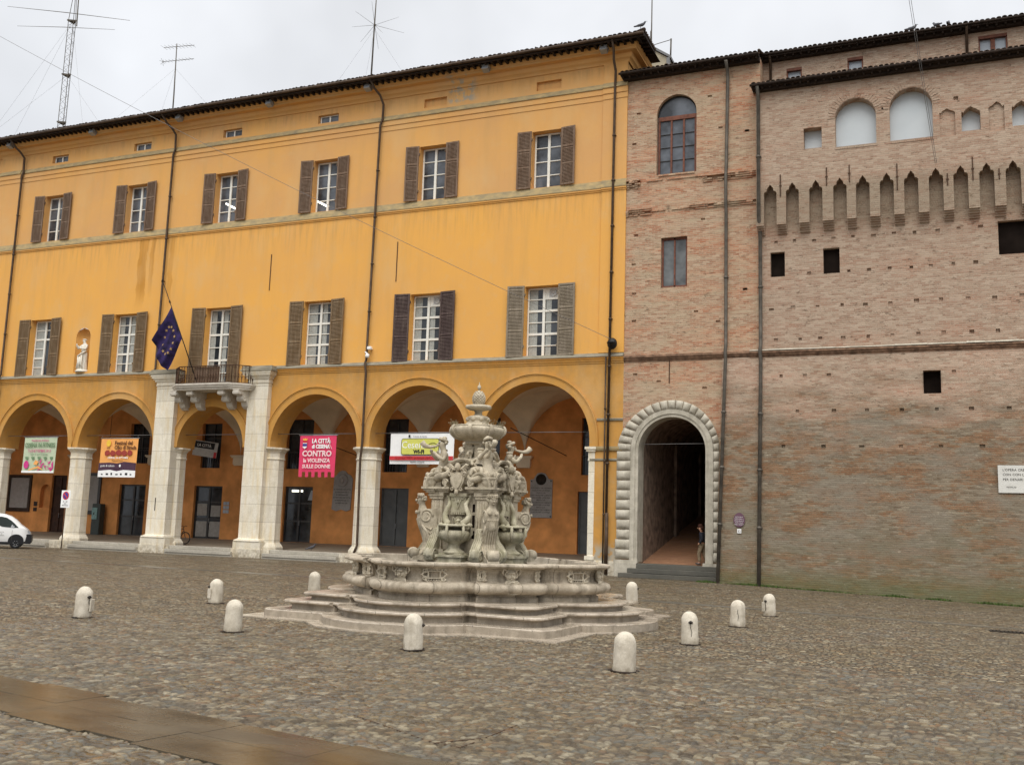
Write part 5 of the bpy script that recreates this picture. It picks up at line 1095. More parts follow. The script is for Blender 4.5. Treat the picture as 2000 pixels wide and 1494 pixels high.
mb.lathe([(.34,4.36),(.32,4.42),(.25,4.50),(.24,4.56),(.28,4.60),(.22,4.64),(.10,4.67),(.085,4.72),(.10,4.77),(.16,4.80)],(0,0,0),32,g2); 
for k in range(8): a=k*PI/4; mb.ball((.25*math.cos(a),.25*math.sin(a),4.56),.06,None,7,5)
mb.build('pedestal','fountain_stone',FO)
mb=MB(); g3=lambda a,i:1+.05*math.cos(8*a)
mb.lathe([(.14,4.78),(.24,4.80),(.30,4.83),(.31,4.87),(.29,4.90),(.27,4.90),(.25,4.89),(.1,4.89)],(0,0,0),48,g3); mb.build('saucer','fountain_stone',FO)
mb=MB(); prof=[(.07,4.89),(.115,4.93),(.14,5.0),(.145,5.07),(.13,5.14),(.10,5.20),(.06,5.245),(.02,5.26)]; mb.lathe(prof,(0,0,0),20)
def rad(z):
    for (r0,z0),(r1,z1) in zip(prof,prof[1:]):
        if z0<=z<=z1: return r0+(r1-r0)*(z-z0)/(z1-z0)
    return .05
for i in range(11):
    z=4.915+i*.031; n=12 if i<8 else 8; r=rad(z)
    for k in range(n): a=2*PI*(k+.5*(i%2))/n; mb.add([(r*math.cos(a-.23),r*math.sin(a-.23),z),(r*math.cos(a),r*math.sin(a),z-.026),(r*math.cos(a+.23),r*math.sin(a+.23),z),(r*math.cos(a),r*math.sin(a),z+.030),((r+.026)*math.cos(a),(r+.026)*math.sin(a),z+.006)],[(0,1,4),(1,2,4),(2,3,4),(3,0,4)])
mb.build('pine_cone','fountain_stone',FO)
mb=MB(); mb.lathe([(.03,5.25),(.02,5.29),(.035,5.30),(.045,5.34),(.035,5.38),(.012,5.40),(.008,5.46),(.0,5.47)],(0,0,0),12); mb.build('finial','fountain_stone',FO)
# dry weeds rooted in the rim of the bowl
mb=MB(); rr=random.Random(6)
for i in range(90):
    a=rr.choice([rr.uniform(2.6,4.3),rr.uniform(-1.0,.7),rr.uniform(0,6.28)]); r=rr.uniform(.5,.64); x,y=-9.8+r*math.cos(a),21.3+r*math.sin(a); p=Vector((x,y,4.39)); pts=[p]
    for k in range(3): p=p+Vector((rr.uniform(-.04,.04)+.02*math.cos(a),rr.uniform(-.04,.04),rr.uniform(.02,.05))); pts.append(p)
    mb.tube(pts,[.004,.0035,.003,.002],4)
    if rr.random()<.4: mb.ball(p,.012,None,5,4)
tag(mb.build('dry_weeds','dry_plant'),'sparse dry weeds growing on the rim of the fountain bowl','weeds',kind='stuff')
from mathutils import noise as mnoise
# ================================================================== BOLLARDS
BP=[(-15.77,15.54,'ring','bollard with an iron knob and side block, farthest left and alone'),(-16.03,19.95,'ring','bollard standing behind another left of the steps, iron knob at left'),(-11.9,15.35,'','plain bollard just in front of the left corner of the fountain steps'),(-16.31,24.6,'','plain bollard behind the fountain steps on the left'),(-7.98,15.08,'knob','bollard before the middle of the fountain, iron knob at its right'),(-4.24,14.76,'','nearest and largest bollard, right of the fountain, without ironwork'),(-4.16,18.9,'hole','bollard with a dark round hole and a crack, second nearest on the right'),(-4.04,23.3,'crack','bollard with a thin crack below its top, between two others on the right'),(-3.87,27.12,'plate','farthest right bollard with a small plate on its side near the drainpipe'),(-7.92,28.28,'knob','small far bollard between the fountain and the gateway steps')]
def bollard_mesh(seed):
    rr=random.Random(seed); mb=MB(); prof=[(.165,-.05),(.17,.0),(.168,.1),(.166,.15),(.165,.2),(.164,.25),(.163,.3),(.161,.36),(.16,.42)]
    for k in range(1,9): a=PI/2*k/8; prof.append((.16*math.cos(a)+.0005,.42+.175*math.sin(a)))
    ph=[rr.uniform(0,6) for _ in range(4)]
    mb.lathe(prof,(0,0,0),48,lambda a,i:1+.012*math.sin(3*a+ph[0]+i*.4)+.008*math.sin(7*a+ph[1]+i)+.006*math.sin(13*a+ph[2]+i*2)); return mb
for i,(x,y,kind,lab) in enumerate(BP):
    t=thing('bollard',lab.replace('bollard','white stone bollard',1),'bollard',(x,y,zg(x,y)),'stone bollards in a ring round the fountain'); t['_o']=(0,0,0)
    pass
    t.rotation_euler=(R(math.sin(i*5.1)*1.8),R(math.cos(i*3.7)*1.6),0); q_=1+.035*math.sin(i*2.9); t.scale=(q_,q_,1+.03*math.cos(i*4.3))
    bm_=bollard_mesh(i)
    for n_,v in enumerate(bm_.v):
        v=Vector(v); q=v*9+Vector((i*7.3,0,0)); d=.006*mnoise.noise(q)+.004*mnoise.noise(q*2.7); ch=mnoise.noise(v*5+Vector((0,i*3.1,2)))
        if ch>.42: d-=.035*(ch-.42)
        r=Vector((v.x,v.y,(v.z-.42) if v.z>.42 else 0)); r.normalize() if r.length>0 else None; bm_.v[n_]=tuple(v+r*d)
    bm_.build('post','bollard_stone',t); jm=MB(); jm.lathe([(.15,.0),(.215,.003),(.19,.012),(.15,.02)],(0,0,0),24,lambda a,k:1+.10*math.sin(3*a+i)+.06*math.sin(7*a+2*i)); jm.build('dirt_contact_ring','wood_beam',t)  # dark ring: dirt and mortar, also painting in contact shade at the foot
    if kind:
        mb=MB(); an={'ring':R(-10),'knob':R(20),'hole':R(-70),'crack':R(-80),'plate':R(-120)}[kind] if i!=1 else R(-140)
        c,s=math.cos(an),math.sin(an)
        if kind in('ring','knob','hole','plate'):
            mb.ball((.165*c,.165*s,.40),(.032,.032,.032),None,10,6); mb.lathe([(.045,-.01),(.045,.01)],(.16*c,.16*s,.40),10)
        if kind in ('ring','plate','hole','crack'):
            p0=Vector((.172*c,.172*s,.39)); mb.tube([p0,p0+Vector((.004*s,-.01*c,-.08)),p0+Vector((-.02*s,.02*c,-.16)),p0+Vector((-.005*s,.01*c,-.24))],.005,5)
        mb.build('iron_fitting','iron',t)
        if kind in('ring','plate'):
            m=MB(); mm=Matrix.Rotation(an+(R(25) if kind=='ring' else R(-25)),4,'Z'); m.bbox(.165,.195,-.07,.07,.12,.36,.008,mm); m.build('side_block','bollard_stone',t)
# ================================================================== BANNERS
def cloth(x0,x1,z0,z1,y,mat,name,par,wave=.02,ph=0,crenel=0,amp2=0,d=0.0):
    mb=MB()
    def f(u,v):
        x=x0+(x1-x0)*u; z=z0+(z1-z0)*v; return (x,y+d+wave*math.sin(u*5+ph)*(1-v)+wave*.5*math.sin(u*11+ph+v*2)*(1-v),z)
    mb.grid(f,16,10)
    vs=list(mb.v); mb.grid(lambda u,v:(f(u,v)[0],f(u,v)[1]+.006,f(u,v)[2]),16,10)
    if crenel:
        n=crenel; w=(x1-x0)/(2*n-1)
        for k in range(n): a=x0+2*k*w; q=[f((a-x0)/(x1-x0),0),f((a+w-x0)/(x1-x0),0)]; mb.add([q[0],q[1],(q[1][0],q[1][1]+.01,z0-.27),(q[0][0],q[0][1]+.01,z0-.27)],[(0,1,2,3)])
    return mb.build(name,mat,par)
def flat(pts,y,mat,name,par): mb=MB(); mb.prism(pts,'y',y-.003,y+.003); return mb.build(name,mat,par)
YB=D+.5
def banner(label,x0,x1,z0,z1,mat,crenel=0,sag=.02):
    t=thing('banner',label,'banner',((x0+x1)/2,YB,z0),'printed banners hung in the arches'); 
    cloth(x0,x1,z0,z1,YB,mat,'cloth',t,.026,x0,crenel)
    mb=MB(); mb.tube([(x0-.06,YB,z1+.02),(x1+.08,YB,z1+.02)],.022,8); 
    for x in (x0+.05,x1-.05): mb.tube([(x,YB,z1+.02),(x,YB,6.57)],.006,4)
    mb.build('rod','lamp_grey',t); return t
YT=YB-.055
def tx(s,size,x,z,mat,par,sx=1,bold=.0): return text(s,size,FX(x,YT,z),mat,'lettering',par,ext=.003,bold=bold,sx=sx)
# green fitness banner
x0,x1,z0,z1=-50.62,-47.98,4.33,6.46; cx=(x0+x1)/2
B1=banner('pale green fitness festival banner with pink flowers, leftmost in the arcade',x0,x1,z0,z1,'b_green')
tx('CESENA IN FITNESS',.36,cx,5.88,'b_leaf',B1,.78,.008); tx('7 e 8 SETTEMBRE 2013',.24,cx,5.58,'b_magenta',B1,.8); tx('PIAZZA DEL POPOLO',.16,cx,6.22,'b_magenta',B1,.9); tx('tutto lo sport in piazza',.15,cx,5.40,'b_leaf',B1)
mb=MB()
for i in range(5): 
    xx=x0+.35+i*.5; mb.prism([(xx-.13,5.30),(xx+.13,5.30),(xx+.10,5.18),(xx,5.10),(xx-.10,5.18)],'y',YT-.003,YT+.003)
mb.build('emblem','b_leaf',B1)
mb=MB(); mb.prism([(x0+.35+.2*math.cos(a*PI/10),4.82+.24*math.sin(a*PI/10)) for a in range(20)],'y',YT-.003,YT+.003); mb.build('badge','b_magenta',B1)
rr=random.Random(5); mb=MB()
for i in range(26):
    a=rr.uniform(0,2*PI); px,pz=x0+1.25+rr.uniform(0,1.3),4.55+rr.uniform(0,.5); l=rr.uniform(.06,.17); w=l*.35
    mb.prism([(px+l*math.cos(a),pz+l*math.sin(a)),(px+w*math.cos(a+1.57),pz+w*math.sin(a+1.57)),(px-l*math.cos(a),pz-l*math.sin(a)),(px-w*math.cos(a+1.57),pz-w*math.sin(a+1.57))],'y',YT-.003-.0005*i,YT+.003)
mb.build('petals','b_magenta',B1)
mb=MB(); mb.prism([(x0+.6,4.46),(x0+1.3,4.62),(x0+1.75,4.50),(x0+1.7,4.56),(x0+1.35,4.74),(x0+.6,4.52)],'y',YT-.02,YT-.012); mb.prism([(x0+.95,4.85),(x0+1.25,4.8),(x0+1.35,5.0),(x0+1.1,5.1)],'y',YT-.02,YT-.012); mb.build('figure','b_orange',B1)
flat([(x0+.02,4.34),(x1-.02,4.34),(x1-.02,4.46),(x0+.02,4.46)],YT,'b_white','footer',B1)
# street food banner
x0,x1,z0,z1=-44.5,-41.72,4.14,6.37; cx=(x0+x1)/2
B2=banner('orange street food festival banner with a plum and white foot, second arch',x0,x1,z0,z1,'b_orange')
flat([(x0,4.14),(x1,4.14),(x1,4.52),(cx+.5,4.56),(cx,4.48),(cx-.5,4.56),(x0,4.50)],YT,'b_white','footer',B2)
flat([(x0,4.50),(cx-.5,4.56),(cx,4.48),(cx+.5,4.56),(x1,4.52),(x1,4.96),(cx+.5,5.03),(cx,4.93),(cx-.6,4.98),(x0,4.95)],YT,'b_plum','band',B2)
text('Festival del',.30,FX(x0+1.08,YT,6.02),'b_brown','lettering',B2,'LEFT',bold=.008); text('Cibo di Strada',.28,FX(x0+1.08,YT,5.76),'b_brown','lettering',B2,'LEFT',bold=.008)
tx('CESENA, 4-6 OTTOBRE',.15,cx,5.21,'b_white',B2,1,.003); tx('Piazza del Popolo',.12,cx,5.05,'b_brown',B2)
text('gusto & cultura',.17,FX(x0+.15,YT-.008,4.74),'b_white','lettering',B2,'LEFT'); tx('www.comune.cesena.fc.it',.09,cx,4.60,'b_white',B2)
mb=MB(); mb.prism([(x0+.62+.17*math.cos(a*PI/10),6.10+.19*math.sin(a*PI/10)) for a in range(20)],'y',YT-.003,YT+.003); mb.build('logo','b_yellow',B2); tx('slow',.14,x0+.62,5.78,'b_brown',B2)
mb=MB(); rr=random.Random(2)
for i in range(5):
    px=x0+.58+i*.42; mb.prism([(px+.2*(1+.15*rr.uniform(-1,1))*math.cos(a*PI/6),5.53+.17*(1+.2*rr.uniform(-1,1))*math.sin(a*PI/6)) for a in range(12)],'y',YT-.004-.001*i,YT+.003)
mb.build('food_pictures','b_meat',B2)
mb=MB()
for i in range(7): px=x0+.3+i*.36; mb.box(px-.06,px+.06*(1+i%2),YT-.008,YT-.004,4.26,4.33+.03*(i%3))
mb.build('logo','b_ink',B2); mb=MB(); mb.prism([(cx+.22+.07*math.cos(a*PI/8),4.80+.08*math.sin(a*PI/8)) for a in range(16)],'y',YT-.01,YT-.006); mb.build('logo','b_white',B2)
# pink banner
x0,x1,z0,z1=-30.66,-28.40,4.56,6.47; cx=(x0+x1)/2
B4=banner('pink banner against violence towards women with battlement-cut hem',x0,x1,z0,z1,'b_pink',6)
text('LA CITTÀ',.31,FX(cx+.22,YT,6.08),'b_white','lettering',B4,bold=.012,sx=.85); text('di CESENA',.28,FX(cx+.22,YT,5.80),'b_white','lettering',B4,bold=.012,sx=.85)
text('CONTRO',.42,FX(cx,YT,5.38),'b_palepink','lettering',B4,bold=.015); text('la VIOLENZA',.29,FX(cx,YT,5.06),'b_palepink','lettering',B4,bold=.01); text('SULLE DONNE',.265,FX(cx,YT,4.76),'b_palepink','lettering',B4,bold=.008)
mb=MB(); mb.tube([(x1-.22,YT,5.75),(x1-.42,YT,6.12),(x1-.37,YT,6.24),(x1-.31,YT,6.12),(x1-.46,YT,5.76)],.028,5,flat=.3); mb.build('ribbon','b_palepink',B4)
c0=x0+.35; flat([(c0-.12,6.22),(c0+.12,6.22),(c0+.15,6.32),(c0+.05,6.27),(c0,6.34),(c0-.05,6.27),(c0-.15,6.32)],YT,'b_yellow','crest',B4)
flat([(c0-.13,6.20),(c0-.13,5.86),(c0,5.76),(c0+.13,5.86),(c0+.13,6.20)],YT,'b_white','crest',B4); flat([(c0-.13,6.04),(c0-.13,5.90),(c0+.13,5.90),(c0+.13,6.04)],YT-.004,'sign_blue','crest',B4); flat([(c0-.13,6.2),(c0-.13,6.08),(c0+.13,6.08),(c0+.13,6.2)],YT-.004,'b_red','crest',B4)
# wifi banner
x0,x1,z0,z1=-25.16,-21.55,5.00,6.56; cx=(x0+x1)/2
B5=banner('white and lime wireless network banner half hidden by the fountain',x0,x1,z0,z1,'b_white')
def rrect(a,b,c,d,r): 
    P=[]
    for (px,pz,s) in ((b-r,d-r,0),(a+r,d-r,1),(a+r,c+r,2),(b-r,c+r,3)): P+=[(px+r*math.cos((s+k/5)*PI/2),pz+r*math.sin((s+k/5)*PI/2)) for k in range(6)]
    return P
flat(rrect(cx-1.15,cx+1.0,5.46,6.29,.12),YT,'b_ink','logo',B5); flat(rrect(cx-1.12,cx+.97,5.49,6.26,.1),YT-.006,'b_lime','logo',B5)
text('Cesena',.50,FX(cx-.42,YT-.012,5.80),'b_white','lettering',B5,bold=.0,sx=.95); text('WI-FI',.26,FX(cx-.12,YT-.014,5.53),'b_ink','lettering',B5,bold=.014)
mb=MB()
for r in (.16,.27,.38): mb.tube([(cx+.66+r*math.cos(a),YT-.012,5.68+r*math.sin(a)) for a in [PI*(.2+.6*k/10) for k in range(11)]],.03,5,flat=.3)
mb.build('logo','b_ink',B5)
flat([(x0+.01,5.20),(x1-.01,5.20),(x1-.01,5.40),(x0+.01,5.40)],YT,'b_red','band',B5); tx('La rete WiFi gratuita del Comune',.19,cx-.1,5.24,'b_white',B5,1.05); tx('www.cesena',.16,cx-.2,5.06,'b_ink',B5); tx('Comune di Cesena',.10,cx-.1,6.36,'b_ink',B5)
flat([(cx-.75,6.34),(cx-.65,6.34),(cx-.65,6.47),(cx-.75,6.47)],YT,'b_ink','crest',B5)
for o in B5.children:
    if o.name.startswith('lettering') : pass
# slanting banner inside the balcony bay
t=thing('banner','white banner with black heading sagging inside the arch below the balcony','banner',(-41.3,50.1,5.7),'printed banners hung in the arches')
Mx=Matrix.Translation((-41.5,49.6,6.25))@Matrix.Rotation(R(7),4,'Y'); mb=MB(); mb.box(-.95,.95,-.005,.005,-.5,.45,Mx); mb.build('cloth','b_grey',t)
mb=MB(); mb.box(-.85,.7,-.012,-.008,.0,.4,Mx); mb.build('band','b_ink',t); text('LA CITTÀ',.26,Mx@FX(-.1,-.018,.1),'b_white','lettering',t); mb=MB(); mb.box(.72,.93,-.012,-.008,-.5,-.15,Mx); mb.build('band','b_red',t)
# ================================================================== NICHE STATUE
ST=thing('statue','white marble statue of a draped figure with raised clasped hands in the wall niche','statue',(-46.15,D+.25,10.29))
mb=MB(); X,Y,Z=-46.15,D+.16,10.29
mb.lathe([(.40,0),(.42,.06),(.36,.12),(.33,.16)],(X,Y,Z),20); mb.build('base','statue_marble',ST)
mb=MB()
def drape(u,v):
    a=2*PI*u; r=.27-.05*v-.03*math.sin(v*PI)+.022*math.sin(9*a+v*3)*(1-v*.6)+.012*math.sin(17*a-v*4); return (X+.03*math.sin(v*3)+r*math.cos(a)*1.0,Y+r*math.sin(a)*.8,Z+.14+v*1.05)
mb.grid(drape,40,16)
vs,fs=skin([(X+.02,Y,Z+1.12,.19),(X+.02,Y-.01,Z+1.35,.165),(X+.03,Y-.01,Z+1.58,.19),(X+.03,Y-.02,Z+1.74,.07),(X+.0,Y-.04,Z+1.86,.10),(X-.0,Y-.04,Z+1.96,.09),(X+.22,Y-.03,Z+1.62,.075),(X+.26,Y-.16,Z+1.38,.065),(X+.06,Y-.30,Z+1.40,.05),(X-.18,Y-.34,Z+1.55,.042),(X-.18,Y-.05,Z+1.60,.07),(X-.28,Y-.18,Z+1.40,.06),(X-.30,Y-.30,Z+1.58,.042),(X-.28,Y-.33,Z+1.70,.038)],[(0,1),(1,2),(2,3),(3,4),(4,5),(2,6),(6,7),(7,8),(8,9),(2,10),(10,11),(11,12),(12,13)],2); mb.add(vs,fs,True)
for pts in (((X+.25,Y-.1,Z+1.3),(X+.1,Y-.28,Z+1.1),(X-.2,Y-.26,Z+.95),(X-.28,Y-.1,Z+.8)),((X-.2,Y-.24,Z+1.0),(X-.1,Y-.3,Z+.6),(X-.22,Y-.28,Z+.2)),((X+.1,Y-.27,Z+1.0),(X+.12,Y-.28,Z+.5),(X+.2,Y-.24,Z+.17)),((X-.02,Y-.28,Z+.9),(X-.0,Y-.3,Z+.5),(X-.1,Y-.3,Z+.17))): mb.tube(pts,[.05]+[.055]*(len(pts)-2)+[.03],7)
for i in range(12): a=2*PI*i/12; mb.ball((X+.09*math.cos(a),Y-.02+.08*math.sin(a),Z+1.97),.045,None,6,4)
mb.ball((X-.01,Y-.145,Z+1.86),(.02,.03,.03),None,6,4); mb.build('figure','statue_marble',ST)
# ================================================================== FLAG
FL=thing('flag','blue and purple flag with a ring of gold stars drooping from a slanting pole','flag',(-36.6,D-1.2,9.2))
p0=Vector((-36.35,D-1.18,9.15)); p1=Vector((-38.85,D-1.75,14.95)); pd=(p1-p0)
mb=MB(); mb.tube([p0,p1],[.035,.022],8); mb.ball(p1,(.05,.05,.09),None,8,5); mb.tube([p0+pd*.78,p0+pd*.80],.05,8); mb.build('pole','iron',FL)
def fl(u,v):      # u from hoist top to hoist bottom along the pole, v out to the fly
    a=p0+pd*(.745-.31*u); A=[(.745,0,0),(0,0,0)]
    top=Vector((-38.42,0,13.7)); 
    hang=Vector((-1.12+.16*u,0,-1.85+.1*u)); 
    ex=Vector((0,-.10*math.sin(v*3+u*9)-.07*math.sin(u*16+v*2),0))*(.2+v)
    c=a+hang*(v**1.05)+ex; c.z-=.28*v*math.sin(u*PI); c.x+=.12*math.sin(v*PI)*(1-u); return c
mb=MB(); mb.grid(lambda u,v:tuple(fl(u,v)),28,22); mb.build('cloth','flag_blue',FL)
for k in range(12):
    mb=MB(); a=2*PI*k/12; cu,cv=.5+.30*math.cos(a),.5+.27*math.sin(a); e=.004; c=fl(cu,cv); du=(fl(cu+e,cv)-c).normalized(); dv=(fl(cu,cv+e)-c).normalized(); nn=du.cross(dv).normalized(); nn=nn if nn.y<0 else -nn; e2=nn.cross(du).normalized()
    vs=[c+nn*.02+(du*math.cos(t*PI/5+PI/2)+e2*math.sin(t*PI/5+PI/2))*(.10 if t%2==0 else .04) for t in range(10)]; mb.add(vs,[tuple(range(10))]); mb.add([v-nn*.04 for v in vs],[tuple(range(9,-1,-1))]); mb.build('star','gold',FL)
# ================================================================== PLAQUES
def plq(name,label,pts,y,th,mat,cat='plaque'):
    t=thing(name,label,cat,(sum(p[0] for p in pts)/len(pts),y,min(p[1] for p in pts))); mb=MB(); mb.prism(pts,'y',y-th,y-.002); mb.build('slab',mat,t); return t
t=plq('wall_plaque','grey marble memorial with a rounded head and a carved medallion behind the pink banner',[(-32.5,2.72),(-32.2,2.62),(-31.85,2.72),(-31.5,2.62),(-31.22,2.72),(-31.15,4.5),(-31.3,4.72),(-31.5,4.8),(-31.7,4.98),(-31.9,5.0),(-32.1,4.92),(-32.25,4.75),(-32.42,4.6)],50.4,.06,'plaque_grey')
mb=MB(); mb.lathe([(.0,.0),(.36,.0),(.38,.03),(.32,.05),(.30,.03),(.0,.03)],(0,0,0),24); mb.ball((0,0,.05),(.13,.18,.07),None,10,6); mb.ball((-.1,.02,.05),(.05,.04,.04),None,6,4); mb.xf(Matrix.Translation((-31.83,50.34,4.42))@Matrix.Rotation(PI/2,4,'X')); mb.build('medallion','plaque_grey',t)
for i in range(6): text('IN MEMORIA DEI CITTADINI'[:20-i%3*3],.11,FX(-31.83,50.335,3.85-i*.16),'iron','lettering',t,ext=.001)
t=plq('wall_plaque','pale marble memorial with a dark round portrait beside the last portico door',[(-19.9,2.56),(-18.62,2.56),(-18.62,4.62),(-18.85,4.66),(-18.9,4.75),(-19.05,4.95),(-19.27,5.0),(-19.5,4.95),(-19.65,4.75),(-19.7,4.64),(-19.9,4.6)],50.4,.05,'plaque_grey')
t['label']='pale marble memorial with a dark round portrait beside the last portico door'
mb=MB(); mb.lathe([(.0,.0),(.30,.0),(.30,.04),(.0,.06)],(0,0,0),24); mb.ball((0,0,.07),(.1,.14,.05),None,8,5); mb.xf(Matrix.Translation((-19.27,50.36,4.62))@Matrix.Rotation(PI/2,4,'X')); mb.build('medallion','iron',t)
for i in range(11): text(('A RICORDO DEI CESENATI','CADUTI PER LA PATRIA','MDCCCLIX')[i%3],.10,FX(-19.26,50.345,4.12-i*.13),'iron','lettering',t,ext=.001)
for (a,b) in ((-19.82,4.52),(-18.7,4.54),(-19.82,2.64),(-18.7,2.64)): mb=MB(); mb.ball((a,50.34,b),.035,None,8,5); mb.build('stud','iron',t)
t=plq('wall_plaque','white marble plaque with engraved lines on the fortress wall at the right edge',[(2.60,3.94),(4.6,3.94),(4.6,5.0),(2.60,5.0)],sc(3.9)-.005,.05,'plaque_marble')
t.children[0]['x']=0
mb_=t.children[0]; 
for i,(s,z) in enumerate((("L'OPERA CREBBE",4.78),('CON CON LU',4.60),('PER DENARI',4.41),('MCMLXII',4.13))): text(s,.13 if i<3 else .085,FX(2.76+(.12 if i==3 else 0),sc(3.9)-.06,z),'iron','lettering',t,'LEFT',ext=.001)
t=plq('wall_plaque','small oval plum coloured plaque between the two drainpipes',[(-7.28+.235*math.cos(a*PI/12),2.63+.30*math.sin(a*PI/12)) for a in range(24)],sc(2.3)-.01,.04,'plum_plaque')
for i,z in enumerate((2.74,2.66,2.58,2.50,2.42)): text('PORTA DELLA CITTÀ'[:12+i%3],.05,FX(-7.28,sc(2.3)-.055,z),'b_white','lettering',t,ext=.001)
t=plq('number_tile','tiny white house number tile under the oval plaque',[(-7.36,2.08),(-7.19,2.08),(-7.19,2.26),(-7.36,2.26)],sc(2.0)-.01,.02,'b_white','number tile'); text('52',.13,FX(-7.275,sc(2.0)-.035,2.12),'iron','lettering',t,ext=.001)
# dark framed panels and small plates on the portico wall
for nm,lab,a,b,c,d,fr,inn in (('framed_panel','wide dark framed board behind the green banner',-58.9,-56.75,2.0,4.5,'door_dark','plaque_grey'),('framed_panel','dark framed board left of the information kiosk',-51.85,-50.5,1.95,4.7,'door_dark','plaque_grey')):
    t=thing(nm,lab,'notice board',((a+b)/2,50.4,c)); mb=MB(); mb.box(a,b,50.3,50.398,c,c+.25); mb.box(a,b,50.3,50.398,d-.2,d); mb.box(a,a+.22,50.3,50.398,c+.25,d-.2); mb.box(b-.2,b,50.3,50.398,c+.25,d-.2); mb.build('frame',fr,t); mb=MB(); mb.box(a+.2,b-.18,50.35,50.398,c+.2,d-.18); mb.build('board',inn,t)
t=thing('notice','small grid of pale notices right of the bay door under the balcony','notice',(-40.2,50.4,2.3)); mb=MB()
for i in range(2):
    for j in range(3): mb.box(-40.42+i*.23,-40.22+i*.23,50.37,50.395,2.3+j*.25,2.5+j*.25)
mb.build('sheets','pane_blue',t)
t=thing('notice','two small dark plates beside the brown portico door','notice',(-56.2,50.4,2.0)); mb=MB(); mb.box(-56.4,-56.1,50.36,50.395,2.05,2.3); mb.build('plate','door_dark',t); mb=MB(); mb.box(-56.4,-56.1,50.36,50.395,2.4,2.7); mb.build('plate','door_dark',t)
# ================================================================== LANTERN, KIOSK, SIGN
t=thing('lantern','black iron lantern hanging behind the second column','lantern',(-46.6,47.4,5.3)); mb=MB(); c=(-46.75,47.0,5.35); mb.lathe([(.05,-.1),(.10,-.05),(.14,0),(.24,.42),(.27,.46),(.22,.50),(.12,.66),(.05,.72),(.03,.80)],c,6,smooth=False); mb.build('cage','kiosk_dark',t); mb=MB(); mb.tube([(c[0],c[1],6.1),(c[0],c[1],8.6)],.015,5); mb.build('chain','iron',t)
t=thing('information_kiosk','dark upright information kiosk with a pale teal screen beside the second arch door','kiosk',(-50.05,49.9,.66)); mb=MB(); mb.bbox(-50.45,-49.75,49.7,50.15,.64,2.66,.03); mb.build('casing','kiosk_dark',t); mb=MB(); mb.box(-50.40,-49.95,49.66,49.70,1.65,2.4); mb.build('screen','kiosk_teal',t); mb=MB(); mb.box(-50.25,-50.18,49.65,49.66,1.95,2.1); mb.build('keypad','black',t)
sx,sy=-44.93,D-1.35
t=thing('road_sign','white no parking sign on a thin rusty pole before the second column','road sign',(sx,sy,0)); mb=MB(); mb.tube([(sx,sy+.03,-.1),(sx+.05,sy+.03,3.25)],.03,8); mb.build('pole','rusty_iron',t)
mb=MB(); mb.bbox(sx-.30,sx+.38,sy-.02,sy+.0,2.30,3.27,.01); mb.build('panel','b_white',t)
xc=sx+.04; mb=MB(); mb.prism([(xc+.235*math.cos(a*PI/16),2.98+.235*math.sin(a*PI/16)) for a in range(32)],'y',sy-.03,sy-.022); mb.build('red_ring','b_red',t); mb=MB(); mb.prism([(xc+.175*math.cos(a*PI/16),2.98+.175*math.sin(a*PI/16)) for a in range(32)],'y',sy-.036,sy-.031); mb.build('blue_disc','sign_blue',t)
mb=MB(); mb.box(-.035,.035,-.006,0,-.19,.19,Matrix.Translation((xc,sy-.036,2.98))@Matrix.Rotation(R(-45),4,'Y')); mb.build('diagonal_bar','b_red',t)
for i,(s,z,q) in enumerate((('0 - 24',2.60,.13),('AREA',2.50,.08),('PEDONALE',2.40,.09))): text(s,q,FX(xc,sy-.026,z),'b_ink','lettering',t,ext=.001)
# ================================================================== BICYCLE
t=thing('bicycle','black bicycle leaning inside the arch beneath the balcony','bicycle',(-38.9,45.3,.46)); by_=45.25
def wheel(cx,cz,par):
    mb=MB(); mb.tube([(cx+.32*math.cos(a*PI/14),by_,cz+.32*math.sin(a*PI/14)) for a in range(29)],.03,7,cap=False); w=mb.build('wheel','rubber',par); mb=MB()
    for k in range(12): a=k*PI/6; mb.tube([(cx,by_,cz),(cx+.31*math.cos(a),by_,cz+.31*math.sin(a))],.003,4)
    mb.lathe([(.03,-.03),(.03,.03)],(cx,by_,cz),8); mb.build('spokes','steel_wire',w)
wz=.48+.34; wheel(-38.80,wz,t); wheel(-39.85,wz,t)
mb=MB(); P=lambda x,z:(x,by_,z)
for a,b in (((-38.80,wz),(-38.98,wz+.55)),((-38.98,wz+.50),(-39.52,wz+.42)),((-38.94,wz+.40),(-39.42,wz-.05)),((-39.55,wz+.50),(-39.42,wz-.05)),((-39.42,wz-.05),(-39.85,wz)),((-39.52,wz+.4),(-39.85,wz))): mb.tube([P(*a),P(*b)],.018,7)
mb.build('frame','black',t); mb=MB(); mb.tube([(-38.98,by_-.28,wz+.66),(-38.93,by_-.1,wz+.68),(-39.0,by_,wz+.58),(-38.93,by_+.1,wz+.68),(-38.98,by_+.28,wz+.66)],.016,6); mb.build('handlebar','black',t)
mb=MB(); mb.tube([P(-39.42,wz+.58),P(-39.70,wz+.60)],[.03,.08],8,flat=.5); mb.tube([P(-39.55,wz+.45),P(-39.57,wz+.57)],.015,6); mb.build('saddle','black',t)
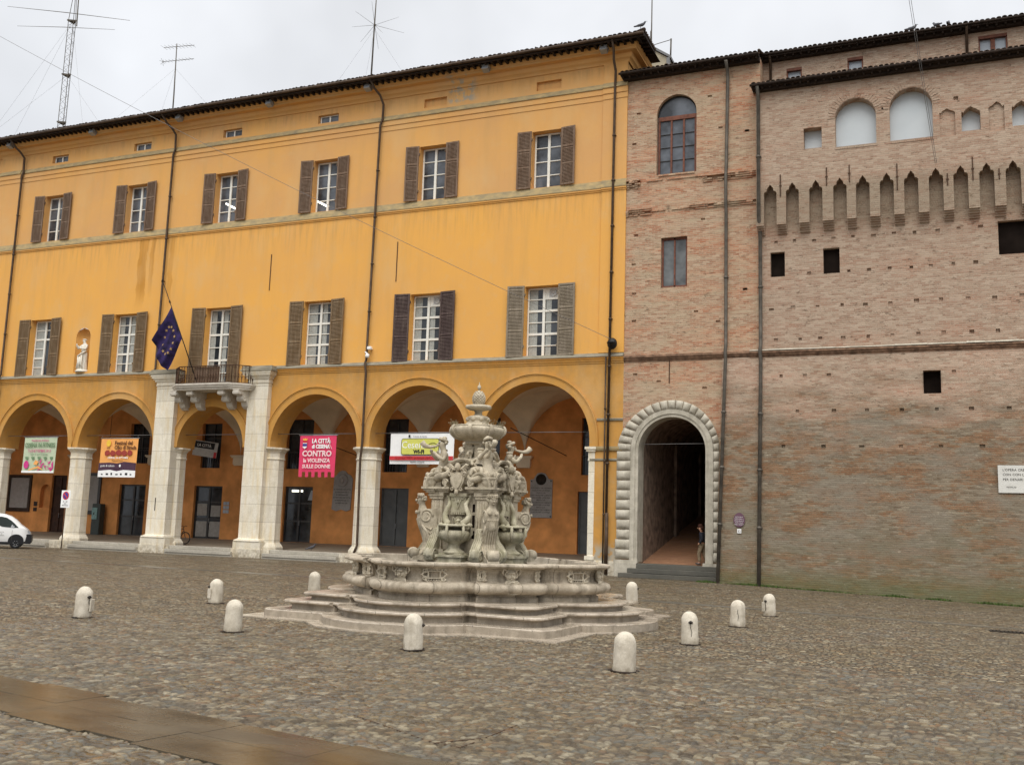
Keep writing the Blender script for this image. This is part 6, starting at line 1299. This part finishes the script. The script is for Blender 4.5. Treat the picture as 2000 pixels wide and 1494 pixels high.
# ================================================================== VAN
VX,VY=-45.4,41.15        # front axle
t=thing('parked_van','small white delivery van with a black bumper entering at the left edge','van',(VX,VY,0))
half=.85
sil=[(-3.55,.34,1.80),(-3.5,.30,1.86),(-2.5,.28,1.90),(-1.2,.28,1.90),(-.75,.28,1.87),(-.35,.28,1.74),(-.05,.28,1.52),(.18,.28,1.28),(.36,.28,1.16),(.52,.30,1.03),(.66,.34,.86),(.72,.38,.72)]
mb=MB(); secs=[]
for (dx,zb,zt) in sil:
    x=VX+dx; hw=half*(1 if dx<.3 else 1-.28*((dx-.3)/.56)**2); belt=min(zt-.02,1.08); top=hw-.10*max(0,(zt-belt))/.8*1.6
    ring=[(-hw+.06,zb),(-hw,zb+.12),(-hw-.01,.7 if zt>.75 else zb+.2),(-hw+.01,belt),(-top+.0,zt-.10 if zt-belt>.12 else zt-.015),(-top+.10,zt)]
    ring=ring+[(-a,b) for a,b in reversed(ring)]; secs.append([(x,VY+a,b) for a,b in ring])
n=12; vs=[p for s_ in secs for p in s_]; fs=[(i*n+k,i*n+(k+1)%n,(i+1)*n+(k+1)%n,(i+1)*n+k) for i in range(len(secs)-1) for k in range(n)]+[tuple(range(n-1,-1,-1)),tuple(range(len(vs)-n,len(vs)))]
mb.add(vs,fs,True); vb=mb.build('body','van_white',t)
def side(dx,z): 
    # point on the near flank
    for (a,b) in zip(sil,sil[1:]):
        if a[0]<=dx<=b[0]: k=(dx-a[0])/(b[0]-a[0]); zt=a[2]+(b[2]-a[2])*k; break
    hw=half*(1 if dx<.3 else 1-.28*((dx-.3)/.56)**2); belt=min(zt-.02,1.08); top=hw-.16*(zt-belt)/.8
    y=-hw-.01 if z<=.9 else (-hw+.01*(z-.7)/.38 if z<belt else -hw+.01+(z-belt)*(hw-top)/max(.05,(zt-.10-belt))); return (VX+dx,VY+y-.012,z)
def panel(pts,mat,name,th=.0):
    mb=MB(); vs=[side(*p) for p in pts]; mb.add(vs,[tuple(range(len(vs)))]); return mb.build(name,mat,t)
panel([(-1.12,1.66),(-.85,1.72),(-.55,1.66),(-.30,1.50),(-.12,1.34),(.08,1.13),(-.20,1.12),(-.70,1.16),(-.98,1.26),(-1.06,1.42)],'van_glass','side_window')
panel([(-2.6,1.68),(-1.35,1.70),(-1.32,1.2),(-2.6,1.15)],'van_glass','side_window')
panel([(-1.10,.98),(-.92,1.0),(-.90,1.06),(-.96,1.1),(-1.08,1.09)],'black','door_handle')
panel([(-1.72,1.02),(-1.52,1.02),(-1.52,1.1),(-1.72,1.1)],'black','door_handle')
panel([(-.32,1.14),(-.14,1.10),(-.12,1.26),(-.26,1.30)],'lamp_grey','mirror')
mb=MB()
for dx in (-1.25,-.22): mb.tube([side(dx,z) for z in (.42,.7,1.0)],.006,4)
mb.build('door_gap','pipe_grey',t)
mb=MB(); mb.lathe([(.0,0)]+[(.36,0)],(0,0,0),4); mb=MB(); mb.prism([(.37*math.cos(PI*k/12)*1.05,.36*math.sin(PI*k/12)) for k in range(13)]+[(-.39,-.18),(.39,-.18)],'y',-.01,.02,Matrix.Translation((VX,VY-half-.005,.42))); mb.prism([(.37*math.cos(PI*k/12)*1.05,.36*math.sin(PI*k/12)) for k in range(13)]+[(-.39,-.18),(.39,-.18)],'y',-.01,.02,Matrix.Translation((VX-2.6,VY-half-.005,.42))); mb.build('wheel_arch','black',t)
mb=MB(); mb.prism([(.36,.28),(.36,.62),(.42,.74),(.55,.80),(.70,.78),(.76,.72),(.77,.40),(.70,.26)],'y',-.84,.84,Matrix.Translation((VX,VY,0))@Matrix.Scale(.985,4,(0,1,0))); mb.box(VX-2.1,VX-.38,VY-.84,VY+.84,.22,.36); mb.build('bumper','black',t)
mb=MB(); mb.prism([(.52,.86),(.70,.84),(.67,.93),(.55,1.0)],'y',-.80,-.5,Matrix.Translation((VX,VY,0))); mb.build('headlight','alloy',t)
for dx in (0,-2.6):
    for s_ in (-1,1):
        m=Matrix.Translation((VX+dx,VY+s_*.74,.31))@Matrix.Rotation(PI/2,4,'X'); mb=MB(); mb.lathe([(.20,-.10),(.27,-.105),(.305,-.085),(.31,0),(.305,.085),(.27,.105),(.20,.10)],(0,0,0),28); mb.xf(m); w=mb.build('wheel','rubber',t)
        mb=MB(); 
        for k in range(6): a=k*PI/3; mb.tube([(0,0,.085),(.12*math.cos(a),.12*math.sin(a),.10),(.19*math.cos(a),.19*math.sin(a),.09)],[.04,.03,.022],6)
        mb.lathe([(.20,.06),(.21,.10),(.185,.10),(.18,.06)],(0,0,0),24,cap=False); mb.lathe([(.05,.07),(.05,.115),(.0,.12)],(0,0,0),10); mb.xf(m); mb.build('rim','alloy',w)
for i,s in enumerate(('CITTÀ','DI','CESENA')):
    p=side(-.72,.86-i*.09); text(s,.075,FX(p[0],p[1]-.006,p[2]),'pipe_grey','lettering',t,ext=.001)
t.rotation_euler=(0,0,R(46)); t.location=(-46.5,40.63,0)
# ================================================================== PERSON walking out of the passage
PX,PY=-9.30,44.62; pz=.64
t=thing('person','person in a dark jacket and khaki trousers walking out of the gateway passage','person',(PX,PY,pz))
def sk(J,E,mat,name): vs,fs=skin([(PX+a,PY+b,pz+c,r) for a,b,c,r in J],E,2); mb=MB(); mb.add(vs,fs,True); return mb.build(name,mat,t)
BJ=[(0,0,.92,(.13,.10)),(.01,0,1.10,(.12,.09)),(.0,0,1.32,(.16,.10)),(-.02,-.02,1.47,.055),(-.07,-.05,1.56,.085),(-.085,-.06,1.68,.088),(-.02,-.17,1.38,.055),(.04,-.21,1.12,.045),(-.08,-.26,.93,.036),(.02,.17,1.38,.055),(.08,.2,1.12,.045),(0,.22,.92,.036),(0,-.09,.84,.09),(-.12,-.09,.48,.06),(-.08,-.09,.10,.042),(-.18,-.10,.04,.04),(.04,.09,.84,.09),(.07,.09,.48,.06),(.22,.09,.12,.042),(.14,.09,.05,.038),(-.12,-.29,.87,.022),(-.03,.24,.85,.022)]
BE=[(0,1),(1,2),(2,3),(3,4),(4,5),(2,6),(6,7),(7,8),(2,9),(9,10),(10,11),(0,12),(12,13),(13,14),(14,15),(0,16),(16,17),(17,18),(18,19),(8,20),(11,21)]
sk(BJ,BE,'skin','body')
def g(ix,k,clamp=None): return [(BJ[i][0],BJ[i][1],BJ[i][2],(tuple(v+k for v in BJ[i][3]) if isinstance(BJ[i][3],tuple) else BJ[i][3]+k)) for i in ix]
sk(g([0,1,2,6,7,8,9,10,11],.035)+[(0,-.01,1.43,.09)],[(0,1),(1,2),(2,3),(3,4),(4,5),(2,6),(6,7),(7,8),(2,9)],'jacket','jacket')
sk(g([0,12,13,14,16,17,18],.03),[(0,1),(1,2),(2,3),(0,4),(4,5),(5,6)],'khaki','trousers')
mb=MB(); mb.ball((PX-.07,PY-.05,pz+1.70),(.115,.11,.10),None,12,7); mb.ball((PX-.01,PY-.04,pz+1.62),(.085,.10,.11),None,10,6); mb.build('hair','hair',t)
mb=MB(); mb.ball((PX-.185,PY-.07,pz+1.60),(.022,.018,.022),None,6,4); mb.ball((PX-.165,PY-.03,pz+1.625),(.012,.012,.01),None,5,4); mb.build('nose','skin',t)
for a,b,c in ((-.15,-.1,.04),(.17,.09,.06)): mb=MB(); mb.ball((PX+a,PY+b,pz+c),(.13,.05,.05),None,10,6); mb.build('shoe','shoe',t)
# ================================================================== PIGEONS
def pigeon(x,y,z,rz,lab):
    t=thing('pigeon',lab,'pigeon',(x,y,z),'pigeons'); t['_o']=(0,0,0); t.rotation_euler=(0,0,rz); vs,fs=skin([(0,0,.13,.055),(.10,0,.15,.075),(.18,0,.20,.05),(.21,0,.27,.035),(.235,0,.30,.035),(-.10,0,.09,.035),(-.22,0,.06,.025)],[(0,1),(1,2),(2,3),(3,4),(0,5),(5,6)],2); mb=MB(); mb.add(vs,fs,True); mb.tube([(.26,0,.305),(.30,0,.29)],[.012,.003],5)
    for s_ in (-.03,.03): mb.tube([(.05,s_,.1),(.05,s_,0)],.007,4)
    b=mb.build('body','pigeon',t); b.scale=(1.25,1.25,1.25)
pigeon(-11.95,D-1.0,25.55,.4,'pigeon perched on the corner of the ochre palace roof'); 
RYP=RY-.35
for x,r,l in ((-.1,.5,'leftmost pigeon on the high brick roof'),(1.02,2.2,'middle pigeon on the high brick roof'),(1.42,1.4,'rightmost pigeon on the high brick roof')): pigeon(x,RYP,24.13,r,l)
pigeon(-29.9,44.5,.46,.2,'pigeon on the portico floor behind the steps')
# ================================================================== ROOFTOP THINGS
t=thing('rooftop_hut','small plastered rooftop hut with railing behind the palace roof corner','hut',(-13,D+6,25)); mb=MB(); y=D+6; k=y/D
mb.add([(-12.6*k,y,22),(-10.75*k,y,22),(-10.75*k,y,27.4),(-12.6*k,y,28.9),(-12.6*k,y+4,22),(-10.75*k,y+4,22),(-10.75*k,y+4,27.4),(-12.6*k,y+4,28.9)],[(0,1,2,3),(1,5,6,2),(3,2,6,7),(0,3,7,4)]); mb.build('wall','hut_wall',t)
mb=MB(); mb.add([(-12.7*k,y-.1,29.0),(-10.65*k,y-.1,27.35),(-10.65*k,y-.1,27.5),(-12.7*k,y-.1,29.15),(-12.7*k,y+4,29.0),(-10.65*k,y+4,27.35),(-10.65*k,y+4,27.5),(-12.7*k,y+4,29.15)],[(0,1,2,3),(1,5,6,2),(2,6,7,3)]); mb.box(-10.85*k,-10.7*k,y-.12,y+.1,23,27.4); mb.build('roof_edge','hut_edge',t)
mb=MB(); mb.tube([(-10.68*k,y,27.3),(-10.66*k,y,28.5)],.045,6); mb.tube([(-11.8*k,y,28.25),(-10.66*k,y,28.45)],.02,5); mb.tube([(-11.8*k,y,28.2),(-11.8*k,y,28.6)],.02,5); mb.build('railing','pipe_grey',t)
t=thing('mast','plain grey pole mast behind the palace roof corner','mast',(-11.63*1.1,D*1.1,24)); mb=MB(); mb.tube([(-11.64*1.1,D*1.1,25),(-11.64*1.1,D*1.1,28.2),(-11.62*1.1,D*1.1,28.3),(-11.60*1.1,D*1.1,34)],[.06,.055,.035,.02],6); mb.build('pole','pipe_grey',t)
def wire(mb,a,b,r=.012,sag=0,n=8): 
    a,b=Vector(a),Vector(b); mb.tube([a.lerp(b,i/n)-Vector((0,0,sag*4*(i/n)*(1-i/n))) for i in range(n+1)],r,4)
# lattice radio mast
t=thing('radio_mast','tall lattice radio mast with long horizontal aerials behind the roof','antenna',(-62.6,55,26)); mb=MB(); ax,ay=-62.6,55.; z0,z1=26.,41.2; P3=[(.32*math.cos(R(90+120*k)),.32*math.sin(R(90+120*k))) for k in range(3)]
for px,py in P3: mb.tube([(ax+px,ay+py,z0),(ax+px,ay+py,z1),(ax+px*.15,ay+py*.15,z1+3.2)],.026,5)
z=z0
while z<z1-.3:
    for k in range(3):
        a=P3[k];b=P3[(k+1)%3]; mb.tube([(ax+a[0],ay+a[1],z),(ax+b[0],ay+b[1],z+.45)],.010,4); mb.tube([(ax+b[0],ay+b[1],z+.45),(ax+a[0],ay+a[1],z+.9)],.010,4)
    z+=.9
for z in (28.8,32.6,36.6,z1): mb.lathe([(.42,z-.06),(.42,z+.06)],(ax,ay,0),3,smooth=False)
mb.tube([(ax,ay,z1+2),(ax+.2,ay,z1+7)],.06,6); mb.build('lattice','pipe_grey',t)
mb=MB()
for (xa,za,xb,zb,r) in ((-70.2,43.9,-56.5,40.2,.03),(-68.8,41.9,-58.0,39.7,.025),(-62.8,44.9,-55.5,42.6,.028)): mb.tube([(xa,ay,za),((xa+xb)/2,ay,(za+zb)/2+.05),(xb,ay,zb)],[r*.5,r,r*.5],5)
mb.tube([(ax+.35,ay,z1+3.2),(ax+.5,ay,z1-.5)],.05,5); mb.build('aerial','pipe_grey',t)
mb=MB()
for b,z in (((-76,58,26),z1),((-72,50,26),36.6),((-56,52,26),z1),((-54,56,26),36.6),((-66,50,26),32.6),((-58.5,52,26),28.8),((-74,55,29),z1)): wire(mb,(ax,ay,z),b,.006)
mb.build('guy_wire','steel_wire',t)
t=thing('television_aerial','roof pole with two stacked television aerials','antenna',(-44.9,48,26)); mb=MB(); mb.tube([(-44.88,48,26),(-44.92,48,29.4),(-45.03,48,32.95)],[.05,.045,.03],6); mb.tube([(-46.1,48,32.85),(-43.55,48,32.6)],.018,5); mb.tube([(-46.1,48,31.85),(-43.5,48,31.65)],.018,5)
for i in range(9): mb.tube([(-46.1+i*.3,47.7,32.85-i*.03),(-46.1+i*.3,48.3,32.85-i*.03)],.009,4); mb.tube([(-46.0+i*.28,47.8,31.85-i*.02),(-46.0+i*.28,48.2,31.85-i*.02)],.009,4)
for i in range(6): a=i*PI/3; mb.tube([(-46.1,48,31.84),(-46.15,48+.25*math.cos(a),31.84+.25*math.sin(a))],.01,4)
mb.build('mast','pipe_grey',t); mb=MB(); 
for b in ((-48.5,50,27),(-41.5,50,27),(-46,44,26)): wire(mb,(-44.97,48,31.2),b,.004)
mb.build('guy_wire','steel_wire',t)
t=thing('whip_antenna','tall whip antenna with a star of thin radials above the roof','antenna',(-29.9,48,26)); mb=MB(); c=Vector((-29.88,48,31.6)); mb.tube([(-29.95,48,26.5),(-29.9,48,31.4),(-29.85,48,34.5)],[.055,.045,.02],6); mb.lathe([(.0,-.12),(.07,-.06),(.07,.06),(.0,.1)],c,8)
for a,b,q in ((-2.0,.35,.3),(-1.35,.95,-.3),(-1.6,-.45,.8),(.3,1.0,-.9),(1.7,.35,.2),(1.9,-.5,.6),(1.1,-1.0,-.7),(-.3,-1.0,1.)): mb.tube([c,c+Vector((a*.9,q,b))],[.012,.006],4)
mb.build('mast','pipe_grey',t); mb=MB()
for b in ((-36,50,26.5),(-32,50,26.5),(-27,50,26.5)): wire(mb,c-Vector((0,0,.25)),b,.004)
mb.build('guy_wire','steel_wire',t)
mb=MB(); wire(mb,(-13.25,D-.6,10.75),(-62,D-3.5,36.6),.011,.55,20); tag(mb.build('overhead_cable','steel_wire'),'dark cable running diagonally across the ochre facade to the sky','cable')
mb=MB(); wire(mb,(.72,UY-.05,17.6),(-.35,D-4,25.4),.009,.0,6); wire(mb,(.78,UY-.05,17.6),(-.27,D-4,25.4),.009,.0,6); tag(mb.build('overhead_cable','steel_wire'),'thin twin wire hanging in front of the fortress arches','cable')
# ================================================================== GROUND
def vor(X,Y,s):
    # jittered-cell voronoi: returns id hash, second hash, edge profile
    px=X*s+.35*np.sin(Y*s*.7+1.3)+.2*np.sin(X*s*1.9); py=Y*s*.92+.35*np.sin(X*s*.6)+.2*np.sin(Y*s*2.3)
    ix=np.floor(px).astype(int); iy=np.floor(py).astype(int)
    def h(a,b,k): v=np.sin(a*127.1+b*311.7+k*74.7)*43758.5453; return v-np.floor(v)
    F1=np.full(X.shape,9.);F2=np.full(X.shape,9.); a1=np.zeros(X.shape);b1=np.zeros(X.shape)
    for i in (-1,0,1):
        for j in (-1,0,1):
            cx=ix+i;cy=iy+j; qx=cx+.5+(h(cx,cy,1)-.5)*.72; qy=cy+.5+(h(cx,cy,2)-.5)*.72
            d=np.sqrt((px-qx)**2+(py-qy)**2); r1=h(cx,cy,3); r2=h(cx,cy,4)
            m=d<F1; F2=np.where(m,F1,np.minimum(F2,d)); a1=np.where(m,r1,a1); b1=np.where(m,r2,b1); F1=np.where(m,d,F1)
    e=np.clip((F2-F1)/.32,0,1); e=e*e*(3-2*e); return a1,b1,e
AX0,AX1,AY0,AY1=-16.,4.5,5.,17.
def sheet(name,xs,ys,disp,mat,attr):
    X,Y=np.meshgrid(xs,ys); a,b,e=vor(X,Y,10.) if attr else (None,None,None)
    Z=np.zeros_like(X)
    if disp:
        edge=np.minimum(np.minimum(X-AX0,AX1-X),np.minimum(Y-AY0,AY1-Y)); k=np.clip(edge/.4,0,1)
        Z=k*(-.026+.016*e+.012*b*e+.004*np.sin(X*1.1)*np.sin(Y*.9))
    slope=-.027*np.maximum(0,X+8)*np.clip((Y-20)/22,0,1); Z=Z+slope
    n,m=len(xs),len(ys); co=np.stack([X,Y,Z],-1).reshape(-1,3)
    idx=np.arange(n*m).reshape(m,n); q=np.stack([idx[:-1,:-1],idx[:-1,1:],idx[1:,1:],idx[1:,:-1]],-1)
    if not disp:
        cx=(X[:-1,:-1]+X[1:,1:])/2; cy=(Y[:-1,:-1]+Y[1:,1:])/2; keep=~((cx>AX0)&(cx<AX1)&(cy>AY0)&(cy<AY1)); q=q[keep]
    q=q.reshape(-1,4)
    return co,q,(a,b,e)
xs=np.arange(AX0,AX1+.001,.0225); ys=np.concatenate([np.arange(AY0,11,.02),np.arange(11,AY1-.01,.03),[AY1]]); xs[-1]=AX1
c1,q1,(a,b,e)=sheet('n',xs,ys,True,None,True)
xf=np.unique(np.concatenate([[-400,-200,-120,-80],np.arange(-70,20.1,3.),[AX0,AX1,-8,30,60,120,200,400]])); yf=np.unique(np.concatenate([[-300,-150,-60,-20,-5,0,AY0,AY1,20,42],np.arange(22,44,4.),[46,60,120,300,500]]))
c2,q2,_=sheet('f',xf,yf,False,None,False)
me=bpy.data.meshes.new('piazza_paving'); nv=len(c1)+len(c2); me.vertices.add(nv); co=np.concatenate([c1,c2]); me.vertices.foreach_set('co',co.ravel().astype('f'))
q=np.concatenate([q1,q2+len(c1)]); nf=len(q); me.loops.add(nf*4); me.polygons.add(nf); me.loops.foreach_set('vertex_index',q.ravel().astype('i')); me.polygons.foreach_set('loop_start',np.arange(0,nf*4,4).astype('i'))
me.materials.append(M['cobble_near']); me.materials.append(M['cobble_far']); mi=np.zeros(nf,'i'); mi[len(q1):]=1; me.polygons.foreach_set('material_index',mi)
me.update(calc_edges=True); me.polygons.foreach_set('use_smooth',np.ones(nf,bool))
at=me.color_attributes.new('stone','FLOAT_COLOR','POINT'); cc=np.zeros((nv,4),'f'); cc[:len(c1),0]=a.ravel();cc[:len(c1),1]=b.ravel();cc[:len(c1),2]=e.ravel();cc[:,3]=1; at.data.foreach_set('color',cc.ravel())
gr=link('piazza_paving',me,None,Vector((0,0,0))); tag(gr,kind='structure')
def strip(name,pts,mat,wid,z,n=1,joint=1.3,jag=0):
    mb=MB(); rr=random.Random(len(name)+int(z*1000))
    a=Vector(pts[0]);b=Vector(pts[1]); d=(b-a); L=d.length; d.normalize(); p=Vector((-d.y,d.x)); s=0
    rows=max(1,int(round(wid/.55))) if n==1 else n
    for r in range(rows):
        s=-rr.random()*joint; w0=wid*r/rows; w1=wid*(r+1)/rows
        while s<L:
            l=joint*rr.uniform(.7,1.4); gp=.0015 if jag else .006; s0=max(s,0)+gp; s1=min(s+l,L)-gp
            if s1-s0>.05:
                if jag:
                    if r==0: w0=rr.uniform(-jag,jag)
                    if r==rows-1: w1=wid+rr.uniform(-jag,jag)
                q=[a+d*s0+p*(w0+gp),a+d*s1+p*(w0+gp),a+d*s1+p*(w1-gp),a+d*s0+p*(w1-gp)]; zz_=z+rr.uniform(-.002,.002)
                v=[(t.x,t.y,zz_+zg(t.x,t.y)) for t in q]+[(t.x,t.y,zz_-.03+zg(t.x,t.y)) for t in q]
                mb.add(v,[(0,1,2,3),(0,4,5,1),(1,5,6,2),(2,6,7,3),(3,7,4,0)])
            s+=l
    return tag(mb.build(name,mat),kind='structure')
strip('flagstone_path',((-19,9.85),(6,4.98)),'wet_flag',1.26,.006,joint=1.1,jag=.06)
strip('stone_gutter',((-8.0,29.3),(11.0,28.0)),'gutter_slab',.55,.006,joint=1.2)
strip('stone_gutter',((-60.0,33.0),(-17.0,30.9)),'gutter_slab',.55,.006,joint=1.2)
# inspection cover edge by the path, and a street drain on the right
mb=MB()
for a_,b_ in (((-5.85,9.72),(-4.44,8.94)),((-4.44,8.94),(-4.15,9.38)),((-4.12,9.40),(-4.10,10.2)),((-4.44,8.94),(-4.15,8.9)),((-4.15,8.9),(-4.12,9.4))): mb.tube([(a_[0],a_[1],.001),(b_[0],b_[1],-.006)],.004,5)
tag(mb.build('cover_frame','rusty_iron'),'thin rusty iron edging of a cover let into the cobbles','manhole cover')
mb=MB(); x0,y0=1.35,27.2; z=zg(x0,y0)+.004; mb.box(x0,x0+.75,y0,y0+.05,z-.05,z+.012); mb.box(x0,x0+.75,y0+.4,y0+.45,z-.05,z+.012)
for i in range(9): mb.box(x0+i*.0875,x0+i*.0875+.05,y0+.05,y0+.4,z-.05,z+.01)
dg_=mb.build('drain_grate','iron'); tag(dg_,'black iron drain grate in the cobbles before the fortress wall','drain')
# grass along the foot of the fortress
mb=MB(); rr=random.Random(8)
for i in range(7000):
    x=rr.uniform(-9.0,11.0); dens=.5+.5*math.sin(x*2.1+math.sin(x*.7)*3)
    if rr.random()>.15+.8*dens: continue
    yb=(D-1.46)-abs(rr.gauss(0,.09)); z=zg(x,yb); h=rr.uniform(.01,.09)*(.3+.9*dens); w=rr.uniform(.006,.02); dx=rr.uniform(-.05,.05);dy=rr.uniform(-.06,.03)
    mb.add([(x-w,yb,z-.01),(x+w,yb,z-.01),(x+dx+w*.3,yb+dy,z+h),(x+dx-w*.3,yb+dy,z+h)],[(0,1,2,3)])
tag(mb.build('grass','grass'),'low green grass growing along the foot of the fortress wall','grass',kind='stuff')
# ================================================================== CAMERA, SKY, LIGHT
f_,pit,roll,yaw=1930.,0.14349714437350086,0.03167783436518439,0.3980534868870163
Fd=Vector((-math.sin(yaw)*math.cos(pit),math.cos(yaw)*math.cos(pit),math.sin(pit))); r_=Vector((math.cos(yaw),math.sin(yaw),0)); u_=r_.cross(Fd)
Rt=r_*math.cos(roll)+u_*math.sin(roll); Up=-r_*math.sin(roll)+u_*math.cos(roll)
cam=bpy.data.cameras.new('camera'); co_=bpy.data.objects.new('camera',cam); COL.objects.link(co_)
co_.matrix_world=Matrix(((Rt.x,Up.x,-Fd.x,0),(Rt.y,Up.y,-Fd.y,0),(Rt.z,Up.z,-Fd.z,2.1),(0,0,0,1)))
cam.sensor_width=36; cam.sensor_fit='HORIZONTAL'; cam.lens=36*f_/2000; cam.clip_end=3000; cam.clip_start=.1; SC.camera=co_
w=bpy.data.worlds.new('World'); SC.world=w; w.use_nodes=True; nt=w.node_tree; bg=nt.nodes['Background']
sky=nt.nodes.new('ShaderNodeTexSky'); sky.sky_type='NISHITA'; sky.sun_disc=False; sky.sun_elevation=R(56); sky.sun_rotation=R(165); sky.dust_density=6; sky.air_density=1.5; sky.ozone_density=1
hs_=nt.nodes.new('ShaderNodeHueSaturation'); hs_.inputs['Saturation'].default_value=.12; nt.links.new(sky.outputs[0],hs_.inputs['Color'])
tc=nt.nodes.new('ShaderNodeTexCoord'); sp=nt.nodes.new('ShaderNodeSeparateXYZ'); nt.links.new(tc.outputs['Generated'],sp.inputs[0])
rp=nt.nodes.new('ShaderNodeValToRGB'); nt.links.new(sp.outputs[2],rp.inputs[0]); E=rp.color_ramp.elements
E[0].position=0; E[0].color=(.52,.54,.575,1); E[1].position=1; E[1].color=(1.5,1.5,1.5,1)
for p_,c_ in ((.12,(.54,.56,.60)),(.30,(.58,.60,.635)),(.50,(.66,.675,.705)),(.72,(1.1,1.1,1.12))): e_=E.new(p_); e_.color=c_+(1,)
no=nt.nodes.new('ShaderNodeTexNoise'); no.inputs['Scale'].default_value=2.8; no.inputs['Roughness'].default_value=.6; no.inputs['Detail'].default_value=4; nt.links.new(tc.outputs['Generated'],no.inputs['Vector'])
mr=nt.nodes.new('ShaderNodeMapRange'); mr.inputs[1].default_value=.3; mr.inputs[2].default_value=.7; mr.inputs[3].default_value=SKYK*.88; mr.inputs[4].default_value=SKYK*1.2; nt.links.new(no.outputs['Fac'],mr.inputs[0])
vm=nt.nodes.new('ShaderNodeVectorMath'); vm.operation='SCALE'; nt.links.new(rp.outputs[0],vm.inputs[0]); nt.links.new(mr.outputs[0],vm.inputs['Scale'])
mx=nt.nodes.new('ShaderNodeMix'); mx.data_type='RGBA'; mx.inputs[0].default_value=.88; nt.links.new(hs_.outputs[0],mx.inputs[6]); nt.links.new(vm.outputs[0],mx.inputs[7])
nt.links.new(mx.outputs[2],bg.inputs[0]); bg.inputs[1].default_value=.10
sl=bpy.data.lights.new('sun','SUN'); sl.energy=SUNE; sl.angle=R(50); sl.color=(1,.965,.91); so=bpy.data.objects.new('sun',sl); COL.objects.link(so)
sd=Vector((math.sin(R(165))*math.cos(R(56)),math.cos(R(165))*math.cos(R(56)),math.sin(R(56)))); so.rotation_euler=sd.to_track_quat('Z','Y').to_euler()
SC.view_settings.view_transform='Standard'; SC.view_settings.look='None'; SC.view_settings.gamma=1; SC.view_settings.exposure=EXPO
